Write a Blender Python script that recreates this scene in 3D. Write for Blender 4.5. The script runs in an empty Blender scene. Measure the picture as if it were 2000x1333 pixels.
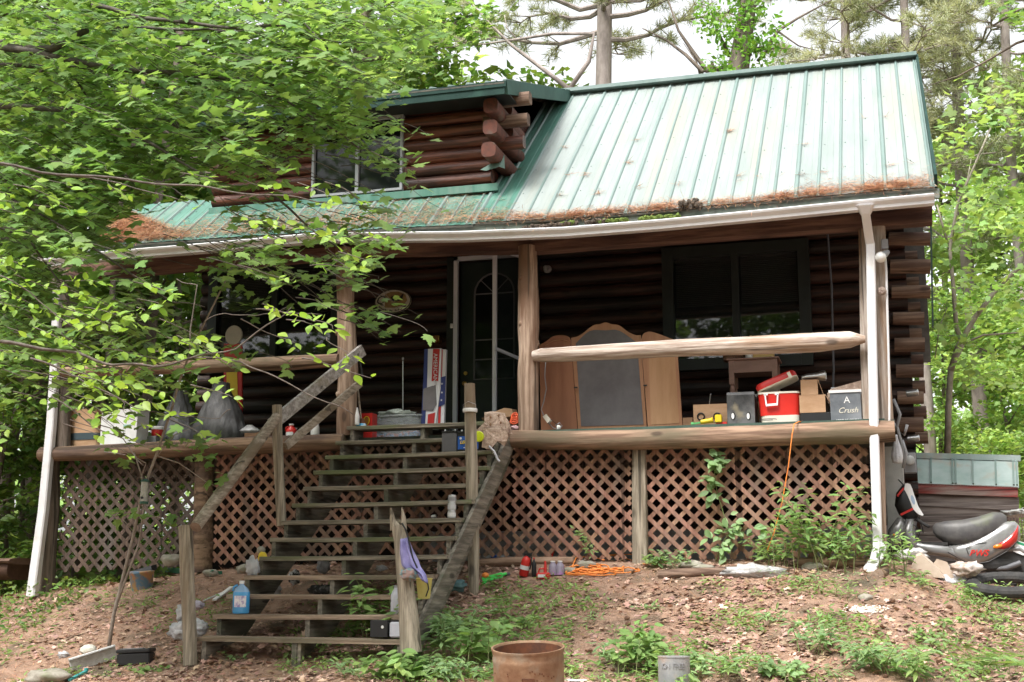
import bpy, math, random
import numpy as np
from mathutils import Vector, Matrix, noise
random.seed(7); rng = np.random.default_rng(7)
scene = bpy.context.scene
V = Vector; R = math.radians; PI = math.pi
# ---------------------------------------------------------------- camera
F = 2600.0; YAW = R(16.0); PITCH = R(10.75)
FW = V((-math.sin(YAW)*math.cos(PITCH), math.cos(YAW)*math.cos(PITCH), math.sin(PITCH)))
RT = V((math.cos(YAW), math.sin(YAW), 0)); UP = RT.cross(FW)
def ray(px, py): return FW + RT*((px-1000)/F) - UP*((py-666.5)/F)
EYE = V((0, 0, 1.45)) - ray(1031, 843)*14.9
cd = bpy.data.cameras.new('camera'); cam = bpy.data.objects.new('camera', cd)
scene.collection.objects.link(cam); cam.location = EYE
cam.rotation_euler = (R(90)+PITCH, 0, YAW)
cd.sensor_width = 36; cd.lens = F/2000*36; cd.clip_end = 600; cd.clip_start = .05
scene.camera = cam
# ---------------------------------------------------------------- sky, sun, exposure
w = bpy.data.worlds.new('World'); scene.world = w; w.use_nodes = True
nt = w.node_tree; bg = nt.nodes['Background']
sky = nt.nodes.new('ShaderNodeTexSky'); sky.sky_type = 'NISHITA'; sky.sun_disc = False
SUN_EL, SUN_AZ = R(58), R(200)
sky.sun_elevation = SUN_EL; sky.sun_rotation = SUN_AZ; sky.dust_density = 4; sky.air_density = 1.0
hs = nt.nodes.new('ShaderNodeHueSaturation'); hs.inputs['Saturation'].default_value = .12
nt.links.new(sky.outputs[0], hs.inputs['Color']); nt.links.new(hs.outputs[0], bg.inputs[0])
bg.inputs[1].default_value = .15
sd = bpy.data.lights.new('sun', 'SUN'); sun = bpy.data.objects.new('sun', sd); scene.collection.objects.link(sun)
sd.energy = 1.5; sd.angle = R(14); sd.color = (1, .96, .9)
sdir = V((math.sin(SUN_AZ)*math.cos(SUN_EL), math.cos(SUN_AZ)*math.cos(SUN_EL), math.sin(SUN_EL)))
sun.rotation_euler = sdir.to_track_quat('Z', 'Y').to_euler(); sun.location = (0, -10, 20)
vs = scene.view_settings; vs.view_transform = 'Standard'; vs.look = 'None'; vs.gamma = 1; vs.exposure = 1.42
scene.cycles.max_bounces = 6; scene.cycles.transparent_max_bounces = 12
# ---------------------------------------------------------------- pixel helpers (back-projection to real planes)
def P(px, py, Y):
    d = ray(px, py); return EYE + d*((Y-EYE.y)/d.y)
def PZ(px, py, z):
    d = ray(px, py); return EYE + d*((z-EYE.z)/d.z)
def depth(p): return (V(p)-EYE).dot(FW)
def mpp(p): return depth(p)/F              # metres per photo pixel there
def proj(p):
    v = V(p)-EYE; z = v.dot(FW); return 1000+F*v.dot(RT)/z, 666.5-F*v.dot(UP)/z
def fbm(x, y, z=0, o=3):
    return noise.fractal(V((x, y, z)), 1.0, 2.0, o)
def lerp(a, b, t): return a+(b-a)*t
def sm(a, b, x):
    t = max(0, min(1, (x-a)/(b-a))); return t*t*(3-2*t)
def G(x, y, bump=True):                     # ground height
    d = -y
    if d <= 0: g = min(-d, 12)*.02 + max(0, -d-6)*.01
    elif d < 3.2: g = -.33*d
    elif d < 6.5: g = -1.056-.15*(d-3.2)
    else: g = -1.551-.06*(d-6.5)
    if x < -3: g -= .1*min(-3-x, 6)*(1 if d > -4 else max(0, 1-(-4-d)/4))
    g -= .27*sm(3.7, 4.7, x)*max(0, min(1, (5-d)/3))
    if bump: g += .035*fbm(x*.9, y*.9)+.012*fbm(x*4, y*4, 3)
    return g
def PG(px, py):
    d = ray(px, py); t = 6.0
    for i in range(3000):
        p = EYE+d*t
        if p.z < G(p.x, p.y): return p
        t += .01
    return EYE+d*15
# ---------------------------------------------------------------- materials
def nd(m, t, **k):
    n = m.node_tree.nodes.new(t)
    for a, b in k.items(): setattr(n, a, b)
    return n
def c4(c): return (c[0], c[1], c[2], 1)
def mat(name, col, col2=None, rough=.8, scale=6, st=(1, 1, 1), detail=5, bump=0, bscale=None, metal=0, lo=.35, hi=.65,
        spot=None, spot_scale=3, spot_lo=.55, spot_hi=.7, spec=.4, trans=0, transl=0, island=0, coat=0, alpha=1, spot_st=None, crack=None):
    m = bpy.data.materials.new(name); m.use_nodes = True; nt = m.node_tree; L = nt.links
    bs = nt.nodes['Principled BSDF']; bs.inputs['Roughness'].default_value = rough
    bs.inputs['Metallic'].default_value = metal; bs.inputs['Specular IOR Level'].default_value = spec
    bs.inputs['Coat Weight'].default_value = coat
    if trans: bs.inputs['Transmission Weight'].default_value = trans
    if alpha < 1: bs.inputs['Alpha'].default_value = alpha
    bs.inputs['Base Color'].default_value = c4(col)
    tc = nd(m, 'ShaderNodeTexCoord'); mp = nd(m, 'ShaderNodeMapping'); mp.inputs['Scale'].default_value = st
    L.new(tc.outputs['Object'], mp.inputs[0]); out = None
    if col2:
        n = nd(m, 'ShaderNodeTexNoise'); n.inputs['Scale'].default_value = scale; n.inputs['Detail'].default_value = detail
        n.inputs['Roughness'].default_value = .65
        L.new(mp.outputs[0], n.inputs['Vector'])
        r = nd(m, 'ShaderNodeValToRGB'); e = r.color_ramp.elements
        e[0].position = lo; e[0].color = c4(col); e[1].position = hi; e[1].color = c4(col2)
        L.new(n.outputs['Fac'], r.inputs[0]); out = r.outputs[0]
    if spot:
        n = nd(m, 'ShaderNodeTexNoise'); n.inputs['Scale'].default_value = spot_scale; n.inputs['Detail'].default_value = 6
        mp2 = nd(m, 'ShaderNodeMapping'); mp2.inputs['Scale'].default_value = spot_st or st; mp2.inputs['Location'].default_value = (3.1, 7.7, 1.3)
        L.new(tc.outputs['Object'], mp2.inputs[0]); L.new(mp2.outputs[0], n.inputs['Vector'])
        mr = nd(m, 'ShaderNodeMapRange'); mr.inputs[1].default_value = spot_lo; mr.inputs[2].default_value = spot_hi
        L.new(n.outputs['Fac'], mr.inputs[0])
        mx = nd(m, 'ShaderNodeMix', data_type='RGBA'); L.new(mr.outputs[0], mx.inputs[0])
        if out: L.new(out, mx.inputs[6])
        else: mx.inputs[6].default_value = c4(col)
        mx.inputs[7].default_value = c4(spot); out = mx.outputs[2]
    if crack:
        n = nd(m, 'ShaderNodeTexNoise'); n.inputs['Scale'].default_value = crack[0]; n.inputs['Detail'].default_value = 2
        mp3 = nd(m, 'ShaderNodeMapping'); mp3.inputs['Scale'].default_value = tuple(.35*v if v < 1 else v for v in st); L.new(tc.outputs['Object'], mp3.inputs[0]); L.new(mp3.outputs[0], n.inputs['Vector'])
        mr = nd(m, 'ShaderNodeMapRange'); mr.inputs[1].default_value = .655; mr.inputs[2].default_value = .68; mr.inputs[4].default_value = .8; L.new(n.outputs['Fac'], mr.inputs[0])
        vo = nd(m, 'ShaderNodeTexVoronoi'); vo.inputs['Scale'].default_value = 2.6; mp4 = nd(m, 'ShaderNodeMapping'); mp4.inputs['Scale'].default_value = tuple(.6 if v < 1 else 1.3 for v in st)
        L.new(tc.outputs['Object'], mp4.inputs[0]); L.new(mp4.outputs[0], vo.inputs['Vector'])
        mk = nd(m, 'ShaderNodeMapRange'); mk.inputs[1].default_value = .13; mk.inputs[2].default_value = .07; mk.inputs[4].default_value = .75; L.new(vo.outputs['Distance'], mk.inputs[0])
        ad = nd(m, 'ShaderNodeMath', operation='MAXIMUM'); L.new(mr.outputs[0], ad.inputs[0]); L.new(mk.outputs[0], ad.inputs[1])
        mx = nd(m, 'ShaderNodeMix', data_type='RGBA'); L.new(ad.outputs[0], mx.inputs[0]); L.new(out, mx.inputs[6]); mx.inputs[7].default_value = c4(tuple(v*.28 for v in col)); out = mx.outputs[2]
    if island:
        g = nd(m, 'ShaderNodeNewGeometry'); h = nd(m, 'ShaderNodeHueSaturation')
        mr = nd(m, 'ShaderNodeMapRange'); mr.inputs[3].default_value = 1-island; mr.inputs[4].default_value = 1+island
        L.new(g.outputs['Random Per Island'], mr.inputs[0]); L.new(mr.outputs[0], h.inputs['Value'])
        mr2 = nd(m, 'ShaderNodeMapRange'); mr2.inputs[3].default_value = .5+island*.06; mr2.inputs[4].default_value = .5-island*.06
        ml = nd(m, 'ShaderNodeMath', operation='MULTIPLY'); ml.inputs[1].default_value = 7.31
        fr = nd(m, 'ShaderNodeMath', operation='FRACT'); L.new(g.outputs['Random Per Island'], ml.inputs[0]); L.new(ml.outputs[0], fr.inputs[0])
        L.new(fr.outputs[0], mr2.inputs[0]); L.new(mr2.outputs[0], h.inputs['Hue'])
        if out: L.new(out, h.inputs['Color'])
        else: h.inputs['Color'].default_value = c4(col)
        out = h.outputs[0]
    if out: L.new(out, bs.inputs['Base Color'])
    if bump:
        n = nd(m, 'ShaderNodeTexNoise'); n.inputs['Scale'].default_value = bscale or scale*2; n.inputs['Detail'].default_value = 6
        L.new(mp.outputs[0], n.inputs['Vector'])
        b = nd(m, 'ShaderNodeBump'); b.inputs['Strength'].default_value = min(1, bump); b.inputs['Distance'].default_value = .02*max(1, bump)
        L.new(n.outputs['Fac'], b.inputs['Height']); L.new(b.outputs[0], bs.inputs['Normal'])
    if transl:
        tr = nd(m, 'ShaderNodeBsdfTranslucent'); ms = nd(m, 'ShaderNodeMixShader'); ms.inputs[0].default_value = transl
        gm = nd(m, 'ShaderNodeMix', data_type='RGBA', blend_type='MULTIPLY'); gm.inputs[0].default_value = 1; gm.inputs[7].default_value = (1.18, 1.15, .62, 1)
        if out: L.new(out, gm.inputs[6])
        else: gm.inputs[6].default_value = c4(col)
        L.new(gm.outputs[2], tr.inputs[0])
        L.new(bs.outputs[0], ms.inputs[1]); L.new(tr.outputs[0], ms.inputs[2])
        L.new(ms.outputs[0], nt.nodes['Material Output'].inputs[0])
    return m
M = {}
def wood(key, a, b, ax, spot=None, sc=9, bump=.6, rough=.85, **k):
    st = {'x': (.06, 1, 1), 'y': (1, .06, 1), 'z': (1, 1, .06)}[ax]; s2 = {'x': (.3, 1.6, 1.6), 'y': (1.6, .3, 1.6), 'z': (1.6, 1.6, .3)}[ax]
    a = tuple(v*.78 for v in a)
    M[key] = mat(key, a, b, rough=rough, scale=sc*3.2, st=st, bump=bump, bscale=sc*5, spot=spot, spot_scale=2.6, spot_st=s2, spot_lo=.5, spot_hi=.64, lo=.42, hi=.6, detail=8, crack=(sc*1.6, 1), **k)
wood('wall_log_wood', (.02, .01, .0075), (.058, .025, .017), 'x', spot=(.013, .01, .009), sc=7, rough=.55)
wood('log_end_wood', (.14, .085, .06), (.24, .16, .115), 'x', spot=(.07, .035, .025), sc=7)
M['log_cut'] = mat('log_cut_face', (.14, .045, .028), (.07, .03, .022), scale=14, spot=(.12, .09, .07), spot_scale=6)
M['log_cut_grey'] = mat('log_cut_grey', (.3, .22, .16), (.17, .12, .09), scale=14, bump=.5)
wood('post_wood', (.3, .2, .14), (.46, .34, .26), 'z', spot=(.17, .095, .06), sc=8)
wood('post_grey_wood', (.34, .27, .22), (.48, .42, .37), 'z', spot=(.3, .18, .1), sc=8)
wood('dark_post_wood', (.1, .08, .065), (.2, .16, .13), 'z', sc=8)
wood('rail_wood', (.4, .3, .24), (.6, .52, .46), 'x', spot=(.3, .19, .12), sc=7)
wood('sill_wood', (.2, .12, .08), (.34, .225, .155), 'x', spot=(.14, .11, .07), sc=6)
wood('sill_dark_wood', (.16, .1, .06), (.26, .17, .11), 'x', spot=(.08, .05, .04), sc=6)
wood('beam_wood', (.11, .055, .04), (.19, .105, .075), 'x', spot=(.06, .03, .025), sc=6)
wood('tread_wood', (.17, .15, .115), (.31, .27, .21), 'x', spot=(.13, .15, .07), sc=7)
wood('tread_front_wood', (.24, .17, .12), (.36, .27, .2), 'x', spot=(.14, .12, .08), sc=7)
wood('stringer_wood', (.14, .125, .1), (.25, .22, .18), 'y', spot=(.1, .1, .07), sc=6)
wood('stair_post_wood', (.26, .22, .165), (.4, .345, .27), 'z', spot=(.2, .15, .1), sc=9)
wood('lattice_wood', (.25, .13, .085), (.335, .19, .13), 'z', spot=(.19, .125, .095), sc=5, bump=.2, island=.2)
wood('board_wood', (.33, .3, .28), (.47, .44, .42), 'x', spot=(.25, .22, .16), sc=8)
M['green_paint'] = mat('dark_green_paint', (.035, .07, .055), (.06, .1, .08), scale=4, rough=.5, spot=(.2, .22, .2), spot_scale=8, spot_lo=.62, spot_hi=.75)
M['dormer_fascia'] = mat('dormer_fascia_green', (.011, .032, .027), (.02, .05, .041), scale=3, rough=.75, spec=.2, spot=(.025, .065, .052), spot_scale=4, spot_lo=.6)
M['roof_pale'] = mat('weathered_roof_metal', (.225, .265, .25), (.295, .33, .32), scale=1.6, st=(3, .35, .35), rough=.42, spot=(.29, .29, .235), spot_scale=.9, spot_lo=.5, spot_hi=.75, spec=.5, bump=.06, bscale=3)
M['roof_green'] = mat('green_roof_metal', (.055, .17, .13), (.12, .25, .2), scale=2, st=(3, .35, .35), rough=.38, spot=(.2, .25, .22), spot_scale=1.5, spec=.5)
M['roof_rib'] = mat('green_rib_metal', (.15, .22, .2), (.21, .27, .255), scale=3, rough=.4, st=(1, .2, .2))
M['roof_under'] = mat('roof_edge_dark', (.04, .045, .04), (.1, .09, .07), scale=12)
M['gutter'] = mat('white_gutter_metal', (.58, .575, .59), (.68, .67, .68), scale=2, rough=.4, spot=(.5, .47, .42), spot_scale=3, spot_lo=.62, spot_hi=.8)
M['frame_dark'] = mat('dark_window_trim', (.012, .016, .015), (.02, .026, .024), scale=3, rough=.5)
M['frame_white'] = mat('white_door_trim', (.62, .64, .72), (.7, .72, .8), scale=3, rough=.5)
M['pane'] = mat('window_glass', (.008, .01, .01), rough=.06, spec=.25)
M['blind'] = mat('window_blind', (.2, .2, .2), (.24, .24, .24), scale=3)
M['door'] = mat('dark_green_door', (.012, .022, .02), (.02, .03, .028), scale=3, rough=.4)
M['deck'] = mat('deck_boards_paint', (.06, .08, .07), (.12, .12, .1), scale=5)
M['concrete'] = mat('grey_concrete', (.33, .33, .31), (.42, .41, .39), scale=5, bump=.3)
M['found'] = mat('dark_foundation_block', (.36, .36, .36), (.45, .44, .44), scale=3, bump=.2)
M['black'] = mat('black_plastic', (.015, .015, .016), rough=.45)
M['grey_plastic'] = mat('grey_plastic', (.25, .25, .26), rough=.5)
M['white_plastic'] = mat('white_plastic', (.75, .75, .74), rough=.4)
M['steel'] = mat('steel', (.5, .5, .5), rough=.35, metal=1)
M['brass'] = mat('brass', (.5, .32, .1), rough=.35, metal=1)
M['glass'] = mat('clear_glass', (.8, .82, .82), rough=.08, trans=.0, spec=.8, alpha=.55)
M['bark'] = mat('tree_bark', (.09, .07, .055), (.2, .16, .13), scale=6, st=(1, 1, .3), bump=1, bscale=12)
M['hazed_pine_bark'] = mat('hazed_pine_bark', (.2, .165, .15), (.4, .34, .31), scale=5, st=(1, 1, .4), bump=1, bscale=9)  # bark lightened to stand in for haze behind the cabin
# ---------------------------------------------------------------- mesh builder
COL = scene.collection
class MB:
    def __init__(s): s.v = []; s.f = []; s.m = []; s.mi = 0; s.X = None
    def add(s, vs, fs, mi=None):
        n = len(s.v)
        s.v += [tuple(s.X @ V(v)) if s.X else tuple(v) for v in vs]
        s.f += [tuple(i+n for i in f) for f in fs]; s.m += [s.mi if mi is None else mi]*len(fs); return s
    def box(s, a, b, mi=None, bev=0):
        x0, y0, z0 = [min(a[i], b[i]) for i in range(3)]; x1, y1, z1 = [max(a[i], b[i]) for i in range(3)]
        if bev > 0:
            o = [(x0+bev, y0), (x1-bev, y0), (x1, y0+bev), (x1, y1-bev), (x1-bev, y1), (x0+bev, y1), (x0, y1-bev), (x0, y0+bev)]
            c = V(((x0+x1)/2, (y0+y1)/2, 0)); vs = []
            for z, k in ((z0, bev), (z0+bev, 0), (z1-bev, 0), (z1, bev)):
                for p in o:
                    q = V((p[0], p[1], 0))-c
                    q = V((q.x*(1-k/max(1e-4, (x1-x0)/2)), q.y*(1-k/max(1e-4, (y1-y0)/2)), 0)); vs.append((c.x+q.x, c.y+q.y, z))
            fs = [tuple(range(7, -1, -1)), tuple(range(24, 32))]
            for r in range(3):
                for i in range(8): fs.append((r*8+i, r*8+(i+1) % 8, r*8+8+(i+1) % 8, r*8+8+i))
            return s.add(vs, fs, mi)
        return s.add([(x0, y0, z0), (x1, y0, z0), (x1, y1, z0), (x0, y1, z0), (x0, y0, z1), (x1, y0, z1), (x1, y1, z1), (x0, y1, z1)],
                     [(3, 2, 1, 0), (4, 5, 6, 7), (0, 1, 5, 4), (1, 2, 6, 5), (2, 3, 7, 6), (3, 0, 4, 7)], mi)
    def hexa(s, q, mi=None):           # 8 corners, bottom loop then top loop
        return s.add(q, [(3, 2, 1, 0), (4, 5, 6, 7), (0, 1, 5, 4), (1, 2, 6, 5), (2, 3, 7, 6), (3, 0, 4, 7)], mi)
    def bar(s, p0, p1, w, h, mi=None, up=(0, 0, 1)):
        p0 = V(p0); p1 = V(p1); d = (p1-p0).normalized(); u = V(up); r = d.cross(u)
        if r.length < 1e-3: r = d.cross(V((0, 1, 0)))
        r.normalize(); u = r.cross(d); r = r*w/2; u = u*h/2
        return s.hexa([p0-r-u, p1-r-u, p1+r-u, p0+r-u, p0-r+u, p1-r+u, p1+r+u, p0+r+u], mi)
    def tube(s, pts, rad, n=10, mi=None, cap=True, wob=0, capmi=None, seed=0):
        pts = [V(p) for p in pts]; k = len(pts)
        if not isinstance(rad, (list, tuple)): rad = [rad]*k
        vs = []; pu = None
        for i, p in enumerate(pts):
            d = (pts[min(i+1, k-1)]-pts[max(i-1, 0)]).normalized()
            u = pu if pu is not None else (V((0, 0, 1)) if abs(d.z) < .9 else V((1, 0, 0)))
            r = d.cross(u)
            if r.length < 1e-4: r = d.cross(V((0, 1, 0)))
            r.normalize(); u = r.cross(d).normalized(); pu = u
            for j in range(n):
                a = 2*PI*j/n; rr = rad[i]
                if wob: rr *= 1+wob*fbm(p.x*2.3+math.cos(a)*.8+seed, p.y*2.3+math.sin(a)*.8, p.z*2.3)
                vs.append(p+r*math.cos(a)*rr+u*math.sin(a)*rr)
        fs = [(i*n+j, i*n+(j+1) % n, (i+1)*n+(j+1) % n, (i+1)*n+j) for i in range(k-1) for j in range(n)]
        s.add(vs, fs, mi)
        if cap:
            b = len(s.v)-len(vs); cm = capmi if capmi is not None else (s.mi if mi is None else mi)
            s.f += [tuple(b+j for j in range(n-1, -1, -1)), tuple(b+(k-1)*n+j for j in range(n))]; s.m += [cm, cm]
        return s
    def lathe(s, c, prof, n=20, mi=None, ax=(0, 0, 1), sx=1, sy=1, open0=False):
        c = V(c); a = V(ax).normalized(); u = a.orthogonal().normalized() if abs(a.z) < .999 else V((1, 0, 0)); w_ = a.cross(u)
        vs = [c+a*h+u*(r*sx*math.cos(2*PI*j/n))+w_*(r*sy*math.sin(2*PI*j/n)) for (r, h) in prof for j in range(n)]
        k = len(prof)
        fs = [(i*n+j, i*n+(j+1) % n, (i+1)*n+(j+1) % n, (i+1)*n+j) for i in range(k-1) for j in range(n)]
        fs += ([] if open0 else [tuple(range(n-1, -1, -1))])+[tuple((k-1)*n+j for j in range(n))]
        return s.add(vs, fs, mi)
    def prism(s, pts, off, mi=None):    # closed outline of 3D points, extruded by off
        pts = [V(p) for p in pts]; n = len(pts); off = V(off)
        nrm = V((0, 0, 0))
        for i in range(n): nrm += pts[i].cross(pts[(i+1) % n])
        if nrm.dot(off) > 0: pts = pts[::-1]
        return s.add(pts+[p+off for p in pts], [tuple(range(n)), tuple(range(2*n-1, n-1, -1))] +
                     [(i, n+i, n+(i+1) % n, (i+1) % n) for i in range(n)], mi)
    def loft(s, secs, n=14, mi=None, e=1.0, cap=True):   # secs: (centre, u vector, v vector)
        vs = []
        for c, u, w_ in secs:
            for j in range(n):
                a = 2*PI*j/n; ca, sa = math.cos(a), math.sin(a)
                ca = math.copysign(abs(ca)**e, ca); sa = math.copysign(abs(sa)**e, sa)
                vs.append(V(c)+V(u)*ca+V(w_)*sa)
        k = len(secs); fs = [(i*n+j, i*n+(j+1) % n, (i+1)*n+(j+1) % n, (i+1)*n+j) for i in range(k-1) for j in range(n)]
        if cap: fs += [tuple(range(n-1, -1, -1)), tuple((k-1)*n+j for j in range(n))]
        return s.add(vs, fs, mi)
    def blob(s, c, r, n=12, m=8, wob=.2, mi=None, seed=0, flat=None, fq=1.2):
        c = V(c); r = V(r) if hasattr(r, '__len__') else V((r, r, r)); vs = []
        for i in range(m+1):
            t = PI*i/m
            for j in range(n):
                a = 2*PI*j/n; d = V((math.sin(t)*math.cos(a), math.sin(t)*math.sin(a), math.cos(t)))
                k = 1+wob*fbm(d.x*fq+seed*3.1, d.y*fq+seed, d.z*fq)
                z = d.z*r.z*k
                if flat is not None: z = max(z, flat)
                vs.append(c+V((d.x*r.x*k, d.y*r.y*k, z)))
        fs = [(i*n+j, (i+1)*n+j, (i+1)*n+(j+1) % n, i*n+(j+1) % n) for i in range(m) for j in range(n)]
        return s.add(vs, fs, mi)
    def build(s, name, mats, parent=None, smooth=False, loc=None, clean=True):
        o0 = V(loc) if loc is not None else (parent_loc(parent) if parent else V((0, 0, 0)))
        me = bpy.data.meshes.new(name); me.from_pydata([tuple(V(v)-o0) for v in s.v], [], s.f)
        ms = mats if isinstance(mats, (list, tuple)) else [mats]
        for m_ in ms: me.materials.append(M[m_] if isinstance(m_, str) else m_)
        me.polygons.foreach_set('material_index', s.m)
        if smooth: me.polygons.foreach_set('use_smooth', [True]*len(s.f))
        me.validate(); me.update()
        if smooth and smooth != 'all':
            try: me.set_sharp_from_angle(angle=R(42))
            except Exception: pass
        o = bpy.data.objects.new(name, me); COL.objects.link(o)
        if parent: o.parent = parent
        if loc is not None and not parent: o.location = loc
        elif loc is not None: o.location = V(loc)-parent_loc(parent)
        return o
WL = {}
def parent_loc(o):
    l = V((0, 0, 0))
    while o: l += o.location; o = o.parent
    return l
def tag(o, label=None, cat=None, group=None, kind=None):
    if label: o['label'] = label
    if cat: o['category'] = cat
    if group: o['group'] = group
    if kind: o['kind'] = kind
    return o
def thing(name, label, cat, loc=(0, 0, 0), group=None):
    o = bpy.data.objects.new(name, None); COL.objects.link(o); o.location = loc; o.empty_display_size = .1
    return tag(o, label, cat, group)
def text(s_, size, c, mname, name, parent=None, nrm=(0, -1, 0), depth_=.002, shear=0, sx=1, loc_abs=True, bold=0):
    cu = bpy.data.curves.new('t', 'FONT'); cu.body = s_; cu.size = size; cu.align_x = 'CENTER'; cu.align_y = 'CENTER'
    cu.extrude = depth_; cu.shear = shear; cu.offset = bold
    ob = bpy.data.objects.new('t', cu); COL.objects.link(ob)
    me = bpy.data.meshes.new_from_object(ob.evaluated_get(bpy.context.evaluated_depsgraph_get()))
    bpy.data.objects.remove(ob); me.materials.clear(); me.materials.append(M[mname] if isinstance(mname, str) else mname)
    z = V(nrm).normalized(); x = V((0, 0, 1)).cross(z)
    x = x.normalized() if x.length > .01 else V((1, 0, 0)); y = z.cross(x)
    mt = Matrix(((x.x*sx, y.x, z.x, 0), (x.y*sx, y.y, z.y, 0), (x.z*sx, y.z, z.z, 0), (0, 0, 0, 1)))
    me.transform(mt); me.name = name
    o = bpy.data.objects.new(name, me); COL.objects.link(o)
    if parent: o.parent = parent
    o.location = V(c)-(parent_loc(parent) if parent else V((0, 0, 0))); return o
# numpy leaf cloud: every leaf its own island
def leafmesh(name, pos, nrm, dr, size, tmpl, faces, mats, parent=None, midx=None, loc=None):
    pos = np.asarray(pos, float); N = len(pos); nrm = np.asarray(nrm, float); dr = np.asarray(dr, float); size = np.asarray(size, float)
    nrm = nrm/np.linalg.norm(nrm, axis=1)[:, None]
    sd_ = np.cross(nrm, dr); sd_ /= (np.linalg.norm(sd_, axis=1)[:, None]+1e-9); dr = np.cross(sd_, nrm)
    T = np.asarray(tmpl, float); K = len(T)
    v = pos[:, None]+size[:, None, None]*(T[None, :, 0:1]*sd_[:, None]+T[None, :, 1:2]*dr[:, None]+T[None, :, 2:3]*nrm[:, None])
    o0 = np.array(parent_loc(parent) if parent else (loc or (0, 0, 0)))
    v = (v-o0).reshape(-1, 3)
    me = bpy.data.meshes.new(name); me.vertices.add(len(v)); me.vertices.foreach_set('co', v.ravel())
    lens = [len(f) for f in faces]; flat = np.array([i for f in faces for i in f]); FL = len(flat); FN = len(faces)
    me.loops.add(N*FL); me.loops.foreach_set('vertex_index', (flat[None]+(np.arange(N)*K)[:, None]).ravel())
    me.polygons.add(N*FN); st = np.concatenate([[0], np.cumsum(lens)[:-1]])
    me.polygons.foreach_set('loop_start', (st[None]+(np.arange(N)*FL)[:, None]).ravel())
    for m_ in (mats if isinstance(mats, (list, tuple)) else [mats]): me.materials.append(M[m_] if isinstance(m_, str) else m_)
    if midx is not None: me.polygons.foreach_set('material_index', np.repeat(np.asarray(midx), FN))
    me.update(calc_edges=True); me.validate()
    o = bpy.data.objects.new(name, me); COL.objects.link(o)
    if parent: o.parent = parent
    elif loc is not None: o.location = loc
    return o
def maple_t():
    o = [(0, 0), (.16, -.03), (.34, .02), (.30, .14), (.52, .32), (.36, .36), (.40, .50), (.20, .46), (.16, .62), (.11, .66), (.13, .78), (0, 1.02)]
    pts = o+[(-x, y) for x, y in o[-2:0:-1]]
    T = [(0, .34, 0)]+[(x, y, -.16*(abs(x)**1.2)-.06*y*y) for x, y in pts]; n = len(pts)
    return T, [(0, 1+i, 1+(i+1) % n) for i in range(n)]
def oval_t(wd=.3):
    T = [(0, 0, 0), (wd*.8, .25, .04), (wd, .5, .05), (wd*.6, .8, .02), (0, 1.05, -.08), (-wd*.6, .8, .02), (-wd, .5, .05), (-wd*.8, .25, .04), (0, .5, -.02)]
    return T, [(8, 0, 1), (8, 1, 2), (8, 2, 3), (8, 3, 4), (8, 4, 5), (8, 5, 6), (8, 6, 7), (8, 7, 0)]
MAPLE = maple_t(); OVAL = oval_t(); SLIM = oval_t(.16)
QUAD = ([(0, 0, 0), (.33, .42, .07), (0, 1, -.05), (-.33, .42, .07)], [(0, 1, 2), (0, 2, 3)])
STAR5 = ([(0, 0, 0), (.42, .12, -.05), (.2, .34, 0), (.36, .68, -.05), (.08, .62, 0), (0, 1, -.06), (-.08, .62, 0), (-.36, .68, -.05), (-.2, .34, 0), (-.42, .12, -.05)], [(0, 1, 2), (0, 2, 3, 4), (0, 4, 5, 6), (0, 6, 7, 8), (0, 8, 9)])
NEEDLE = ([(-.02, 0, 0), (.02, 0, 0), (.012, 1, 0), (-.012, 1, 0)], [(0, 1, 2, 3)])
# ================================================================ GROUND
def ground():
    xs = np.concatenate([np.linspace(-260, -30, 14), np.linspace(-25, -9, 12), np.linspace(-8.6, 8, 150), np.linspace(9, 25, 12), np.linspace(30, 260, 14)])
    ys = np.concatenate([np.linspace(-60, -20, 8), np.linspace(-18, -7.3, 16), np.linspace(-7, 1.2, 110), np.linspace(1.6, 14, 18), np.linspace(18, 300, 18)])
    v = [(x, y, G(x, y)) for y in ys for x in xs]; nx = len(xs)
    f = [(j*nx+i, j*nx+i+1, (j+1)*nx+i+1, (j+1)*nx+i) for j in range(len(ys)-1) for i in range(nx-1)]
    M['ground'] = mat('forest_floor', (.2, .12, .08), (.38, .25, .18), scale=7, detail=8, bump=1, bscale=40, spot=(.09, .075, .05), spot_scale=2.2, spot_lo=.5, spot_hi=.72, lo=.3, hi=.7, rough=.95)
    tag(MB().add(v, f).build('ground', 'ground', smooth='all'), kind='structure')
ground()
# ================================================================ CABIN
YW = 2.0          # front wall of the cabin behind the porch
DZ = 1.45         # deck top
EY = -.45; SL = .78
def RZ(y): return 3.87+(y-EY)*SL        # roof plane
RY = 3.05; XL, XR = -5.45, 4.47
REDGE = [(120, 484), (205, 474), (400, 462), (620, 448), (900, 434), (1100, 426), (1290, 410), (1500, 391), (1700, 373), (1835, 363)]
_re = [P(a, b, EY) for a, b in REDGE]; _rx = [p.x for p in _re]; _rz = [p.z for p in _re]
def RZX(x, y): return RZ(y)+(float(np.interp(x, _rx, _rz))-3.875)*max(0, 1-(y-EY)/(RY-EY))      # the eave sags
cabin = thing('log_cabin', 'old log cabin with green metal roof and sagging front porch', 'cabin', (0, 0, 0))
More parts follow.
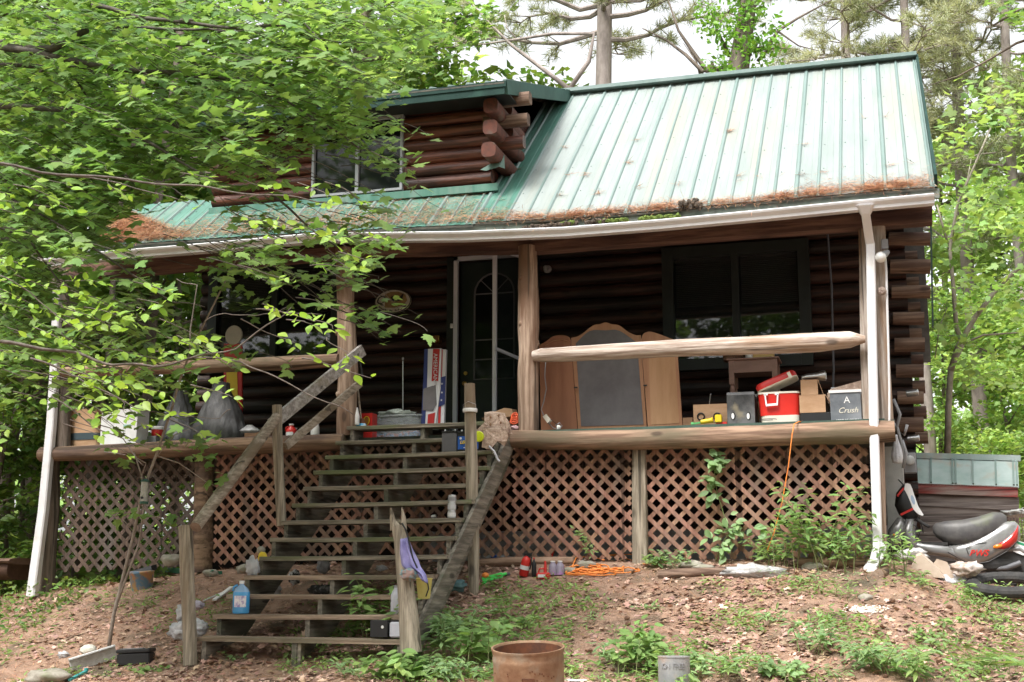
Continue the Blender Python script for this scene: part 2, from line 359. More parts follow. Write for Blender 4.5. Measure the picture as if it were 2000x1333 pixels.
# ---- front wall logs with openings
dL = P(893, 600, YW).x; dR = dL+1.02; dTop = P(893, 506, YW).z
w2 = (P(1318, 600, YW).x, P(1562, 600, YW).x, P(1440, 700, YW).z, P(1440, 500, YW).z)
w1 = (P(430, 600, YW).x, P(652, 600, YW).x, P(560, 705, YW).z, P(560, 528, YW).z)
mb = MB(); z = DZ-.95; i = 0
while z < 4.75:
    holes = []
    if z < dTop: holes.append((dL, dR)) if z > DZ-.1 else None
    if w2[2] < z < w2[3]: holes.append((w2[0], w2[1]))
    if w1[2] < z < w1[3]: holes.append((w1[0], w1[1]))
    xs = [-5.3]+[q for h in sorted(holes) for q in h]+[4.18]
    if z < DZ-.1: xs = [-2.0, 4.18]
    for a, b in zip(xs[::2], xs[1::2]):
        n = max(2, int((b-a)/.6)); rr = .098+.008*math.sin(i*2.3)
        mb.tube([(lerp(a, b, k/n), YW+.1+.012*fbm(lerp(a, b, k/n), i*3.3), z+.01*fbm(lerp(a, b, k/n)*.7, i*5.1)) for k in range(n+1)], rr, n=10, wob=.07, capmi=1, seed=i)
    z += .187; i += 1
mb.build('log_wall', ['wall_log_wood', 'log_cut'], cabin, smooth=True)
MB().box((-5.25, YW+.12, -.3), (4.05, YW+.3, 4.7)).build('wall_core', mat('wall_core_dark', (.02, .015, .012)), cabin)
MB().box((XL+.3, YW+.3, -.3), (XL+.5, 5.6, 4.6)).build('side_wall', 'wall_log_wood', cabin)
# gable wall on the right, log ends of the corner
mb = MB()
for k in range(24):
    zz = DZ-.95+.093+k*.187
    mb.tube([(4.02, YW+.24, zz), (4.02, 5.6, zz)], .098, n=10, wob=.05, seed=k, capmi=1)
    if k > 12: pass
mb.build('gable_wall', ['wall_log_wood', 'log_cut_grey'], cabin, smooth=True)
yy = [503, 472, 438]
for k, (py, xr) in enumerate([(470, 1817), (524, 1817), (573, 1817), (625, 1805), (676, 1806), (727, 1804), (779, 1804), (831, 1804)]):
    a = P(1735, py+2, YW+.1); b = P(xr, py, YW+.05)
    n_ = 4; mb = MB()
    mb.tube([V((lerp(4.0, b.x, t/n_), YW-.02, lerp(a.z, b.z, t/n_))) for t in range(n_+1)], .082+.006*math.sin(k*2), n=14, wob=.08, seed=k*3, capmi=1)
    mb.build('log_end', ['log_end_wood', 'log_cut_grey'], cabin, smooth=True)
for k in range(8):   # second row, set back
    py = [497, 549, 598, 650, 702, 753, 804, 853][k]
    b = P(1797, py, YW+.3)
    MB().tube([(4.0, YW+.42, b.z), (4.33, YW+.42, b.z)], .08, n=12, wob=.08, seed=k, capmi=1).build('log_end', ['log_end_wood', 'log_cut_grey'], cabin, smooth=True)
# ---- foundation
MB().box((-2.0, YW+.02, -.4), (3.98, YW+.11, DZ-.9)).build('foundation', 'found', cabin)
# pale concrete pier that shows right of the corner post
MB().box((P(1726, 900, 1.2).x, 1.2, -.4), (P(1764, 900, 1.2).x, 1.35, DZ-.16), bev=.01).build('foundation_pier', 'concrete', cabin)
# ---- deck
MB().box((-6.0, -.02, DZ-.09), (3.95, YW, DZ-.01)).build('porch_deck', 'deck', cabin)
MB().box((-.02, -.07, DZ-.1), (3.85, -.021, DZ+.0)).box((-5.85, -.07, DZ-.12), (-2.2, -.021, DZ-.01)).build('deck_trim', 'green_paint', cabin)
for a, b, Y in (((-5.9), -.0, 1.0), (-5.9, 3.9, 1.9)):
    MB().box((a, Y, DZ-.28), (b, Y+.05, DZ-.09)).build('deck_joist', 'dark_post_wood', cabin)
def plog(name, pxs, Y, m, cap, n=14, wob=.08, taper=None, seed=0):
    # pxs: (px, py centre, half thickness px)
    pts = []; rad = []
    for px, py, h in pxs:
        p = P(px, py, Y); pts.append(p); rad.append(h*mpp(p))
    # resample
    PP = []; RR = []
    for i in range(len(pts)-1):
        for k in range(5): PP.append(pts[i].lerp(pts[i+1], k/5)); RR.append(lerp(rad[i], rad[i+1], k/5))
    PP.append(pts[-1]); RR.append(rad[-1])
    return MB().tube(PP, RR, n=n, wob=wob, seed=seed, capmi=1)
plog('sill', [(1000, 858, 17), (1100, 861, 19), (1250, 859, 20), (1400, 855, 21), (1550, 849, 21), (1690, 845, 23), (1748, 842, 20)], -.1, 0, 0).build('porch_sill_log', ['sill_wood', 'log_cut_grey'], cabin, smooth=True)
plog('sill', [(80, 888, 14), (240, 883, 16), (420, 873, 17), (560, 868, 18), (672, 864, 17)], -.1, 0, 0, seed=4).build('porch_sill_log', ['sill_dark_wood', 'log_cut_grey'], cabin, smooth=True)
# ---- posts
def post(name, pxs, Y, m, parent=cabin, n=16, wob=.11, seed=0, knots=3):
    mb = plog(name, pxs, Y, 0, 0, n=n, wob=wob, seed=seed)
    random.seed(seed+100)
    for k in range(knots):
        px, py, h = pxs[0]; px2, py2, h2 = pxs[-1]; t = random.uniform(.1, .9)
        p = P(lerp(px, px2, t), lerp(py, py2, t), Y); r = lerp(h, h2, t)*mpp(p); a = random.choice([PI*1.02, -.05, PI*1.3, -PI*.3])
        c = p+V((math.cos(a)*r*.93, -abs(math.sin(a))*r*.93, 0))
        mb.blob(c, (r*.27, r*.27, r*.3), n=8, m=5, wob=.3, seed=k)
    return mb.build(name, [m, 'log_cut_grey'], parent, smooth=True)
post('porch_post', [(1032, 848, 20), (1032, 760, 21), (1033, 690, 20), (1033, 630, 21), (1031, 560, 20), (1031, 482, 18)], .0, 'post_wood', seed=1, knots=5)
post('porch_post', [(676, 852, 19), (678, 780, 20), (679, 720, 20), (677, 650, 18), (675, 590, 17), (673, 486, 17)], .0, 'post_wood', seed=2, knots=5)
post('porch_post', [(122, 875, 16), (124, 740, 16), (122, 620, 15), (118, 505, 15)], .0, 'dark_post_wood', seed=3)
# corner post D: squared slab with rounded left part
a = P(1722, 828, -.02); b = P(1716, 440, -.02)
mb = MB(); h = 23*mpp(a)
mb.loft([(V((a.x, .08, DZ-.02)), V((h, 0, 0)), V((0, .1, 0))), (V((a.x+.0, .08, 2.4)), V((h*.93, 0, 0)), V((0, .1, 0))), (V((b.x-.02, .08, b.z+.12)), V((h*.75, 0, 0)), V((0, .1, 0)))], n=16, e=.45)
h2 = 12*mpp(a); q = P(1692, 700, 0)
mb.loft([(V((P(1697, 820, 0).x, .1, DZ-.02)), V((h2, 0, 0)), V((0, .07, 0))), (V((q.x, .1, q.z)), V((h2, 0, 0)), V((0, .07, 0))), (V((P(1689, 440, 0).x, .1, b.z+.12)), V((h2, 0, 0)), V((0, .07, 0)))], n=12, e=.6)
mb.build('porch_post', 'post_grey_wood', cabin, smooth=True)
# posts under the deck
for k, (pl, Y, m) in enumerate([([(106, 893, 12), (100, 1000, 15), (88, 1175, 17)], .02, 'dark_post_wood'),
                     ([(399, 885, 17), (397, 1000, 19), (396, 1118, 20)], .03, 'sill_dark_wood'),
                     ([(1717, 850, 9), (1719, 960, 10), (1722, 1085, 10)], .02, 'post_wood')]):
    post('deck_post', pl, Y, m, seed=10+k, knots=1)
a = P(1247, 874, -.03); b = P(1249, 1100, -.03); hw = 14.5*mpp(a)
mb = MB(); mb.loft([(V((a.x, .03, a.z+.02)), V((hw*.9, 0, 0)), V((0, .06, 0))), (V((lerp(a.x, b.x, .5), .03, .8)), V((hw, 0, 0)), V((0, .06, 0))), (V((b.x, .03, b.z-.1)), V((hw*1.07, 0, 0)), V((0, .06, 0)))], n=16, e=.4)
mb.build('deck_post', 'stair_post_wood', cabin, smooth=True)
# posts seen under the stairs
for px in (705, 820): MB().tube([P(px, 1130, .35), P(px, 860, .35)], .11, n=12, wob=.08, seed=px).build('deck_post', 'dark_post_wood', cabin, smooth=True)
# ---- railings
plog('rail', [(1041, 696, 10), (1058, 694, 14), (1150, 690, 15), (1300, 681, 17), (1450, 676, 18), (1600, 669, 20), (1660, 664, 17), (1690, 663, 7)], -.08, 0, 0, n=16, seed=8).build('porch_railing', ['rail_wood', 'log_cut_grey'], cabin, smooth=True)
plog('rail', [(118, 728, 10), (250, 722, 12), (400, 716, 13), (560, 710, 14), (662, 704, 13)], -.08, 0, 0, n=14, seed=9).build('porch_railing', ['sill_wood', 'log_cut_grey'], cabin, smooth=True)
# ---- beam under the eave
def beam(x0, y0t, y0b, x1, y1t, y1b, Y, th, m):
    a, b, c, d = P(x0, y0t, Y), P(x0, y0b, Y), P(x1, y1t, Y), P(x1, y1b, Y); o = V((0, th, 0)); n = 12; mb = MB()
    vs = []; 
    for k in range(n+1):
        t = k/n; A = a.lerp(c, t); B = b.lerp(d, t); wv = .01*fbm(t*9, Y, x0)
        vs += [B+V((0, wv, wv)), A+V((0, -wv, 0)), A+o, B+o+V((0, 0, -wv))]
    fs = [(k*4+j, (k+1)*4+j, (k+1)*4+(j+1) % 4, k*4+(j+1) % 4) for k in range(n) for j in range(4)]+[(3, 2, 1, 0), (n*4, n*4+1, n*4+2, n*4+3)]
    return mb.add(vs, [tuple(reversed(f)) for f in fs]).build('eave_beam', m, cabin)
beam(1037, 440, 491, 1821, 372, 433, -.03, .2, 'beam_wood')
beam(640, 452, 499, 1036, 448, 489, -.03, .2, 'beam_wood')
beam(110, 495, 546, 639, 460, 503, -.03, .2, 'beam_wood')
# ---- porch ceiling
MB().box((XL, .12, 4.12), (XR-.1, YW+.1, 4.15)).build('porch_ceiling', mat('porch_ceiling_wood', (.035, .025, .02), (.06, .04, .03), scale=5), cabin)
# ---- main roof (ribbed sheets)
def roofsheet(name, x0, x1, y0, y1, zf, mats, green=None, th=.02, rib=.229, x_off=0, wavy=0):
    mb = MB()
    n = 14; ys = [lerp(y0, y1, k/n) for k in range(n+1)]
    def zz(x, y): return zf(x, y)+wavy*fbm(x*1.3, y*1.3)
    c0 = int(math.floor((x0-x_off)/rib)); x = x0; edges = [x0]
    c = c0+1
    while x_off+c*rib < x1: 
        if x_off+c*rib > x0+.03: edges.append(x_off+c*rib)
        c += 1
    edges.append(x1)
    for a, b in zip(edges[:-1], edges[1:]):
        mi = 2 if green and green(.5*(a+b)) else 0
        sub = [a, a+(b-a)*.33, a+(b-a)*.36, a+(b-a)*.64, a+(b-a)*.67, b]; hh = [0, 0, .004, .004, 0, 0]
        vs = [(xx, y, zz(xx, y)+h_) for y in ys for xx, h_ in zip(sub, hh)]
        mb.add(vs, [(k*6+j, k*6+j+1, (k+1)*6+j+1, (k+1)*6+j) for k in range(n) for j in range(5)], mi)
    for i, e in enumerate(edges):
        wd, hh = (.019, .022) if i % 4 else (.027, .026)
        vs = []
        for y in ys: vs += [(e-wd, y, zz(e, y)+.001), (e-wd*.45, y, zz(e, y)+hh), (e+wd*.45, y, zz(e, y)+hh), (e+wd, y, zz(e, y)+.001)]
        mb.add(vs, [(k*4+j, k*4+j+1, (k+1)*4+j+1, (k+1)*4+j) for k in range(n) for j in range(3)]+[(3, 2, 1, 0)], 1)
    # underside and edges
    xs_ = np.linspace(x0, x1, 25)
    for a, b in zip(xs_[:-1], xs_[1:]):
        q = [(p_[0], p_[1], zf(*p_)-.013) for p_ in ((a, y0), (b, y0), (b, y1), (a, y1))]; lo = [(u, v_, c_-th) for u, v_, c_ in q]; mb.hexa(lo+q, 3)
    # screws
    for e in edges:
        for k in range(1, 6):
            y = lerp(y0, y1, k/6)+.02; mb.box((e+.045, y-.006, zz(e, y)+.002), (e+.055, y+.006, zz(e, y)+.008), 1)
    return mb.build(name, mats, cabin)
roofsheet('main_roof', -.5, XR, EY, RY, RZX, ['roof_pale', 'roof_rib', 'roof_green', 'roof_under'], green=lambda x: x < -.1, x_off=XR-.03, wavy=.006)
roofsheet('lower_roof', XL, -.5, EY-.02, .6, lambda x, y: RZX(x, y)-.015, ['roof_green', 'roof_rib', 'roof_green', 'roof_under'], x_off=.1, wavy=.006)
roofsheet('back_roof', XL+.3, XR, RY, 6.4, lambda x, y: RZ(RY)-(y-RY)*SL, ['roof_pale', 'roof_rib', 'roof_green', 'roof_under'])
MB().bar((-.75, RY-.06, RZ(RY)+.0), (XR+.01, RY-.06, RZ(RY)+.0), .22, .05).build('ridge_cap', 'roof_rib', cabin)
# rake trim right + fascia
mb = MB(); mb.bar((XR+.015, EY, RZ(EY)-.04), (XR+.015, RY, RZ(RY)-.04), .03, .17); mb.build('rake_trim', 'dormer_fascia', cabin)
mb = MB(); mb.bar((XR-.02, EY+.1, RZ(EY)-.15), (XR-.02, RY, RZ(RY)-.2), .03, .16); mb.bar((4.3, EY+.1, RZ(EY)-.12), (4.3, RY, RZ(RY)-.14), .3, .02); mb.build('rake_board', mat('rake_dark', (.05, .045, .04), (.09, .08, .07)), cabin)
# hanging green trim edge behind the right log ends
MB().bar(P(1818, 440, 2.3), P(1822, 640, 2.3), .02, .12, up=(0, 1, 0)).build('corner_trim', 'green_paint', cabin)
MB().box((4.06, 2.5, 2.45), (4.42, 2.56, 4.2)).build('gable_board', mat('gable_board_grey', (.07, .065, .06), (.12, .11, .1), scale=8), cabin)
def fpath(pts, Y): return [P(x, y, Y) for x, y in pts]
# fascia: green-grey board between roof edge and gutter
top = [(a, b+4) for a, b in REDGE]
bot = [(x, y+20) for x, y in top]
mb = MB(); A = fpath(top, EY+.025); B = fpath(bot, EY+.025); vs = []
for a, b in zip(A, B): vs += [b, a, a+V((0, .03, 0)), b+V((0, .03, 0))]
k = len(A); mb.add(vs, [tuple(reversed((i*4+j, (i+1)*4+j, (i+1)*4+(j+1) % 4, i*4+(j+1) % 4))) for i in range(k-1) for j in range(4)])
mb.build('fascia', mat('weathered_fascia', (.1, .13, .11), (.2, .22, .19), scale=6, spot=(.05, .045, .04), spot_scale=5), cabin)
# gutter: K profile swept along the sagging line
gl = [(60, 512), (205, 494), (400, 478), (620, 458), (900, 455), (1100, 447), (1290, 432), (1500, 412), (1680, 394), (1824, 381)]
GP = fpath(gl, -.5); prof = [(0.11, .0), (.11, .0), (.10, -.035), (.03, -.075), (.0, -.10), (-.0, -.10)]
prof = [(.14, .012), (0, .012), (-.012, 0), (-.004, -.02), (.03, -.055), (.035, -.085), (.14, -.085)]   # (y offset, z offset), outer side at small y
vs = []
fine = []
for i in range(len(GP)-1):
    for k in range(4): fine.append(GP[i].lerp(GP[i+1], k/4))
fine.append(GP[-1])
for p in fine:
    for (yo, zo) in prof: vs.append(p+V((0, yo-.03, zo)))
n = len(prof); k = len(fine)
fs = [(i*n+j, i*n+j+1, (i+1)*n+j+1, (i+1)*n+j) for i in range(k-1) for j in range(n-1)]+[tuple(range(n)), tuple(reversed(range((k-1)*n, k*n)))]
mb = MB().add(vs, fs)
for px in (1440, 1100): 
    p = P(px, 0, -.5); 
g_ = mb.build('gutter', 'gutter', cabin)
g_.modifiers.new('s', 'SOLIDIFY').thickness = .004
# debris and moss on the gutter and the roof edge
M['needles'] = mat('fallen_pine_needles', (.36, .17, .085), (.55, .3, .17), scale=9, island=.35)
M['moss'] = mat('green_moss', (.08, .13, .02), (.16, .22, .04), scale=30, bump=1)
M['litter_dark'] = mat('dark_gutter_litter', (.04, .035, .03), (.14, .1, .07), scale=30, bump=1)
# downspouts
def spout(pxs, Ys, hw, name):
    pts = [P(x, y, Y) for (x, y), Y in zip(pxs, Ys)]; mb = MB(); vs = []; n = len(pts)
    for i, p in enumerate(pts):
        r = hw*mpp(p) if not isinstance(hw, list) else hw[i]*mpp(p); d = r*.75; c = r*.25
        vs += [p+V(q) for q in ((-r+c, -d, 0), (r-c, -d, 0), (r, -d+c, 0), (r, d, 0), (-r, d, 0), (-r, -d+c, 0))]
    mb.add(vs, [tuple(reversed((i*6+j, (i+1)*6+j, (i+1)*6+(j+1) % 6, i*6+(j+1) % 6))) for i in range(n-1) for j in range(6)]+[tuple(range(6)), tuple(reversed(range((n-1)*6, n*6)))])
    return mb
mb = spout([(1690, 404), (1691, 420), (1698, 470), (1700, 478), (1703, 640), (1707, 830), (1714, 1058), (1718, 1068), (1712, 1092), (1700, 1108), (1699, 1138)],
           [-.47, -.44, -.2, -.17, -.17, -.17, -.17, -.2, -.3, -.34, -.4], [17, 8.5, 8.5, 8.5, 8.8, 9, 9, 13, 12.5, 13, 11], 'd')
mb.build('downspout', 'gutter', cabin)
spout([(110, 515), (112, 560), (108, 690), (100, 830), (84, 1000), (62, 1165)], [-.44, -.2, -.17, -.17, -.2, -.25], [8, 8, 8, 8.5, 9, 10], 'd').build('downspout', 'gutter', cabin)
# ---- lattice panels
def lattice(px0, px1, pyT0, pyT1, pyB0, pyB1, Y, seed=0, m='lattice_wood'):
    a = P(px0, pyT0, Y); b = P(px1, pyT1, Y); c = P(px0, pyB0, Y); d = P(px1, pyB1, Y)
    x0, x1 = .5*(a.x+c.x), .5*(b.x+d.x); mb = MB(); zt = lambda x: lerp(a.z, b.z, (x-x0)/(x1-x0)); zb = lambda x: lerp(c.z, d.z, (x-x0)/(x1-x0))
    Z1 = max(a.z, b.z); Z0 = min(c.z, d.z); pit = .162; random.seed(seed)
    for s_ in (1, -1):
        u = x0-(Z1-Z0) if s_ > 0 else x0; n = int((x1-x0+(Z1-Z0))/pit)+1
        for i in range(n):
            st_ = u+i*pit+random.uniform(-.004, .004)        # x at z=Z0
            pts = []
            for k in range(61):
                zz = lerp(Z0, Z1, k/60); x = st_+s_*(zz-Z0)
                if x0 <= x <= x1 and zb(x) <= zz <= zt(x): pts.append(V((x, Y+(.009 if s_ > 0 else 0), zz)))
            if len(pts) > 2: mb.bar(pts[0], pts[-1], .008, .031, up=(0, 1, 0)) if False else mb.bar(pts[0], pts[-1], .044, .008, up=(0, 1, 0))
    return mb.build('lattice_panel', m, cabin)
wood('lattice_shaded_wood', (.075, .05, .038), (.12, .08, .06), 'z', spot=(.1, .08, .07), sc=5, bump=.2)  # darker copy of the lattice wood: tree shade put into the colour
lattice(1000, 1234, 870, 872, 1090, 1096, .02, 1)
lattice(1262, 1700, 872, 862, 1096, 1092, .02, 2)
lattice(705, 1000, 872, 868, 1080, 1090, .03, 3)
lattice(418, 705, 885, 880, 1105, 1080, .03, 5)
lattice(118, 382, 898, 890, 1120, 1108, .03, 4, 'lattice_shaded_wood')
# ---- door
def trim(pts, Y, wd, th, m, nm, par=cabin):
    mb = MB()
    for (x0, y0), (x1, y1) in pts:
        mb.bar(P(x0, y0, Y), P(x1, y1, Y), th, wd, up=(1, 0, 0) if abs(x1-x0) < abs(y1-y0) else (0, 0, 1))
    return mb.build(nm, m, par)
MB().box((dL-.12, YW-.08, DZ), (dL-.02, YW+.04, dTop+.1)).box((dR, YW-.08, DZ), (dR+.1, YW+.04, dTop+.1)).box((dL-.12, YW-.08, dTop), (dR+.1, YW-.04, dTop+.12)).build('door_casing', 'frame_dark', cabin)
MB().box((dL-.02, YW-.1, DZ), (dL+.035, YW-.04, dTop)).box((dL-.02, YW-.1, dTop-.05), (dR, YW-.045, dTop)).box((dR-.04, YW-.1, DZ), (dR+.01, YW-.04, dTop-.051)).build('door_frame', 'frame_white', cabin)
door = MB().box((dL+.04, YW+.02, DZ), (dR-.05, YW+.07, dTop-.06), bev=.004).build('front_door', 'door', cabin)
cx = (dL+dR)/2; gz = DZ+.95; mb = MB(); gw = .27; top_ = dTop-.5
arc = [V((cx+gw*math.cos(a), YW+.005, top_+gw*math.sin(a))) for a in [PI*k/10 for k in range(11)]]
ol = [V((cx+gw, YW+.005, gz))]+arc+[V((cx-gw, YW+.005, gz))]
mb.tube(ol+[ol[0]], .013, n=6, cap=False)
for zz in (gz, gz+.26, gz+.52, top_): mb.bar((cx-gw, YW+.005, zz), (cx+gw, YW+.005, zz), .012, .016)
mb.bar((cx, YW+.005, gz), (cx, YW+.005, top_), .012, .012)
for a in (45, 90, 135): mb.bar((cx, YW+.005, top_), (cx+gw*math.cos(R(a)), YW+.005, top_+gw*math.sin(R(a))), .012, .012)
mb.build('door_muntins', mat('muntin_grey', (.16, .16, .17)), door)
MB().prism([p+V((0, .003, 0)) for p in ol], (0, .01, 0)).build('door_glass', 'pane', door)
MB().lathe((dL+.12, YW+.02, DZ+.9), [(.015, 0), (.015, .03), (.03, .04), (.03, .07), (.01, .08)], ax=(0, -1, 0), n=12).lathe((dL+.12, YW+.02, DZ+1.04), [(.025, 0), (.025, .02)], ax=(0, -1, 0), n=12).build('door_handle', 'brass', door)
MB().box((dL+.25, YW-.0, DZ+.02), (dR-.1, YW+.018, DZ+.2)).build('kick_plate', 'brass', door)
# storm door, hinged right, standing open
hx = V((dR-.02, YW-.1, 0)); fe = P(965, 600, YW-.75); fe = V((fe.x, YW-.72, 0)); mb = MB(); z0, z1 = DZ+.02, dTop-.06
for q in (hx, fe): mb.box((q.x-.025, q.y-.02, z0), (q.x+.025, q.y+.02, z1))
for zz, hh in ((z0+.06, .1), (z1-.03, .06)): mb.bar(V((hx.x, hx.y, zz)), V((fe.x, fe.y, zz)), .03, hh)
sdoor = mb.build('storm_door', 'frame_white', cabin)
MB().bar(V((hx.x, hx.y, (z0+z1)/2)), V((fe.x, fe.y, (z0+z1)/2)), .008, z1-z0-.1).build('storm_door_glass', mat('storm_glass', (.02, .03, .03), rough=.05, alpha=.35, spec=.6), sdoor)
MB().bar(V((hx.x, hx.y-.05, DZ+1.12)), V((fe.x+.02, fe.y-.05, DZ+1.2)), .02, .04).build('push_bar', 'frame_white', sdoor)
# ---- windows
def window(x0, x1, z0, z1, Y, nm, mull=True, fm='frame_dark', fw=.06, blind=.48, Yg=None):
    mb = MB(); o = .14
    mb.box((x0-o, Y-.05, z0-o), (x0, Y+.1, z1+o)).box((x1, Y-.05, z0-o), (x1+o, Y+.1, z1+o)).box((x0, Y-.05, z1), (x1, Y+.1, z1+o)).box((x0, Y-.06, z0-o), (x1, Y+.1, z0))
    xm = (x0+x1)/2; mb.box((xm-.045, Y-.03, z0), (xm+.045, Y+.08, z1))
    fr = mb.build(nm, fm, cabin)
    for a, b in ((x0, xm-.045), (xm+.045, x1)):
        MB().box((a, Y+.02, z0), (b, Y+.026, z1)).build('pane', M['wglass'], fr)
        s = MB(); h = (z1-z0)*blind; k = 0; zz = z1-.03
        while zz > z1-h: s.bar((a+.02, Y+.075, zz), (b-.02, Y+.075, zz), .022, .004, up=(0, .5, 1)); zz -= .024
        s.box((a+.01, Y+.06, z1-.04), (b-.01, Y+.1, z1-.005)); s.build('blind', 'blind', fr)
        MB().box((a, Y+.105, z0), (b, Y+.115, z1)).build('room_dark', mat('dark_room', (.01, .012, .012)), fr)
    return fr
M['wglass'] = mat('clear_window_glass', (.02, .025, .025), rough=.02, alpha=.5, spec=1.0)
window(w2[0], w2[1], w2[2], w2[3], YW-.05, 'window')
window(w1[0], w1[1], w1[2], w1[3], YW-.05, 'window')
# ---- dormer
YD = .22
dz0 = RZX(-1.5, YD)-.02; dzt = P(850, 190, YD).z+.05
dxr = P(958, 300, YD).x; dxl = P(415, 318, YD).x
wx = (P(612, 300, YD).x, P(788, 300, YD).x, P(700, 380, YD).z, P(786, 226, YD).z)
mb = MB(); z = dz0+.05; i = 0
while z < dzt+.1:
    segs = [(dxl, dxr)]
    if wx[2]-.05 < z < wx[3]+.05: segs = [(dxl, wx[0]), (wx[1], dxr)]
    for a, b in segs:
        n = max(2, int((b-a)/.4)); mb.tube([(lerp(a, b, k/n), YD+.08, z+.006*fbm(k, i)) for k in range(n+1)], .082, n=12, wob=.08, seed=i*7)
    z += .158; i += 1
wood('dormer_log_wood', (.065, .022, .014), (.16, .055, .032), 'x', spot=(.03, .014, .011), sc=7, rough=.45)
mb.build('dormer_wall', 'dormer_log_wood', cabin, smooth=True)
MB().box((dxl, YD+.1, dz0-.3), (dxr-.03, YD+.16, dzt)).build('dormer_core', mat('dormer_core_dark', (.02, .012, .01)), cabin)
MB().add([(dxr-.06, YD+.1, RZ(YD)-.02), (dxr-.06, RY, RZ(RY)-.1), (dxr-.06, RY, dzt+.25), (dxr-.06, YD+.1, dzt), (dxr-.02, YD+.1, RZ(YD)-.02), (dxr-.02, RY, RZ(RY)-.1), (dxr-.02, RY, dzt+.25), (dxr-.02, YD+.1, dzt)],
         [(0, 1, 2, 3), (7, 6, 5, 4), (0, 3, 7, 4), (1, 5, 6, 2), (3, 2, 6, 7), (0, 4, 5, 1)]).build('dormer_side', 'dormer_log_wood', cabin)
MB().add([(dxl+.06, YD+.1, RZ(YD)-.02), (dxl+.06, RY, RZ(RY)-.1), (dxl+.06, RY, dzt+.25), (dxl+.06, YD+.1, dzt), (dxl+.02, YD+.1, RZ(YD)-.02), (dxl+.02, RY, RZ(RY)-.1), (dxl+.02, RY, dzt+.25), (dxl+.02, YD+.1, dzt)],
         [(0, 1, 2, 3), (7, 6, 5, 4), (0, 3, 7, 4), (1, 5, 6, 2), (3, 2, 6, 7), (0, 4, 5, 1)]).build('dormer_side', 'dormer_log_wood', cabin)
# dormer corner logs: ends toward the viewer, and ends out to the right
for k, (px, py) in enumerate([(958, 206), (957, 248), (954, 292)]):
    p = P(px, py, -.12); r = 15*mpp(p)
    MB().loft([(p+V((0, 0, 0)), V((r, 0, 0)), V((0, 0, r))), (p+V((0, 1.2, .0)), V((r, 0, 0)), V((0, 0, r)))], n=14, e=.6).build('dormer_log_end', ['log_cut'], cabin, smooth=True)
for k, (px0, px1, py, g) in enumerate([(975, 1036, 192, 1), (975, 1032, 234, 1), (975, 1024, 278, 0)]):
    b = P(px1, py, .3); a = V((dxr-.1, b.y, b.z)); r = 13*mpp(b)
    MB().loft([(a, V((0, r, 0)), V((0, 0, r))), (b, V((0, r*.95, 0)), V((0, 0, r*.95)))], n=14, e=.6).build('dormer_log_end', 'log_end_wood' if g else 'dormer_log_wood', cabin, smooth=True)
for k, (px, py) in enumerate([(990, 215), (992, 258)]):
    p = P(px, py, .42); r = 11*mpp(p); MB().loft([(p, V((r, 0, 0)), V((0, 0, r))), (p+V((0, .5, 0)), V((r, 0, 0)), V((0, 0, r)))], n=12, e=.6).build('dormer_log_end', 'log_cut', cabin, smooth=True)
for k, (px, py) in enumerate([(418, 322), (420, 285)]):
    p = P(px, py, .1); r = 11*mpp(p); MB().loft([(p, V((r, 0, 0)), V((0, 0, r))), (p+V((0, .4, 0)), V((r, 0, 0)), V((0, 0, r)))], n=12, e=.6).build('dormer_log_end', 'log_cut', cabin, smooth=True)
# dormer window
x0, x1, z0, z1 = wx; Y = YD-.01
mb = MB(); f = .03
mb.box((x0, Y-.03, z0), (x0+f, Y+.05, z1)).box((x1-f, Y-.03, z0), (x1, Y+.05, z1)).box((x0+f, Y-.03, z1-f), (x1-f, Y+.05, z1)).box((x0+f, Y-.03, z0), (x1-f, Y+.05, z0+f)).box(((x0+x1)/2-.02, Y-.02, z0+f), ((x0+x1)/2+.02, Y+.04, z1-f))
fr = mb.build('dormer_window', mat('grey_window_frame', (.3, .32, .34)), cabin)
MB().box((x0+f, Y+.02, z0+f), (x1-f, Y+.026, z1-f)).build('pane', 'pane', fr)
# dormer roof
dfy = -.28; f0 = P(985, 158, dfy); f1 = P(715, 182, dfy); 
zq = f0.z; dx1 = P(986, 170, dfy).x; dx0 = P(380, 215, dfy).x; zl = P(715, 182, dfy).z
slope = (RZ(RY)+.03-zq)/(RY-dfy)
roofsheet('dormer_roof', dx0, dx1, dfy-.03, RY, lambda x, y: zq+(y-dfy)*slope, ['roof_green', 'roof_rib', 'roof_green', 'roof_under'], x_off=.05)
MB().bar((dx0, dfy, zq-.1), (dx1+.0, dfy, zq-.1), .03, .13).bar((dx0, dfy-.022, zq-.045), (dx1+.02, dfy-.022, zq-.045), .012, .07).build('dormer_fascia', 'dormer_fascia', cabin)
MB().bar((dx1+.01, dfy+.02, zq-.07), (dx1+.01, RY-.15, zq-.07+(RY-.15-dfy)*slope), .03, .17).build('dormer_rake', mat('dormer_rake_green', (.03, .075, .06), (.045, .11, .09), scale=3, rough=.7), cabin)
MB().box((dx0, dfy+.02, zq-.09), (dx1-.01, YD+.05, zq-.07)).build('dormer_soffit', 'frame_dark', cabin)
# flashing at the foot of the dormer corner
MB().add([P(938, 332, .1), P(962, 318, .15), P(985, 303, .2), P(986, 330, .15), P(975, 326, .1), P(950, 334, .08)], [(0, 1, 5), (1, 2, 4, 5), (2, 3, 4)]).build('flashing', mat('flashing_green', (.1, .17, .14), (.16, .23, .2), scale=6), cabin)
MB().bar((dxl, YD-.02, RZ(YD)-.0), (dxr+.1, YD-.02, RZ(YD)+.0), .05, .09).build('dormer_flashing', 'roof_green', cabin)
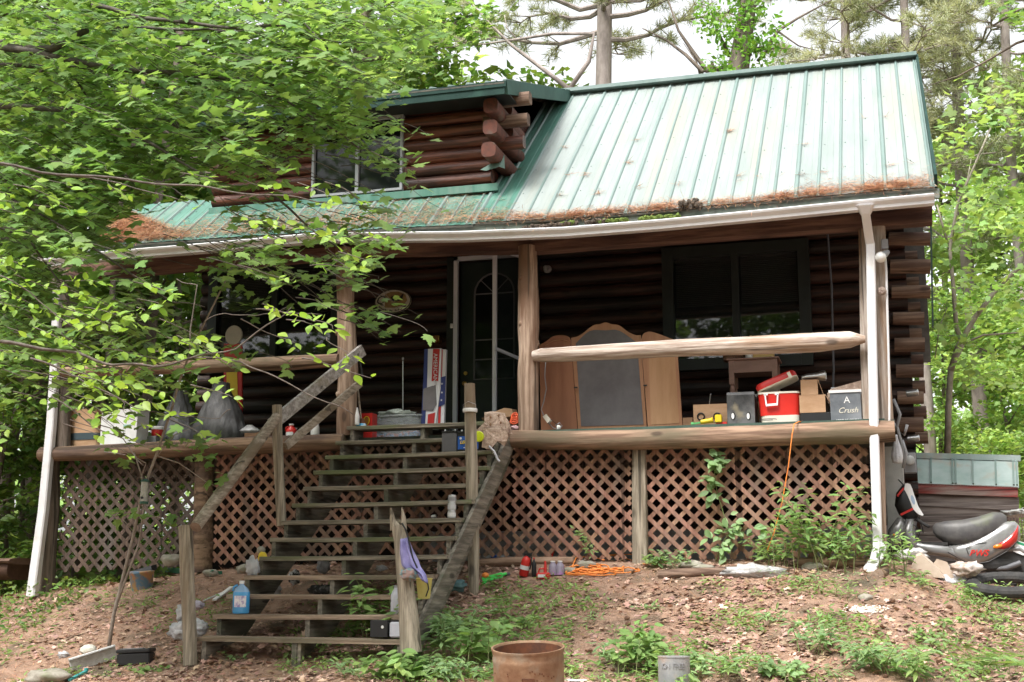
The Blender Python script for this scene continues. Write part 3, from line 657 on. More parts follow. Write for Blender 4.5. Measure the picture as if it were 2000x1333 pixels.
# ================================================================ STAIRS
stairs = thing('wooden_stairs', 'long weathered wooden stairs with open risers climbing to the porch', 'stairs', (-1.3, -1.6, -.6))
ty = [1250, 1206, 1168, 1130, 1093, 1057, 1023, 989, 957, 925, 895, 867, 838]
lx = [385, 415, 442, 477, 506, 527, 550, 570, 592, 612, 635, 655, 677]
rx = [787, 802, 820, 838, 880, 888, 907, 914, 940, 962, 966, 975, 984]
TR = []
for i in range(13):
    Y = lerp(-2.95, -.16, i/12); a = P(lx[i], ty[i], Y)
    b0 = P(787, 1255, -2.95).x; b1 = P(988, 838, -.16).x; xb = lerp(b0, b1, i/12)
    if i in (4, 5, 7, 9): xb += .03
    zc = a.z+.03
    tl = .012*math.sin(i*2.1)*.5; TR.append((a.x, xb, Y, zc)); mb = MB(); n = 10; vs = []
    for k in range(n+1):
        x = lerp(a.x, xb, k/n); w_ = .004*fbm(x*3, i); t = tl*(k/n-.5)*1.0-.01*math.sin(PI*k/n)*(.6 if i % 2 else .2)+(-.012*(k/n) if i == 0 else 0)
        vs += [(x, Y+w_, zc-.042+t), (x, Y+w_, zc-.004+t), (x, Y+.008+w_, zc+t), (x, Y+.245, zc+.004+t), (x, Y+.245, zc-.042+t)]
    mb.add(vs, [tuple(reversed((k*5+j, (k+1)*5+j, (k+1)*5+(j+1) % 5, k*5+(j+1) % 5))) for k in range(n) for j in range(5)]+[(0, 1, 2, 3, 4), tuple(reversed(range(n*5, n*5+5)))])
    mb.build('tread', 'tread_front_wood' if i < 4 else 'tread_wood', stairs)
def stringer(fx, saw=True, th=.045, drop=.2, m='stringer_wood', x_off=0):
    # stepped side profile in the YZ plane
    pts = []; 
    for i in range(13):
        x, xb, Y, z = TR[i]; zz = z-.044
        pts.append((Y+.015, TR[i-1][3]-.044 if i else z-.044-.2)); pts.append((Y+.015, zz))
    pts.append((TR[12][2]+.25, TR[12][3]-.044))
    low = [(TR[12][2]+.25, TR[12][3]-.044-.35), (TR[0][2]+.32, TR[0][3]-.3), (TR[0][2]+.05, TR[0][3]-.32)]
    allp = pts+low
    def X(y): t = (y-TR[0][2])/(TR[12][2]-TR[0][2]); return lerp(lerp(TR[0][0], TR[0][1], fx), lerp(TR[12][0], TR[12][1], fx), t)+x_off
    vs = [V((X(y), y, z)) for y, z in allp]; vs2 = [v+V((th, 0, 0)) for v in vs]; n = len(vs); mb = MB()
    # fill: quads between step tops and the lower edge
    def zlow(y): return lerp(low[1][1], low[0][1], (y-low[1][0])/(low[0][0]-low[1][0]))
    for i in range(13):
        y0 = TR[i][2]+.015; y1 = TR[i+1][2]+.015 if i < 12 else TR[12][2]+.25; zt = TR[i][3]-.044
        mb.hexa([(X(y0), y0, min(zt-.02, zlow(y0))), (X(y0)+th, y0, min(zt-.02, zlow(y0))), (X(y1)+th, y1, zlow(y1)), (X(y1), y1, zlow(y1)), (X(y0), y0, zt), (X(y0)+th, y0, zt), (X(y1)+th, y1, zt), (X(y1), y1, zt)])
    return mb.build('stringer', m, stairs)
stringer(0.02); stringer(.47, x_off=0); stringer(.98, x_off=-.02)
MB().box((lerp(TR[0][0], TR[0][1], .465), TR[0][2]+.03, TR[0][3]-.32), (lerp(TR[0][0], TR[0][1], .465)+.09, TR[0][2]+.11, TR[0][3]-.045)).build('stringer_foot', 'tread_wood', stairs)
# wide outer board on the right side
a, b = V((TR[0][1]+.03, TR[0][2]+.12, TR[0][3]-.14)), V((TR[12][1]+.04, -.08, TR[12][3]-.2))
MB().bar(a, b, .04, .2).build('side_board', 'stringer_wood', stairs)
def spost(pxs, Y, nm='post', m='stair_post_wood', seed=0, top='flat', par=stairs, wob=.06):
    return plog(nm, pxs, Y, 0, 0, n=14, wob=wob, seed=seed).build(nm, [m, 'log_cut_grey'], par, smooth=True)
spost([(372, 1300, 14), (369, 1200, 14), (365, 1110, 14), (362, 1027, 13)], -3.0, 'newel_post', seed=31)
spost([(550, 1028, 10), (546, 940, 10), (542, 860, 10), (541, 792, 10)], -1.45, 'newel_post', seed=32)
tp = spost([(926, 1176, 9), (924, 1060, 12), (921, 900, 12), (918, 805, 11), (917, 750, 10.5)], -1.1, 'newel_post', seed=33)
p = P(918, 802, -1.1); r = 13*mpp(p); MB().lathe(p, [(r*.8, -.02), (r*1.08, -.02), (r*1.12, 0), (r*1.08, .018), (r*.8, .018)], n=20).build('post_ring', 'white_plastic', tp)
MB().tube([p+V((r*1.0, -.01, 0)), p+V((r, -.02, .06)), p+V((0, -.07, .085)), p+V((-r, -.02, .06)), p+V((-r*1.0, -.01, 0))], .002, n=5).build('wire', 'steel', tp)
# lower split post
Yb = -3.05; brk = thing('broken_post', 'split broken post with two splintered prongs at the foot of the stairs', 'post', P(800, 1270, Yb))
mb = MB()
pl = [(804, 1275, 22), (798, 1200, 20), (791, 1140, 16), (783, 1060, 13.5), (777, 1028, 12.5)]
pp = []; rr = []
for px, py, h in pl: q = P(px, py, Yb); pp.append(q); rr.append(h*mpp(q))
mb.tube(pp, rr, n=14, wob=.16, seed=5)
for (x0, y0), (x1, y1), (x2, y2), w0 in [((770, 1035), (766, 1012), (763, 992), 8), ((789, 1035), (788, 1010), (785, 991), 6), ((778, 1034), (775, 1024), (773, 1018), 7)]:
    A, B, C_ = P(x0, y0, Yb), P(x1, y1, Yb), P(x2, y2, Yb); r = w0*mpp(A); mb.tube([A, B, C_], [r, r*.7, r*.15], n=7, wob=.3, seed=x0)
mb.build('post_body', ['stair_post_wood', 'log_cut_grey'], brk, smooth=True)
# handrails
wood('handrail_wood', (.3, .24, .18), (.46, .39, .32), 'y', spot=(.2, .15, .1), sc=9)
q0 = P(382, 1030, -3.02); q1 = P(540, 815, -1.5)
MB().tube([q0, q0.lerp(q1, .33), q0.lerp(q1, .66), q1], [.055, .062, .062, .055], n=12, wob=.06, capmi=1).build('handrail', ['handrail_wood', 'log_cut_grey'], stairs, smooth=True)
MB().bar(P(530, 830, -1.42), P(708, 684, -.14), .05, .13).build('handrail', 'board_wood', stairs)
MB().bar(P(558, 872, -1.4), P(704, 748, -.14), .04, .085).build('handrail', 'handrail_wood', stairs)
# ================================================================ small builders
M['card'] = mat('cardboard', (.34, .2, .11), (.44, .28, .17), scale=5, st=(1, 1, 3))
M['card_dark'] = mat('cardboard_shade', (.2, .11, .06), (.27, .16, .09), scale=5)
M['card_old'] = mat('soggy_cardboard', (.36, .25, .19), (.55, .42, .34), scale=14, bump=1, spot=(.2, .13, .1), spot_scale=12)
M['white_bag'] = mat('white_plastic_bag', (.36, .36, .38), (.56, .56, .58), scale=8, rough=.35, bump=.8, bscale=14)
M['grey_bag'] = mat('grey_garbage_bag', (.06, .06, .064), (.15, .15, .155), scale=5, rough=.5, bump=1, bscale=9, st=(2, 2, .4))
M['red_cooler'] = mat('red_cooler_plastic', (.55, .02, .015), (.62, .03, .02), scale=3, rough=.3, coat=.2)
M['red'] = mat('red_plastic', (.5, .025, .02), rough=.4)
M['cream'] = mat('cream_plastic', (.62, .58, .48), (.68, .65, .57), scale=6, rough=.5)
M['paper_white'] = mat('white_carton', (.6, .6, .6), (.7, .7, .7), scale=6)
M['yellow'] = mat('yellow_plastic', (.7, .5, .02), rough=.4)
M['lime'] = mat('lime_plastic', (.55, .65, .02), rough=.4)
M['blue'] = mat('blue_label', (.02, .1, .4), rough=.4)
M['teal'] = mat('teal_paint', (.05, .3, .3), rough=.5)
M['orange_cord'] = mat('orange_cord_rubber', (.75, .2, .03), (.8, .28, .06), scale=20, rough=.5)
M['rust'] = mat('rusty_drum_metal', (.2, .1, .055), (.36, .23, .14), scale=4, rough=.6, metal=.2, bump=.3, bscale=20, spot=(.3, .24, .18), spot_scale=5)
M['rust_dark'] = mat('rust_dark', (.09, .04, .025), (.2, .07, .03), scale=9, rough=.8)
M['stone'] = mat('grey_field_stone', (.22, .2, .16), (.36, .33, .28), scale=6, bump=.8, spot=(.2, .21, .13), spot_scale=5)
M['scooter'] = mat('silver_scooter_paint', (.27, .265, .265), (.34, .335, .33), scale=5, rough=.22, metal=.5, coat=.4, spot=(.27, .26, .24), spot_scale=4)
M['seat_grey'] = mat('worn_seat_vinyl', (.06, .057, .06), (.12, .115, .11), scale=5, rough=.5, spot=(.12, .13, .085), spot_scale=4)
M['white_paint'] = mat('white_paint', (.75, .75, .75), rough=.35)
M['rubber'] = mat('black_rubber', (.02, .02, .021), (.05, .047, .045), scale=8, rough=.8)
def carton(name, label, cat, x0, x1, y0, y1, z0, h, m='card', flaps=None, group=None, parts=None, rot=0):
    c = V(((x0+x1)/2, (y0+y1)/2, z0)); t = thing(name, label, cat, c, group)
    X = Matrix.Translation(c)@Matrix.Rotation(rot, 4, 'Z')@Matrix.Translation(-c)
    mb = MB(); mb.X = X; e = .006
    mb.box((x0, y0, z0), (x1, y0+e, z0+h)).box((x0, y1-e, z0), (x1, y1, z0+h)).box((x0, y0+e, z0), (x0+e, y1-e, z0+h)).box((x1-e, y0+e, z0), (x1, y1-e, z0+h)).box((x0+e, y0+e, z0), (x1-e, y1-e, z0+.01))
    if not flaps: mb.box((x0+e, y0+e, z0+h-.008), (x1-e, y1-e, z0+h-.002))
    mb.build('box_body', m, t)
    for f in (flaps or []):
        s, a, l = f; mb = MB(); mb.X = X; zt = z0+h; d = V((0, -math.cos(a), math.sin(a))) if s == 'f' else V((0, math.cos(a), math.sin(a))) if s == 'b' else V((-math.cos(a), 0, math.sin(a))) if s == 'l' else V((math.cos(a), 0, math.sin(a)))
        p0, p1 = {'f': (V((x0, y0, zt)), V((x1, y0, zt))), 'b': (V((x0, y1, zt)), V((x1, y1, zt))), 'l': (V((x0, y0, zt)), V((x0, y1, zt))), 'r': (V((x1, y0, zt)), V((x1, y1, zt)))}[s]
        mb.prism([p0, p1, p1+d*l, p0+d*l], V((.001, .001, .004)) if s in 'fb' else V((.004, .001, .001))); mb.build('flap', m, t)
    return t
def bag(nm, label, cat, c, rx_, ry_, h, m, seed=0, neck=.25, folds=9, amp=.1, group=None):
    mb = MB(); n = 36; k = 14; vs = []
    for i in range(k+1):
        t = i/k; r = (math.sin(PI*min(1, .12+t*.8))**.6)*(1-.35*t) if neck else 1
        r = lerp(1, neck, sm(.35, 1, t))*(.82+.18*math.sin(PI*min(1, t*2.5))) if neck else math.sqrt(max(.03, 1-(2*t-1)**2))
        for j in range(n):
            a = 2*PI*j/n; q = r*(1+amp*math.sin(a*folds+seed+t*2)*(.4+t)+amp*1.3*fbm(math.cos(a)*1.6+seed, math.sin(a)*1.6, t*2.5+seed))
            vs.append((c[0]+rx_*q*math.cos(a), c[1]+ry_*q*math.sin(a), c[2]+h*t+.04*h*fbm(a*2, seed, t)))
    fs = [(i*n+j, i*n+(j+1) % n, (i+1)*n+(j+1) % n, (i+1)*n+j) for i in range(k) for j in range(n)]+[tuple(range(n-1, -1, -1)), tuple(k*n+j for j in range(n))]
    return tag(mb.add(vs, fs).build(nm, m, None, smooth='all', loc=c), label, cat, group)
def crumple(nm, label, cat, c, r, m, seed=0, amp=.55, group=None):
    o = MB().blob(c, r, n=22, m=14, wob=amp, seed=seed, fq=2.6).build(nm, m, None, smooth='all', loc=c)
    return tag(o, label, cat, group)
def prismpx(name, pts, Y, th, m, parent=None, z=None, dy=0):
    return MB().prism([P(x, y, Y)+V((0, dy, 0)) for x, y in pts], (0, th, 0)).build(name, m, parent)
def bottle(nm, label, cat, c, r, h, m, capm='white_plastic', group=None, neck=.35, sh=.62, sq=1, handle=False, lab=None, capr=None):
    t = thing(nm, label, cat, c, group); c = V(c)
    MB().lathe(c, [(r*.9, 0), (r, h*.03), (r, h*sh), (r*.92, h*(sh+.08)), (r*neck, h*.88), (r*neck, h*.93)], n=18, sy=sq).build('bottle_body', m, t, smooth=True)
    cr = capr or r*neck*1.15
    MB().lathe(c+V((0, 0, h*.92)), [(cr, 0), (cr, h*.08), (cr*.9, h*.085)], n=14).build('bottle_cap', capm, t)
    if lab:
        vs = []; n = 9
        for k in range(n): a = -PI/2-.8+1.6*k/(n-1); vs += [c+V((r*1.012*math.cos(a), r*sq*1.012*math.sin(a), h*.15)), c+V((r*1.012*math.cos(a), r*sq*1.012*math.sin(a), h*.52))]
        MB().add(vs, [(2*k, 2*k+2, 2*k+3, 2*k+1) for k in range(n-1)]).build('bottle_label', lab, t)
    if handle:
        x = c.x-r*.8; MB().tube([c+V((-r*.5, -r*.3, h*.86)), c+V((-r*.95, -r*.3, h*.8)), c+V((-r*1.0, -r*.3, h*.62))], r*.13, n=8).build('bottle_handle', m, t, smooth='all')
    return t
# ================================================================ RIGHT HALF OF THE PORCH
z6 = lambda x, y: (1000+x/3.173, 450+y/3.173)
Yv = .75
t = thing('vanity_mirror', 'back of a three panel arched wooden dresser mirror leaning on the porch', 'mirror', (P(1190, 830, Yv).x, Yv, DZ))
M['vanity'] = mat('vanity_wood', (.3, .14, .07), (.42, .22, .12), scale=6, st=(1, 1, .15), rough=.5, bump=.1)
M['vanity_red'] = mat('vanity_wood_red', (.22, .085, .045), (.3, .13, .07), scale=6, st=(1, 1, .15), rough=.5)
def arch(pts, n=4):
    out = []
    for i in range(len(pts)-1):
        p0 = pts[max(0, i-1)]; p1 = pts[i]; p2 = pts[i+1]; p3 = pts[min(len(pts)-1, i+2)]
        for k in range(n):
            s = k/n; f = lambda a, b, c_, d: .5*((2*b)+(-a+c_)*s+(2*a-5*b+4*c_-d)*s*s+(-a+3*b-3*c_+d)*s**3)
            out.append((f(p0[0], p1[0], p2[0], p3[0]), f(p0[1], p1[1], p2[1], p3[1])))
    return out+[pts[-1]]
lw = arch([(168, 712), (210, 690), (255, 658), (310, 650), (352, 662), (365, 690)])+[(405, 1238), (180, 1242)]
ce = arch([(366, 668), (420, 652), (500, 592), (545, 582), (580, 571), (620, 583), (665, 590), (720, 630), (765, 650), (797, 650)])+[(835, 1226), (410, 1238)]
rw = arch([(800, 684), (812, 645), (850, 628), (900, 640), (960, 662), (1020, 685)])+[(1057, 1216), (842, 1226)]
lp = prismpx('side_panel', [z6(*q) for q in lw], Yv-.03, .025, 'vanity_red', t); rp = prismpx('side_panel', [z6(*q) for q in rw], Yv-.03, .025, 'vanity', t)
cp = prismpx('centre_frame', [z6(*q) for q in ce], Yv, .03, 'vanity', t)
M['backing'] = mat('grey_backing_board', (.1, .09, .095), (.15, .14, .145), scale=2.5, rough=.6, spot=(.3, .28, .28), spot_scale=4, spot_lo=.68, spot_hi=.8)
prismpx('backing_board', [z6(*q) for q in arch([(395, 702), (480, 625), (580, 621), (665, 623), (775, 698)])+[(815, 1205), (428, 1216)]], Yv-.006, .004, 'backing', t)
prismpx('inset_panel', [z6(*q) for q in [(845, 700), (1005, 695), (1035, 1195), (862, 1206)]], Yv-.035, .004, mat('vanity_inset', (.36, .2, .1), (.46, .27, .15), scale=6, st=(1, 1, .15)), rp)
for q in ((395, 975), (825, 962)): p = P(*z6(*q), Yv-.04); MB().box(p-V((.02, .006, .008)), p+V((.02, .006, .008))).build('hinge', 'black', t)
# trim molding line on side wings
MB().tube([P(*z6(*q), Yv-.035) for q in arch([(205, 718), (250, 690), (310, 680), (350, 690)])], .006, n=6).build('moulding', 'vanity', lp)
# round junction on the wall and light switch, wall fixtures
p = P(1070, 527, YW-.02); tag(MB().lathe(p, [(.05, 0), (.055, .02), (.045, .035), (.02, .04), (.018, .09), (.03, .1), (.03, .12), (.012, .13)], ax=(0, -1, 0), n=16).build('wall_lamp_socket', 'grey_plastic', None, loc=p), 'small pale empty lamp socket on the log wall right of the door', 'lamp socket')
p = P(882, 637, YW-.1); tag(MB().box(p-V((.018, .01, .03)), p+V((.018, .01, .03)), bev=.004).box(p+V((-.006, -.016, -.012)), p+V((.006, -.009, .012))).build('doorbell', 'white_plastic', None, loc=p), 'tiny white doorbell button left of the white door frame', 'doorbell')
# cord with plugs beside post C
t = thing('cable_bundle', 'loose grey cable hanging beside the central porch post with its plug adapter', 'cable', P(1068, 840, .25)); 
MB().tube([P(x, y, .2) for x, y in [(1066, 700), (1064, 735), (1067, 760), (1062, 785), (1057, 800), (1062, 812), (1070, 825), (1080, 836), (1092, 840), (1098, 832), (1093, 826), (1084, 832)]], .006, n=6).build('cord', 'grey_plastic', t, smooth='all')
p = P(1064, 812, .18); MB().bar(p, p+V((.06, 0, -.08)), .04, .05).build('plug_adapter', 'cream', t)
p = P(1091, 838, .15); MB().lathe(p, [(.02, 0), (.024, .02), (.018, .04)], n=12).build('plug', 'white_plastic', t)
p = P(1070, 828, .15); MB().tube([p, p+V((.04, 0, .05)), p+V((.09, .02, .0)), p+V((.12, 0, -.03))], .004, n=5).build('cord_loop', 'black', t)
# box with two rings behind the flashlight
x0, x1 = P(1354, 800, .5).x, P(1420, 800, .5).x
t = carton('cardboard_box', 'brown cardboard box with two black rings printed on it behind the yellow flashlight', 'box', x0, x1, .5, .9, DZ, P(1380, 790, .5).z-DZ)
for px in (1369, 1401):
    p = P(px, 814, .495); MB().tube([p+V((.038*math.cos(a), 0, .038*math.sin(a))) for a in [2*PI*k/18 for k in range(19)]], .009, n=6).build('printed_ring', 'black', t)
x0, x1 = P(1333, 800, .6).x, P(1352, 800, .6).x; carton('cardboard_box', 'small dark box between the mirror and the ringed cardboard box', 'box', x0, x1, .6, .8, DZ, .17, m='card_dark')
p = P(1384, 810, .6); tag(MB().tube([p, P(1386, 785, .55), P(1388, 770, .5)], .006, n=6).build('stick', 'grey_plastic', None, loc=p), 'thin stick leaning up from behind the ringed cardboard box', 'stick')
# yellow torch
a, b = P(1368, 825, .2), P(1404, 819, .2); t = thing('flashlight', 'yellow flashlight lying on the porch edge', 'flashlight', a)
MB().lathe(a, [(.012, 0), (.025, .01), (.027, .12), (.035, .14)], ax=(b-a), n=14).build('torch_body', 'yellow', t)
MB().box(b-V((.04, .04, .04)), b+V((.035, .04, .045)), bev=.008).build('torch_head', 'yellow', t)
a = P(1350, 829, .2); tag(MB().bar(a, P(1368, 826, .2), .03, .02).lathe(a, [(.02, 0), (.025, .03)], n=10, ax=(1, 0, 0)).build('screwdriver', mat('green_plastic', (.1, .35, .12), rough=.4), None, loc=a), 'small green plastic handle beside the yellow flashlight', 'tool')
a = P(1408, 827, .22); tag(MB().box(a-V((.05, .03, .03)), a+V((.07, .03, .01)), bev=.006).build('toy_part', 'red', None, loc=a), 'red plastic piece behind the yellow flashlight', 'plastic piece')
# black printed box with two white lamps
x0, x1 = P(1420, 800, .15).x, P(1474, 800, .15).x; zt = P(1450, 767, .15).z
M['blackbox'] = mat('black_printed_card', (.03, .03, .032), (.14, .14, .14), scale=3, rough=.35, spot=(.28, .24, .16), spot_scale=3.5, spot_lo=.58)
t = carton('light_box', 'black printed carton with two white lamp pictures left of the red cooler', 'box', x0, x1, .15, .45, DZ+.005, zt-DZ-.03, m='blackbox', flaps=[('f', 1.9, .03), ('b', 1.5, .04)])
for px in (1432, 1462):
    p = P(px, 813, .147); MB().prism([p+V((.026*math.cos(a), 0, .045*math.sin(a))) for a in [2*PI*k/16 for k in range(16)]], (0, .002, 0)).build('printed_oval', 'black', t)
    MB().prism([p+V((.016*math.cos(a)-.004, -.002, .034*math.sin(a))) for a in [2*PI*k/16 for k in range(16)]], (0, .0015, 0)).build('printed_lamp', 'paper_white', t)
text('FOG LIGHT KIT', .0, (0, 0, 0), 'paper_white', 'x') if False else None
x0, x1 = P(1470, 800, .5).x, P(1484, 800, .5).x; carton('cardboard_box', 'narrow brown carton squeezed between the black carton and the red cooler', 'box', x0, x1, .45, .7, DZ, .3, m='card_dark')
# red cooler
cx0, cx1 = P(1481, 800, .12).x, P(1563, 800, .12).x; cz1 = P(1520, 766, .12).z; cz0 = DZ+.02
t = thing('cooler', 'red picnic cooler with cream rim and base and its lid ajar', 'cooler', ((cx0+cx1)/2, .3, DZ))
cw = cx1-cx0; bz = cz0+.075
MB().loft([(V(((cx0+cx1)/2+.01, .3, z)), V((cw*.5*k, 0, 0)), V((0, .2*k, 0))) for z, k in ((cz0, .93), (bz, .95))], n=24, e=.35).build('cooler_base', 'cream', t, smooth=True)
MB().loft([(V(((cx0+cx1)/2, .3, z)), V((cw*.5*k, 0, 0)), V((0, .2*k, 0))) for z, k in ((bz+.001, .95), (bz+.05, .96), (cz1-.02, 1.02))], n=24, e=.35).build('cooler_body', 'red_cooler', t, smooth=True)
MB().loft([(V(((cx0+cx1)/2, .3, z)), V((cw*.5*k, 0, 0)), V((0, .2*k, 0))) for z, k in ((cz1-.02, 1.05), (cz1, 1.05))], n=24, e=.35).build('cooler_rim', 'cream', t, smooth=True)
mb = MB(); ang = R(-22); X = Matrix.Translation(V((cx0+.0, .3, cz1+.015)))@Matrix.Rotation(ang, 4, 'Y'); mb.X = X
mb.loft([(V((cw*.5, 0, z)), V((cw*.5*k, 0, 0)), V((0, .2*k, 0))) for z, k in ((.0, 1.04), (.045, 1.04), (.07, .96))], n=24, e=.35); ld = mb.build('cooler_lid', 'red', t, smooth=True)
mb = MB(); mb.X = X; mb.loft([(V((cw*.5, 0, z)), V((cw*.5*k, 0, 0)), V((0, .2*k, 0))) for z, k in ((-.012, 1.02), (.0, 1.05))], n=24, e=.35); mb.build('lid_rim', 'cream', ld, smooth=True)
mb = MB(); mb.X = X; mb.box((cw*.82, -.23, -.02), (cw*.9, -.2, .05)); mb.build('latch', 'cream', ld)
ya = .075; h = [P(1494, 771, ya), P(1497, 792, ya), P(1518, 790, ya), P(1519, 770, ya)]; mb = MB()
mb.bar(h[0], h[1], .015, .015, up=(1, 0, 0)).bar(h[1]-V((.006, 0, 0)), h[2]+V((.006, 0, 0)), .016, .024).bar(h[2], h[3], .015, .015, up=(1, 0, 0)).bar(h[0]-V((.012, 0, 0)), h[0]+V((.03, 0, 0)), .015, .02).bar(h[3]-V((.03, 0, 0)), h[3]+V((.012, 0, 0)), .015, .02); mb.build('cooler_handle', 'white_paint', t)
p = P(1500, 822, .05); tag(MB().tube([p+V((.09*math.cos(a), .04*math.sin(a)-.0, .012+.012*math.sin(a))) for a in [2*PI*k/20 for k in range(18)]], .004, n=5).build('wire_loop', 'black', None, loc=p), 'thin dark wire loop lying before the red cooler', 'wire')
# two stacked cardboard boxes on a black base
x0, x1 = P(1562, 800, .1).x, P(1622, 800, .1).x; zb = P(1590, 806, .1).z
tag(MB().box((x0, .1, DZ+.005), (x1, .45, zb), bev=.008).build('black_tray', 'black', None, loc=(x0, .1, DZ)), 'flat black plastic case beneath the two open cardboard cartons', 'case')
q0, q1 = P(1562, 800, .1).x, P(1590, 800, .1).x; zm = P(1580, 772, .1).z
carton('cardboard_box', 'lower brown open carton standing on the black case', 'box', q0, q0+.27, .1, .4, zb, zm-zb, flaps=[('r', -1.1, .12)])
zt = P(1590, 742, .1).z; carton('cardboard_box', 'upper brown carton with a hanging flap on top of the other carton', 'box', q0+.02, P(1599, 800, .1).x, .1, .4, zm+.002, zt-zm, flaps=[('r', -1.25, .2), ('b', 1.2, .1)])
p = P(1590, 737, .2); t = thing('headlamp', 'chrome lamp lying on top of the stacked cartons', 'lamp', p)
MB().lathe(p-V((.13, 0, 0)), [(.02, 0), (.035, .05), (.04, .16), (.055, .22), (.055, .25), (.03, .255)], ax=(1, 0, .05), n=16).build('lamp_shell', 'steel', t, smooth=True)
MB().lathe(p+V((.12, 0, .008)), [(.048, 0), (.03, .012)], ax=(1, 0, .05), n=16).build('lamp_lens', 'glass', t)
# dark gift carton
x0, x1 = P(1622, 800, .08).x, P(1686, 800, .08).x; zt = P(1650, 765, .08).z
M['slate'] = mat('slate_printed_card', (.09, .1, .115), (.17, .185, .2), scale=4, rough=.4, spot=(.24, .25, .27), spot_scale=3)
t = carton('wine_carton', 'slate grey wine carton with white lettering next to the corner post', 'box', x0, x1-.02, .08, .4, DZ+.005, zt-DZ, m='slate', flaps=[('b', 1.2, .1)])
MB().box((x0-.012, .07, zt-.012), (x1-.01, .078, zt+.018)).build('carton_edge', 'paper_white', t)
text('A', .1, P(1654, 782, .077), 'paper_white', 'letter', t); text('Crush', .082, P(1656, 802, .077), 'cream', 'script_word', t, shear=.35); text('APOTHIC CRUSH', .03, P(1655, 821, .077), 'paper_white', 'wine_name', t, bold=.0006)
x0, x1 = P(1615, 750, .45).x, P(1690, 750, .45).x; zb2 = P(1650, 765, .45).z
mb = MB(); mb.box((x0, .42, DZ), (x1, .8, zb2-.02)); mb.prism([V((x0, .42, zb2-.02)), V((x0+.04, .42, zb2+.03)), V((x1, .42, zb2+.12)), V((x1, .42, zb2-.02))], (0, .35, 0)); tag(mb.build('cardboard_box', 'card_old', None, loc=(x0, .42, DZ)), 'tan open carton sticking up behind the slate wine carton', 'box')
# side table and things on it
Yt = 1.25; tx0, tx1 = P(1422, 700, Yt).x, P(1518, 700, Yt).x; tz = P(1470, 699, Yt).z
t = thing('side_table', 'small wooden side table standing behind the porch railing', 'table', ((tx0+tx1)/2, Yt+.2, DZ)); M['table_wood'] = mat('table_wood', (.2, .115, .085), (.29, .17, .13), scale=6, st=(.3, 1, 1), rough=.5)
MB().box((tx0-.02, Yt-.02, tz-.02), (tx1+.02, Yt+.42, tz), bev=.004).build('table_top', 'table_wood', t)
MB().box((tx0+.02, Yt+.01, tz-.17), (tx1-.02, Yt+.39, tz-.02)).build('apron', 'table_wood', t)
for x in (tx0+.035, tx1-.035):
    for y in (Yt+.03, Yt+.37): MB().box((x-.03, y-.03, tz-.3), (x+.03, y+.03, tz-.02)).lathe((x, y, DZ), [(.018, 0), (.026, .1), (.02, .3), (.03, tz-DZ-.36), (.02, tz-DZ-.32), (.028, tz-DZ-.3)], n=12).build('leg', 'table_wood', t)
p = P(1492, 699, Yt+.1); cr = thing('yellow_crate', 'yellow slatted wooden crate on the side table', 'crate', (p.x, Yt+.15, tz)); mb = MB()
x0, x1 = P(1465, 680, Yt+.05).x, P(1508, 680, Yt+.05).x
M['yellow_wood'] = mat('yellow_slats', (.5, .36, .13), (.6, .45, .2), scale=5)
for k in range(5): mb.box((x0, Yt+.05, tz+.005+k*.055), (x1, Yt+.06, tz+.05+k*.055))
for x in (x0, x1-.02): mb.box((x, Yt+.061, tz), (x+.02, Yt+.35, tz+.28))
mb.build('crate_slats', 'yellow_wood', cr)
x0, x1 = P(1408, 680, Yt+.05).x, P(1455, 680, Yt+.05).x; bk = thing('wicker_basket', 'brown wicker basket with thin handle on the left of the side table', 'basket', ((x0+x1)/2, Yt+.2, tz))
MB().loft([(V(((x0+x1)/2, Yt+.18, tz+h_)), V(((x1-x0)*.5*k, 0, 0)), V((0, .14*k, 0))) for h_, k in ((0, .9), (.1, 1), (.2, 1.08), (.215, 1.02))], n=20, e=.6).build('basket_body', mat('wicker', (.1, .05, .03), (.2, .11, .07), scale=30, bump=1), bk)
MB().tube([V((x0+.0, Yt+.18, tz+.2)), V((x0+.03, Yt+.18, tz+.29)), V((x0+.1, Yt+.18, tz+.31)), V((x0+.16, Yt+.18, tz+.26))], .006, n=6).build('basket_handle', mat('cane', (.3, .2, .12)), bk)
p = P(1463, 697, Yt+.0); t = bottle('glass_jar', 'small green lidded glass jar between basket and yellow crate', 'jar', (p.x, Yt+.03, tz), .045, .12, 'glass', capm='paper_white', neck=.8, sh=.8)
t = thing('hanging_cable', 'dark vertical cable hanging from the porch ceiling before the log wall', 'cable', P(1625, 650, 1.2)); MB().tube([P(x, y, 1.2) for x, y in [(1616, 452), (1619, 500), (1624, 560), (1626, 650), (1628, 720), (1626, 800)]], .012, n=8).build('cable_line', 'grey_plastic' if False else mat('dark_cable', (.06, .06, .07), rough=.5), t)
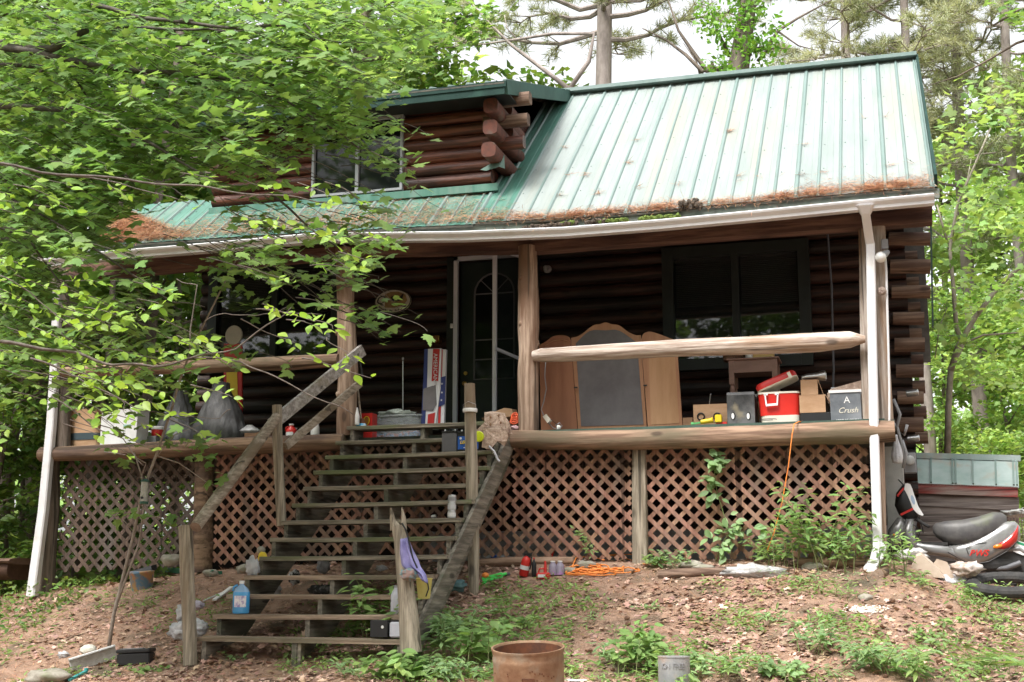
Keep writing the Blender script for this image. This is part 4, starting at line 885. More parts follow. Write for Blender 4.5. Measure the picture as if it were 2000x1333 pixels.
# corner post fittings
t = thing('porch_flood_lamp', 'white glass floodlight bulb on the corner post', 'lamp', P(1718, 500, -.1)); p = P(1720, 503, -.18); r = 11*mpp(p)
MB().blob(p, (r, r, r), n=18, m=12, wob=0).build('bulb', mat('bulb_glass', (.7, .7, .68), rough=.12, spec=.8, coat=.5), t, smooth='all')
MB().lathe(p+V((.02, .03, .02)), [(r*.6, 0), (r*.65, .04), (r*.4, .1)], ax=(.5, .5, .5), n=14).build('socket', 'grey_plastic', t)
p = P(1728, 478, -.08); MB().box(p-V((.035, .03, .055)), p+V((.035, .03, .055)), bev=.006).build('junction_box', 'grey_plastic', t)
MB().tube([P(x, y, -.08) for x, y in [(1728, 490), (1731, 530), (1734, 640), (1737, 760), (1737, 822)]], .012, n=8).build('conduit', 'gutter', t)
p = P(1722, 570, -.1); tag(MB().lathe(p, [(.045, 0), (.05, .02), (.03, .035), (.012, .04)], ax=(0, -1, 0), n=14).build('wasp_nest', mat('grey_paper_nest', (.2, .14, .12), (.32, .25, .2), scale=30, bump=1), None, loc=p), 'small round brown knob nest on the corner post', 'nest')
# electric meter, sacks at the cabin corner
t = thing('electric_meter', 'round glass electric meter low on the cabin corner', 'meter', P(1775, 905, 1.6)); p = P(1777, 900, 1.3)
MB().lathe(p, [(.06, 0), (.062, .04), (.05, .09), (.03, .1)], ax=(0, -1, 0), n=20).build('meter_glass', 'glass', t, smooth=True); MB().box(p+V((-.07, 0, -.14)), p+V((.07, .1, .09)), bev=.01).build('meter_box', 'grey_plastic', t)
for i, (px, py, lb) in enumerate([(1784, 858, 'upper steel can cap on the pipe at the cabin corner'), (1782, 769, 'shiny steel can resting on a log end at the corner')]):
    p = P(px, py, 1.7); tag(MB().lathe(p-V((.07, 0, 0)), [(.035, 0), (.04, .01), (.04, .13), (.03, .14)], ax=(1, 0, .1), n=14).build('steel_can', 'steel', None, loc=p, smooth=True), lb, 'can')
bag('plastic_sack', 'clear crumpled plastic sack hanging at the corner below the sill', 'sack', P(1753, 905, .3), .06, .05, .3, 'white_bag', seed=3, neck=.3)
t = thing('hose', 'dark hose and cables dangling at the cabin corner', 'hose', P(1765, 850, .5)); mb = MB()
for ps in ([(1738, 820), (1752, 835), (1762, 870), (1765, 900)], [(1745, 780), (1758, 810), (1750, 840), (1766, 850), (1772, 830)], [(1762, 860), (1770, 885), (1764, 915)]): mb.tube([P(x, y, .5) for x, y in ps], .018, n=7)
mb.build('hose_line', 'grey_plastic', t, smooth='all')
# orange cord dangling
t = thing('extension_cord', 'orange extension cord dangling from the porch edge to the ground', 'cord', P(1540, 1050, -.35)); MB().tube([P(x, y, Y) for x, y, Y in [(1578, 824, .05), (1560, 824, -.1), (1551, 829, -.33), (1547, 850, -.36), (1540, 910, -.36), (1528, 980, -.36), (1512, 1040, -.38), (1499, 1075, -.4)]], .006, n=6).build('cord_line', 'orange_cord', t, smooth='all')
# ================================================================ DOOR AREA AND LEFT HALF
M['flag_blue'] = mat('flag_blue', (.02, .03, .12), rough=.5); M['flag_red'] = mat('flag_red', (.35, .02, .02), rough=.5); M['flag_white'] = mat('flag_white', (.5, .5, .52), rough=.5)
Yf = .55; t = thing('firework_carton', 'tall leaning carton striped in blue white and red with stars', 'box', P(850, 830, Yf)); o = (0, .12, 0)
MB().prism([P(x, y, Yf) for x, y in [(829, 682), (862, 681), (860, 760), (850, 838), (822, 838), (826, 760)]], o).build('carton_body', 'flag_white', t)
for pts, m in ([[(829, 682), (836, 682), (834, 760), (830, 838), (822, 838), (826, 760)], 'flag_blue'], [[(846, 682), (859, 682), (856, 745), (843, 745)], 'flag_red'], [[(836, 810), (850, 806), (847, 838), (834, 838)], 'flag_red']): MB().prism([P(x, y, Yf)-V((0, .004, 0)) for x, y in pts], (0, .002, 0)).build('printed_stripe', m, t)
MB().prism([P(x, y, Yf)-V((0, .007, 0)) for x, y in [(827, 760), (851, 752), (853, 790), (846, 803), (826, 802)]], (0, .003, 0)).build('grey_patch', 'backing', t)
o_ = text('AMERICANA', .07, P(850, 722, Yf-.008), 'flag_white', 'lettering', t); o_.data.transform(Matrix.Rotation(R(90), 4, 'Y'))
t = thing('folded_flag', 'folded starred flag leaning right of the striped carton', 'flag', P(868, 830, Yf+.05)); Yg = Yf+.02
MB().prism([P(x, y, Yg) for x, y in [(860, 683), (871, 683), (867, 838), (851, 838)]], (0, .05, 0)).build('flag_stripes', 'flag_white', t)
MB().prism([P(x, y, Yg)-V((0, .003, 0)) for x, y in [(861, 683), (865, 683), (860, 838), (855, 838)]], (0, .002, 0)).build('flag_stripe_red', 'flag_red', t)
MB().prism([P(x, y, Yg)-V((0, .008, 0)) for x, y in [(858, 738), (871, 735), (869, 790), (856, 796)]], (0, .004, 0)).build('star_field', 'flag_blue', t)
for px, py in ((863, 750), (863, 767), (862, 782)):
    c = P(px, py, Yg-.011); MB().prism([c+V(((.016 if k % 2 == 0 else .006)*math.sin(k*PI/5), 0, (.016 if k % 2 == 0 else .006)*math.cos(k*PI/5))) for k in range(10)], (0, .002, 0)).build('star', 'flag_white', t)
p = P(787, 800, 1.2); tag(MB().tube([P(787, 706, 1.2), P(787, 835, 1.2)], .008, n=8).lathe(P(787, 704, 1.2), [(.012, 0), (.015, .03), (.008, .04)], n=10).build('metal_pole', 'steel', None, loc=p), 'thin upright steel pole before the log wall near the door', 'pole')
p = P(855, 665, YW-.1); t = thing('brass_mailbox', 'small copper coloured mailbox fixed on the wall above the striped carton', 'mailbox', p); MB().box(p+V((-.09, -.1, -.05)), p+V((.04, .06, .05)), bev=.01).build('mailbox_body', mat('copper', (.25, .11, .04), rough=.35, metal=.6), t); MB().box(p+V((.045, -.11, -.05)), p+V((.055, -.09, .04))).build('mailbox_edge', 'brass', t)
# oval plaque
p = P(767, 589, YW-.04); t = thing('oval_sign', 'oval cream plaque with a duck picture and small lettering on the log wall', 'sign', p); rx_, rz_ = 38*mpp(p), 24*mpp(p)
M['plaque'] = mat('plaque_cream', (.42, .4, .34), (.5, .47, .4), scale=6)
ell = lambda a, b, dy, n=36: [p+V((a*math.cos(2*PI*k/n), dy, b*math.sin(2*PI*k/n))) for k in range(n)]
MB().prism(ell(rx_, rz_, 0), (0, .02, 0)).build('plaque_board', 'plaque', t)
MB().tube(ell(rx_*.97, rz_*.97, -.003)+[ell(rx_*.97, rz_*.97, -.003)[0]], .006, n=5, cap=False).build('plaque_border', 'black', t)
MB().prism([q for q in [p+V((a*rx_, -.005, b*rz_)) for a, b in [(-.42, -.5), (-.42, .62), (-.1, .8), (.3, .78), (.7, .5), (.8, 0), (.6, -.35), (.1, -.55)]]], (0, .003, 0)).build('plaque_scene', mat('plaque_brown', (.2, .12, .05), (.32, .22, .1), scale=9), t)
text('Q', .16, p+V((-rx_*.68, -.004, .02)), 'black', 'monogram', t, shear=.3); 
mb = MB(); mb.blob(p+V((.06, -.014, .02)), (.07, .004, .025), n=12, m=6, wob=.1).blob(p+V((.0, -.014, .05)), (.02, .004, .018), n=8, m=6, wob=0).prism([p+V((-.02, -.016, .05)), p+V((-.045, -.016, .045)), p+V((-.02, -.016, .04))], (0, .003, 0)).prism([p+V((.08, -.016, .03)), p+V((.16, -.016, .1)), p+V((.14, -.016, .02))], (0, .003, 0)); mb.build('duck_picture', 'black', t)
mb = MB()
for i in range(20):
    if i in (7, 10, 14): continue
    a = R(-150+i*6.4); q = p+V((rx_*.84*math.cos(a), -.004, rz_*.8*math.sin(a))); mb.box(q-V((.006, .001, .009)), q+V((.006, .001, .009+.004*(i % 3))))
mb.build('faded_lettering', 'black', t)
# boxes by the door
p = P(975, 800, .7); x0, x1 = P(946, 800, .75).x, P(1006, 800, .75).x
carton('cardboard_box', 'open brown cardboard carton slumped at the door sill', 'box', x0, x1, .75, 1.2, DZ, .22, m='card_dark', flaps=[('f', .3, .12), ('r', 1.2, .16), ('b', 1.3, .18)])
c = P(985, 790, .55); tag(MB().prism([P(x, y, .55) for x, y in [(962, 806), (985, 797), (1000, 800), (1003, 812), (975, 818)]], (0, .2, .02)).build('cardboard_scrap', 'card', None, loc=c), 'bent cardboard scrap lying before the slumped carton', 'cardboard')
c = P(1005, 828, .05); t = thing('ratchet_strap', 'coil of red orange strap beside the central post', 'strap', c)
mb = MB()
for k in range(4): mb.tube([c+V((.05*math.cos(a)*(1-.1*k), .03*math.sin(a), .02*k+.03+.035*math.sin(a))) for a in [2*PI*q/16 for q in range(17)]], .008, n=6)
mb.build('strap_coil', mat('orange_red_strap', (.7, .1, .03), rough=.5), t, smooth='all')
crumple('pink_rag', 'pale pink rag below the red orange strap', 'rag', P(1004, 838, .02), (.06, .05, .03), mat('pink_cloth', (.6, .4, .42)), seed=9)
# clear storage tote with cloth
x0, x1 = P(724, 830, .5).x, P(822, 830, .5).x; t = thing('storage_tote', 'clear plastic storage tote with jumbled things left of the striped carton', 'tote', ((x0+x1)/2, .7, DZ)); h = P(770, 812, .5).z-DZ-.02
M['tote'] = mat('clear_tote_plastic', (.45, .48, .5), rough=.15, alpha=.4, spec=.6)
MB().loft([(V(((x0+x1)/2, .72, DZ+z)), V(((x1-x0)*.5*k, 0, 0)), V((0, .22*k, 0))) for z, k in ((.005, .9), (h, 1), (h+.01, 1.05), (h+.03, 1.05))], n=28, e=.3).build('tote_body', 'tote', t)
mb = MB(); random.seed(4)
for k in range(9): mb.blob(V((lerp(x0, x1, .1+.09*k), .65, DZ+.06+random.uniform(0, .03))), (.06, .05, .05), n=8, m=6, wob=.5, seed=k)
mb.build('tote_contents', mat('tote_jumble', (.3, .1, .08), (.1, .2, .35), scale=9, lo=.45, hi=.55), t)
crumple('grey_towel', 'grey green towel crumpled on top of the clear tote', 'towel', P(775, 812, .65), (.24, .12, .06), mat('grey_green_towel', (.24, .28, .25), (.34, .38, .34), scale=12, bump=1), seed=2, amp=.6)
# red coffee carton, broom, blue pack
x0, x1 = P(700, 830, .25).x, P(727, 830, .25).x; t = carton('red_carton', 'red food carton with a yellow emblem right of the second post', 'box', x0, x1, .25, .4, DZ, P(712, 806, .25).z-DZ-.01, m='red')
p = P(716, 822, .245); MB().prism([p+V((.035*math.cos(a), 0, .05*math.sin(a))) for a in [2*PI*k/20 for k in range(20)]], (0, .003, 0)).build('emblem', mat('emblem_brown', (.3, .12, .02)), t); MB().tube([p+V((.035*math.cos(a), -.002, .05*math.sin(a))) for a in [2*PI*k/20 for k in range(21)]], .005, n=5, cap=False).build('emblem_ring', 'yellow', t)
p = P(704, 838, .05); t = thing('snack_pack', 'light blue and white plastic pack on the top step', 'pack', p); MB().loft([(p+V((x, 0, .03)), V((0, .03*k, 0)), V((0, 0, .035*k))) for x, k in ((-.07, .5), (-.06, .9), (.0, 1), (.06, .9), (.07, .5))], n=12, e=.6).build('pack_body', mat('light_blue_film', (.08, .4, .7), (.6, .7, .8), scale=14, lo=.48, hi=.55, rough=.25), t)
p = P(697, 830, .0); tag(MB().lathe(p, [(.03, 0), (.03, .1), (.012, .17), (.01, .2)], n=12).build('spray_bottle', 'white_plastic', None, loc=p), 'slim white pointed bottle against the second post', 'bottle')
a, b = P(706, 828, .1), P(697, 740, .12); t = thing('broom', 'wooden broom stick leaning behind the second post', 'broom', a); MB().tube([a, b], .012, n=8).build('broom_stick', 'handrail_wood', t); MB().loft([(a, V((.05, 0, 0)), V((0, .02, 0))), (a+V((0, 0, .06)), V((.03, 0, 0)), V((0, .02, 0)))], n=10).build('broom_head', 'rust_dark', t)
t = thing('black_strap', 'thin black strap hanging between the two sloping handrails', 'strap', P(703, 720, -.2)); MB().tube([P(x, y, -.2) for x, y in [(701, 678), (700, 690), (705, 715), (708, 735), (706, 748)]], .01, n=6).build('strap_line', 'black', t, smooth='all')
# left porch clutter
M['bluewhite'] = mat('red_white_label', (.6, .05, .04), (.6, .58, .58), scale=9, lo=.48, hi=.52)
p = P(613, 850, .12); bottle('white_jug', 'tall white plastic jug standing left of the second post', 'jug', (p.x, .15, DZ), .052, .24, 'white_plastic', neck=.6, handle=True)
p = P(563, 850, .12); t = bottle('oil_jug', 'red and white oil jug behind the middle newel post', 'jug', (p.x, .2, DZ), .065, .21, 'red', neck=.4, handle=True, lab='paper_white')
for px, lb in ((578, 'dark bottle right of the red and white oil jug'), (593, 'smoky bottle left of the tall white jug')):
    p = P(px, 850, .5); bottle('glass_bottle', lb, 'bottle', (p.x, .5, DZ), .035, .2, mat('smoky_glass', (.08, .1, .11), rough=.1, spec=.7), capm='grey_plastic')
bag('shopping_bag', 'small white plastic bag crumpled on the porch edge', 'bag', P(487, 845, .25), .12, .08, .09, 'white_bag', seed=5, neck=.4)
x0, x1 = P(478, 840, .5).x, P(518, 840, .5).x; carton('cardboard_box', 'low brown carton behind the small white bag', 'box', x0, x1, .5, .75, DZ, .17, m='card_dark')
bag('garbage_bag', 'large tied grey garbage bag left of the middle newel post', 'bag', (P(428, 850, .6).x, .6, DZ), .36, .3, .82, 'grey_bag', seed=1, neck=.35, folds=14, amp=.07)
bag('garbage_bag', 'slumped dark garbage bag behind the leaves left of the larger grey bag', 'bag', (P(345, 850, .8).x, .85, DZ), .33, .28, .78, 'grey_bag', seed=8, neck=.3, folds=12, amp=.08)
p = P(455, 720, 1.2); t = thing('bird_seed_sign', 'tall red and yellow panel with a round top behind the garbage bags', 'panel', (p.x, 1.2, DZ)); 
prismpx('panel_body', [(437, 848), (437, 672), (472, 672), (472, 848)], 1.2, .03, 'red', t); prismpx('panel_patch', [(442, 705), (462, 700), (466, 848), (444, 848)], 1.19, .008, 'yellow', t)
c = P(456, 655, 1.2); MB().prism([c+V((.12*math.cos(a), 0, .13*math.sin(a))) for a in [2*PI*k/20 for k in range(20)]], (0, .03, 0)).build('panel_top', 'plaque', t)
x0, x1 = P(196, 850, .15).x, P(232, 850, .15).x; carton('white_carton', 'white carton beside the brown paper bag', 'box', x0, x1, .15, .4, DZ, P(214, 811, .15).z-DZ, m='paper_white', flaps=[('f', 2.0, .04)])
x0, x1 = P(229, 850, .1).x, P(268, 850, .1).x; t = carton('white_carton', 'white carton with faded green print right of the plain one', 'box', x0, x1, .08, .35, DZ, P(248, 800, .1).z-DZ, m='paper_white', flaps=[('b', 1.4, .07)]); q = P(248, 832, .075); MB().box(q-V((.05, .002, .015)), q+V((.05, .003, .015))).build('green_print', mat('faded_green', (.25, .45, .38)), t)
p = P(276, 845, .4); tag(MB().lathe((p.x, .4, DZ+.15), [(.03, 0), (.045, .01), (.045, .13), (.035, .14)], n=14).build('white_cup', 'white_plastic', None, loc=(p.x, .4, DZ+.15)), 'white plastic tub standing behind the green printed carton', 'tub')
tag(MB().box((p.x-.12, .33, DZ), (p.x+.25, .6, DZ+.148), bev=.01).build('plastic_bin', 'grey_plastic', None, loc=(p.x, .33, DZ)), 'low grey plastic bin under the white tub', 'bin')
p = P(305, 840, .38); t = thing('red_white_container', 'red and white container on the grey bin', 'container', (p.x, .42, DZ+.15)); MB().lathe((p.x, .42, DZ+.15), [(.07, 0), (.08, .03), (.08, .08)], n=16).build('container_body', 'red', t); MB().lathe((p.x, .42, DZ+.231), [(.085, 0), (.085, .03), (.07, .04)], n=16).build('container_lid', 'white_plastic', t)
# brown paper bag
x0, x1 = P(135, 860, .1).x, P(190, 860, .1).x; t = thing('paper_bag', 'brown paper sack with a dark band at the left end of the porch', 'bag', (x0, .1, DZ)); h = P(160, 800, .1).z-DZ
mb = MB(); mb.loft([(V(((x0+x1)/2+dx, .2, DZ+z)), V(((x1-x0)*.5*k, 0, 0)), V((0, .12*k, 0))) for z, k, dx in ((0, .95, .01), (h*.3, 1, 0), (h*.7, .98, -.02), (h, 1.02, -.05))], n=20, e=.35); mb.build('bag_body', 'card', t)
MB().loft([(V(((x0+x1)/2, .2, DZ+z)), V(((x1-x0)*.505, 0, 0)), V((0, .124, 0))) for z in (h*.2, h*.38)], n=20, e=.35).build('bag_band', mat('dark_band', (.04, .06, .07)), t)
crumple('white_paper', 'crumpled white paper poking out of the brown paper sack', 'paper', (x0+.08, .15, DZ+h+.03), (.09, .07, .06), 'paper_white', seed=4)
p = P(215, 800, .7); t = thing('black_tub', 'wide black plastic tub behind the white cartons', 'tub', (p.x, .75, DZ+.0)); MB().lathe((p.x, .75, DZ), [(.18, 0), (.2, .05), (.27, .44), (.29, .46), (.28, .48)], n=24).build('tub_body', 'black', t)
# ================================================================ ON THE STAIRS
def onstep(i, px, dy=.12): x, xb, Y, z = TR[i]; return V((P(px, ty[i], Y+dy).x, Y+dy, z+.004))
M['blue_fluid'] = mat('blue_washer_fluid', (.05, .3, .62), (.08, .36, .7), scale=3, rough=.12, spec=.6, coat=.4)
c = onstep(1, 470, .1); t = thing('washer_fluid_jug', 'clear gallon jug of bright blue washer fluid on the second step', 'jug', c); r = .083
MB().lathe(c, [(r*.9, 0), (r, .012), (r, .19), (r*.97, .2)], n=24, sy=.85).build('jug_body', 'blue_fluid', t, smooth=True)
MB().lathe(c+V((0, 0, .2)), [(r*.97, 0), (r*.75, .035), (r*.3, .065), (r*.26, .08)], n=24, sy=.85).build('jug_shoulder', mat('jug_clear_plastic', (.3, .48, .72), rough=.12, spec=.6, alpha=.8), t, smooth=True)
MB().lathe(c+V((0, 0, .278)), [(.025, 0), (.025, .025), (.022, .028)], n=16).build('jug_cap', 'white_plastic', t)
MB().tube([c+V((-.03, -.03, .265)), c+V((-.065, -.03, .25)), c+V((-.075, -.035, .21))], .011, n=8).build('jug_handle', 'blue_fluid', t, smooth='all')
vs = []
for k in range(9): a = -PI/2-.5+1.5*k/8; vs += [c+V((r*1.01*math.cos(a), r*.865*math.sin(a), .06)), c+V((r*1.01*math.cos(a), r*.865*math.sin(a), .165))]
MB().add(vs, [(2*k, 2*k+2, 2*k+3, 2*k+1) for k in range(8)]).build('jug_label', mat('jug_label_print', (.75, .72, .75), (.3, .25, .5), scale=22, lo=.45, hi=.6, spot=(.7, .5, .4), spot_scale=14), t)
# cans stacked at the sixth step
c = onstep(6, 882, .1); names = ['lowest', 'middle', 'topmost']; r = 8.2*mpp(c); hh = P(882, 967, c.y).z-c.z; 
for k in range(3):
    z0 = c.z+hh*k/3; t = thing('tin_can', names[k]+' of the three grey tin cans stacked on a middle step', 'can', (c.x, c.y, z0), 'stack of three tin cans on the stairs'); q = V((c.x+.002*k, c.y, z0)); h = hh/3-.002
    MB().lathe(q, [(r*.96, 0), (r, .004), (r, h-.004), (r*.96, h)], n=18).build('can_body', 'steel', t); 
    MB().lathe(q+V((0, 0, h*.2)), [(r*1.02, 0), (r*1.02, h*.5)], n=18).build('can_label', ['paper_white', 'flag_white', 'grey_plastic'][k], t)
c = onstep(6, 848, .08); t = thing('small_tin', 'small tipped tin left of the stacked cans', 'tin', c); MB().lathe(c+V((-.03, 0, .016)), [(.014, 0), (.018, .01), (.018, .05)], ax=(1, 0, .1), n=12).build('tin_body', 'steel', t)
# batteries on step 11
def battery(nm, label, c, w_, d, h, m, lab=None):
    t = thing(nm, label, 'battery', c); x, y, z = c
    MB().box((x-w_/2, y, z), (x+w_/2, y+d, z+h*.84), bev=.006).build('battery_case', m, t); MB().box((x-w_/2-.003, y-.003, z+h*.84), (x+w_/2+.003, y+d+.003, z+h*.93), bev=.003).build('battery_lid', 'black', t)
    for dx in (-.33, .33): MB().lathe((x+dx*w_, y+.03, z+h*.93), [(.011, 0), (.009, .02)], n=10).build('terminal', 'paper_white' if dx < 0 else 'steel', t)
    MB().tube([(x-.2*w_, y+d/2, z+h*.93), (x-.1*w_, y+d/2-.02, z+h*1.05), (x+.3*w_, y+d/2-.02, z+h*1.02), (x+.45*w_, y+d/2, z+h*.93)], .007, n=6).build('carry_strap', 'black', t, smooth='all')
    return t
c = onstep(10, 877, .05); s_ = mpp(c); M['bat_grey'] = mat('grey_battery_case', (.1, .1, .11), (.14, .14, .15), scale=5, rough=.5)
battery('car_battery', 'dark grey car battery on an upper step', c, 31*s_, .17, 44*s_, 'bat_grey')
c = onstep(10, 914, .04); t = battery('car_battery', 'blue labelled car battery behind the tall newel post', c, 44*s_, .17, 42*s_, 'black')
q = P(912, 878, c.y-.004); MB().box((c.x-21*s_, c.y-.004, c.z+.02), (c.x+21*s_, c.y-.0005, c.z+29*s_)).build('battery_label', 'blue', t)
text('LEGEND', .048, (c.x-.0, c.y-.006, c.z+17*s_), 'yellow', 'battery_name', t, shear=.2, bold=.0015); MB().box((c.x-.05, c.y-.006, c.z+6*s_), (c.x+.05, c.y-.0045, c.z+7.5*s_)).build('battery_line', 'white_paint', t)
MB().prism([V((c.x-15*s_+.014*math.cos(k*PI/3), c.y-.006, c.z+25*s_+.014*math.sin(k*PI/3))) for k in range(6)], (0, .002, 0)).build('battery_logo', 'white_paint', t)
# soggy cardboard draped on the top steps
t = thing('torn_carton', 'soggy torn cardboard carton collapsed on the upper right of the stairs', 'box', P(972, 880, -.7)); Yk = -.62
mb = MB()
for pts, dy in ([[(946, 806), (962, 804), (985, 808), (992, 830), (996, 850), (990, 860), (968, 852), (946, 850)], 0], [(942, 850), (970, 846), (996, 852), (992, 866), (985, 878), (968, 868), (958, 884), (943, 876), (950, 866)][0:9] and [[(944, 838), (994, 838), (990, 862), (984, 872), (972, 862), (958, 878), (940, 874)], -.08],
                [[(930, 842), (945, 826), (950, 830), (944, 846)], -.03], [[(984, 810), (994, 826), (1000, 848), (992, 846), (986, 830)], -.05]):
    n0 = len(pts); ctr = V((0, 0, 0)); PP = [P(x, y, Yk+dy)+V((0, .03*fbm(x*.05, y*.05), 0)) for x, y in pts]
    mb.prism(PP, (0, .02, .005))
mb.build('carton_sheet', 'card_old', t)
MB().tube([P(x, y, Yk-.1) for x, y in [(955, 872), (965, 882), (972, 898), (976, 902)]], .012, n=7, wob=.3).build('plastic_strip', 'white_bag', t)
for k, (x, y) in enumerate([(958, 815), (958, 830), (974, 812), (978, 826), (980, 838)]): p = P(x, y, Yk-.006); MB().blob(p, (.012, .004, .016), n=8, m=5, wob=.3, seed=k).build('dent_hole', 'card_dark', t)
p = P(935, 853, -.75); t = thing('tape_measure', 'round lime yellow tape measure disc by the torn carton', 'tape measure', p); MB().lathe(p+V((0, .02, 0)), [(.05, 0), (.058, .008), (.058, .03), (.05, .035), (.025, .036)], ax=(0, -1, 0), n=24).build('disc', 'lime', t)
# cloth on the broken post
M['cloth'] = mat('lavender_cloth', (.2, .19, .42), (.34, .32, .58), scale=8, bump=.5)
t = thing('lavender_cloth', 'lavender blue cloth draped over the broken post', 'cloth', P(795, 1100, Yb)); Yc = Yb-.11
def drape(L_, Rr, Y, m, nm, t, fold=.018, n=16, rows=18):
    vs = []
    for i in range(rows+1):
        f_ = i/rows*(len(L_)-1); a = min(len(L_)-2, int(f_)); s = f_-a
        l = (lerp(L_[a][0], L_[a+1][0], s), lerp(L_[a][1], L_[a+1][1], s)); r_ = (lerp(Rr[a][0], Rr[a+1][0], s), lerp(Rr[a][1], Rr[a+1][1], s))
        for j in range(n+1):
            u = j/n; p = P(lerp(l[0], r_[0], u), lerp(l[1], r_[1], u), Y+.05*(abs(u-.5)*2)**2); vs.append(p+V((0, fold*math.sin(u*13+i*.25)+fold*.8*fbm(u*4, i*.2), 0)))
    o = MB().add(vs, [(i*(n+1)+j, (i+1)*(n+1)+j, (i+1)*(n+1)+j+1, i*(n+1)+j+1) for i in range(rows) for j in range(n)]).build(nm, m, t, smooth='all')
    o.modifiers.new('s', 'SOLIDIFY').thickness = .006; return o
drape([(777, 1055), (776, 1080), (780, 1105), (790, 1112), (815, 1120), (826, 1135)], [(797, 1050), (806, 1075), (815, 1092), (822, 1108), (833, 1125), (836, 1140)], Yc, 'cloth', 'cloth_sheet', t)
crumple('teal_rag', 'small teal and brown rag bunched under the lavender cloth', 'rag', P(798, 1122, Yb-.12), (.07, .05, .05), mat('teal_rag_cloth', (.12, .3, .35), (.3, .2, .18), scale=10, lo=.45, hi=.55), seed=6)
t = thing('black_rope', 'black rope tied at the top of the broken post', 'cord', P(790, 1020, Yb)); MB().tube([P(x, y, Yb-.1) for x, y in [(785, 1022), (792, 1034), (797, 1050), (806, 1090), (815, 1110)]], .008, n=6).build('cord_line', 'black', t)
t = thing('yellow_bucket', 'faded yellow bucket with a dark hoop behind the broken post', 'bucket', P(830, 1160, -2.75)); q = P(828, 1170, -2.75); MB().lathe(q, [(.05, 0), (.055, .01), (.072, .17), (.078, .18), (.07, .185)], n=20).build('bucket_body', mat('faded_yellow', (.55, .45, .12), (.62, .55, .2), scale=5), t, smooth=True); MB().tube([q+V((.04, -.06, .02)), q+V((.065, -.06, .09)), q+V((.05, -.06, .17))], .006, n=6).build('bucket_hoop', 'black', t)
# cases on the lowest step
c = onstep(0, 738, .06); s_ = mpp(c); tag(MB().box((c.x-17*s_, c.y, c.z), (c.x+20*s_, c.y+.16, c.z+33*s_), bev=.005).lathe((c.x+9*s_, c.y, c.z+20*s_), [(.014, 0), (.012, .003)], ax=(0, -1, 0), n=14, mi=1).build('black_case', ['black', 'paper_white'], None, loc=c), 'black case with a round white dot on the lowest step', 'case')
c2 = onstep(0, 773, .06); t = thing('clear_jug', 'square frosted container beside the black case on the lowest step', 'container', c2); MB().box((c2.x-14*s_, c2.y, c2.z), (c2.x+15*s_, c2.y+.13, c2.z+30*s_), bev=.012).build('container_body', mat('frosted_plastic', (.42, .43, .5), (.6, .6, .66), scale=3, rough=.3), t); MB().box((c2.x-12*s_, c2.y+.01, c2.z+30*s_), (c2.x+10*s_, c2.y+.11, c2.z+34*s_)).build('container_lid', 'black', t)
c3 = onstep(1, 772, .1); bottle('grey_bottle', 'grey bottle behind the leafy shoots on the second step', 'bottle', c3, .045, .26, mat('cloudy_plastic', (.45, .45, .5), rough=.3), capm='grey_plastic')
# clutter beside and below the stairs
for i, (px, py, Y, r, lb, m) in enumerate([(510, 1075, -1.8, (.045, .045, .04), 'grey round knob ornament left of the stairs', 'stone'), (513, 1090, -1.85, (.05, .04, .06), 'small yellow jar hanging left of the stairs', 'yellow'), (493, 1108, -2.1, (.07, .05, .09), 'white plastic bag hanging off the left side of the stairs', 'white_bag'),
    (357, 1198, -2.6, (.06, .05, .09), 'small white bag behind the lowest newel post', 'white_bag'), (352, 1232, -2.7, (.1, .06, .08), 'larger white bag on the ground at the lowest newel post', 'white_bag'), (388, 1226, -2.6, (.09, .06, .07), 'pale striped bag right of the lowest newel post', 'white_bag'), (384, 1182, -2.2, (.08, .05, .04), 'lilac wrapper lying left of the stairs', mat('lilac_wrapper', (.4, .34, .42), (.55, .5, .58), scale=9)),
    (885, 1144, -1.5, (.12, .08, .06), 'dark teal bag under the right side of the stairs', mat('teal_bag', (.05, .11, .12), (.1, .18, .19), scale=6)), (529, 1152, -1.6, (.1, .08, .09), 'translucent white jug under the stairs', mat('milky_plastic', (.4, .4, .4), (.5, .5, .5), rough=.4)), (632, 1106, -1.1, (.07, .05, .08), 'grey white bag under the middle of the stairs', mat('dusty_bag', (.25, .24, .25), (.35, .34, .36), scale=7)), (575, 1128, -1.3, (.06, .05, .07), 'white and black wrapper under the stairs', mat('wrapper_mono', (.4, .4, .4), (.04, .04, .04), scale=14, lo=.48, hi=.52)), (628, 1152, -1.5, (.13, .06, .05), 'dark crumpled wrapper under the lower steps', mat('dark_wrapper', (.06, .06, .06), (.3, .3, .3), scale=16, lo=.5, hi=.6)), (745, 1110, -1.0, (.06, .04, .03), 'scrap of white plastic in the shade under the stairs', 'white_bag')]):
    p = P(px, py, Y); crumple(['ornament', 'small_jar', 'plastic_bag', 'plastic_bag', 'plastic_bag', 'plastic_bag', 'wrapper', 'plastic_bag', 'plastic_jug', 'plastic_bag', 'wrapper', 'wrapper', 'plastic_scrap'][i], lb, 'litter' if i > 1 else 'ornament', p, r, m, seed=i, amp=.1 if i < 2 else .5)
a, b = PG(418, 1178), PG(452, 1158); t = thing('metal_strip', 'bent pale metal strip lying left of the lower steps', 'strip', a); MB().bar(a+V((0, 0, .03)), b+V((0, 0, .06)), .05, .015).bar(a+V((-.1, -.05, .02)), b+V((0, -.03, .04)), .02, .01).build('strip_sheet', 'paper_white', t)
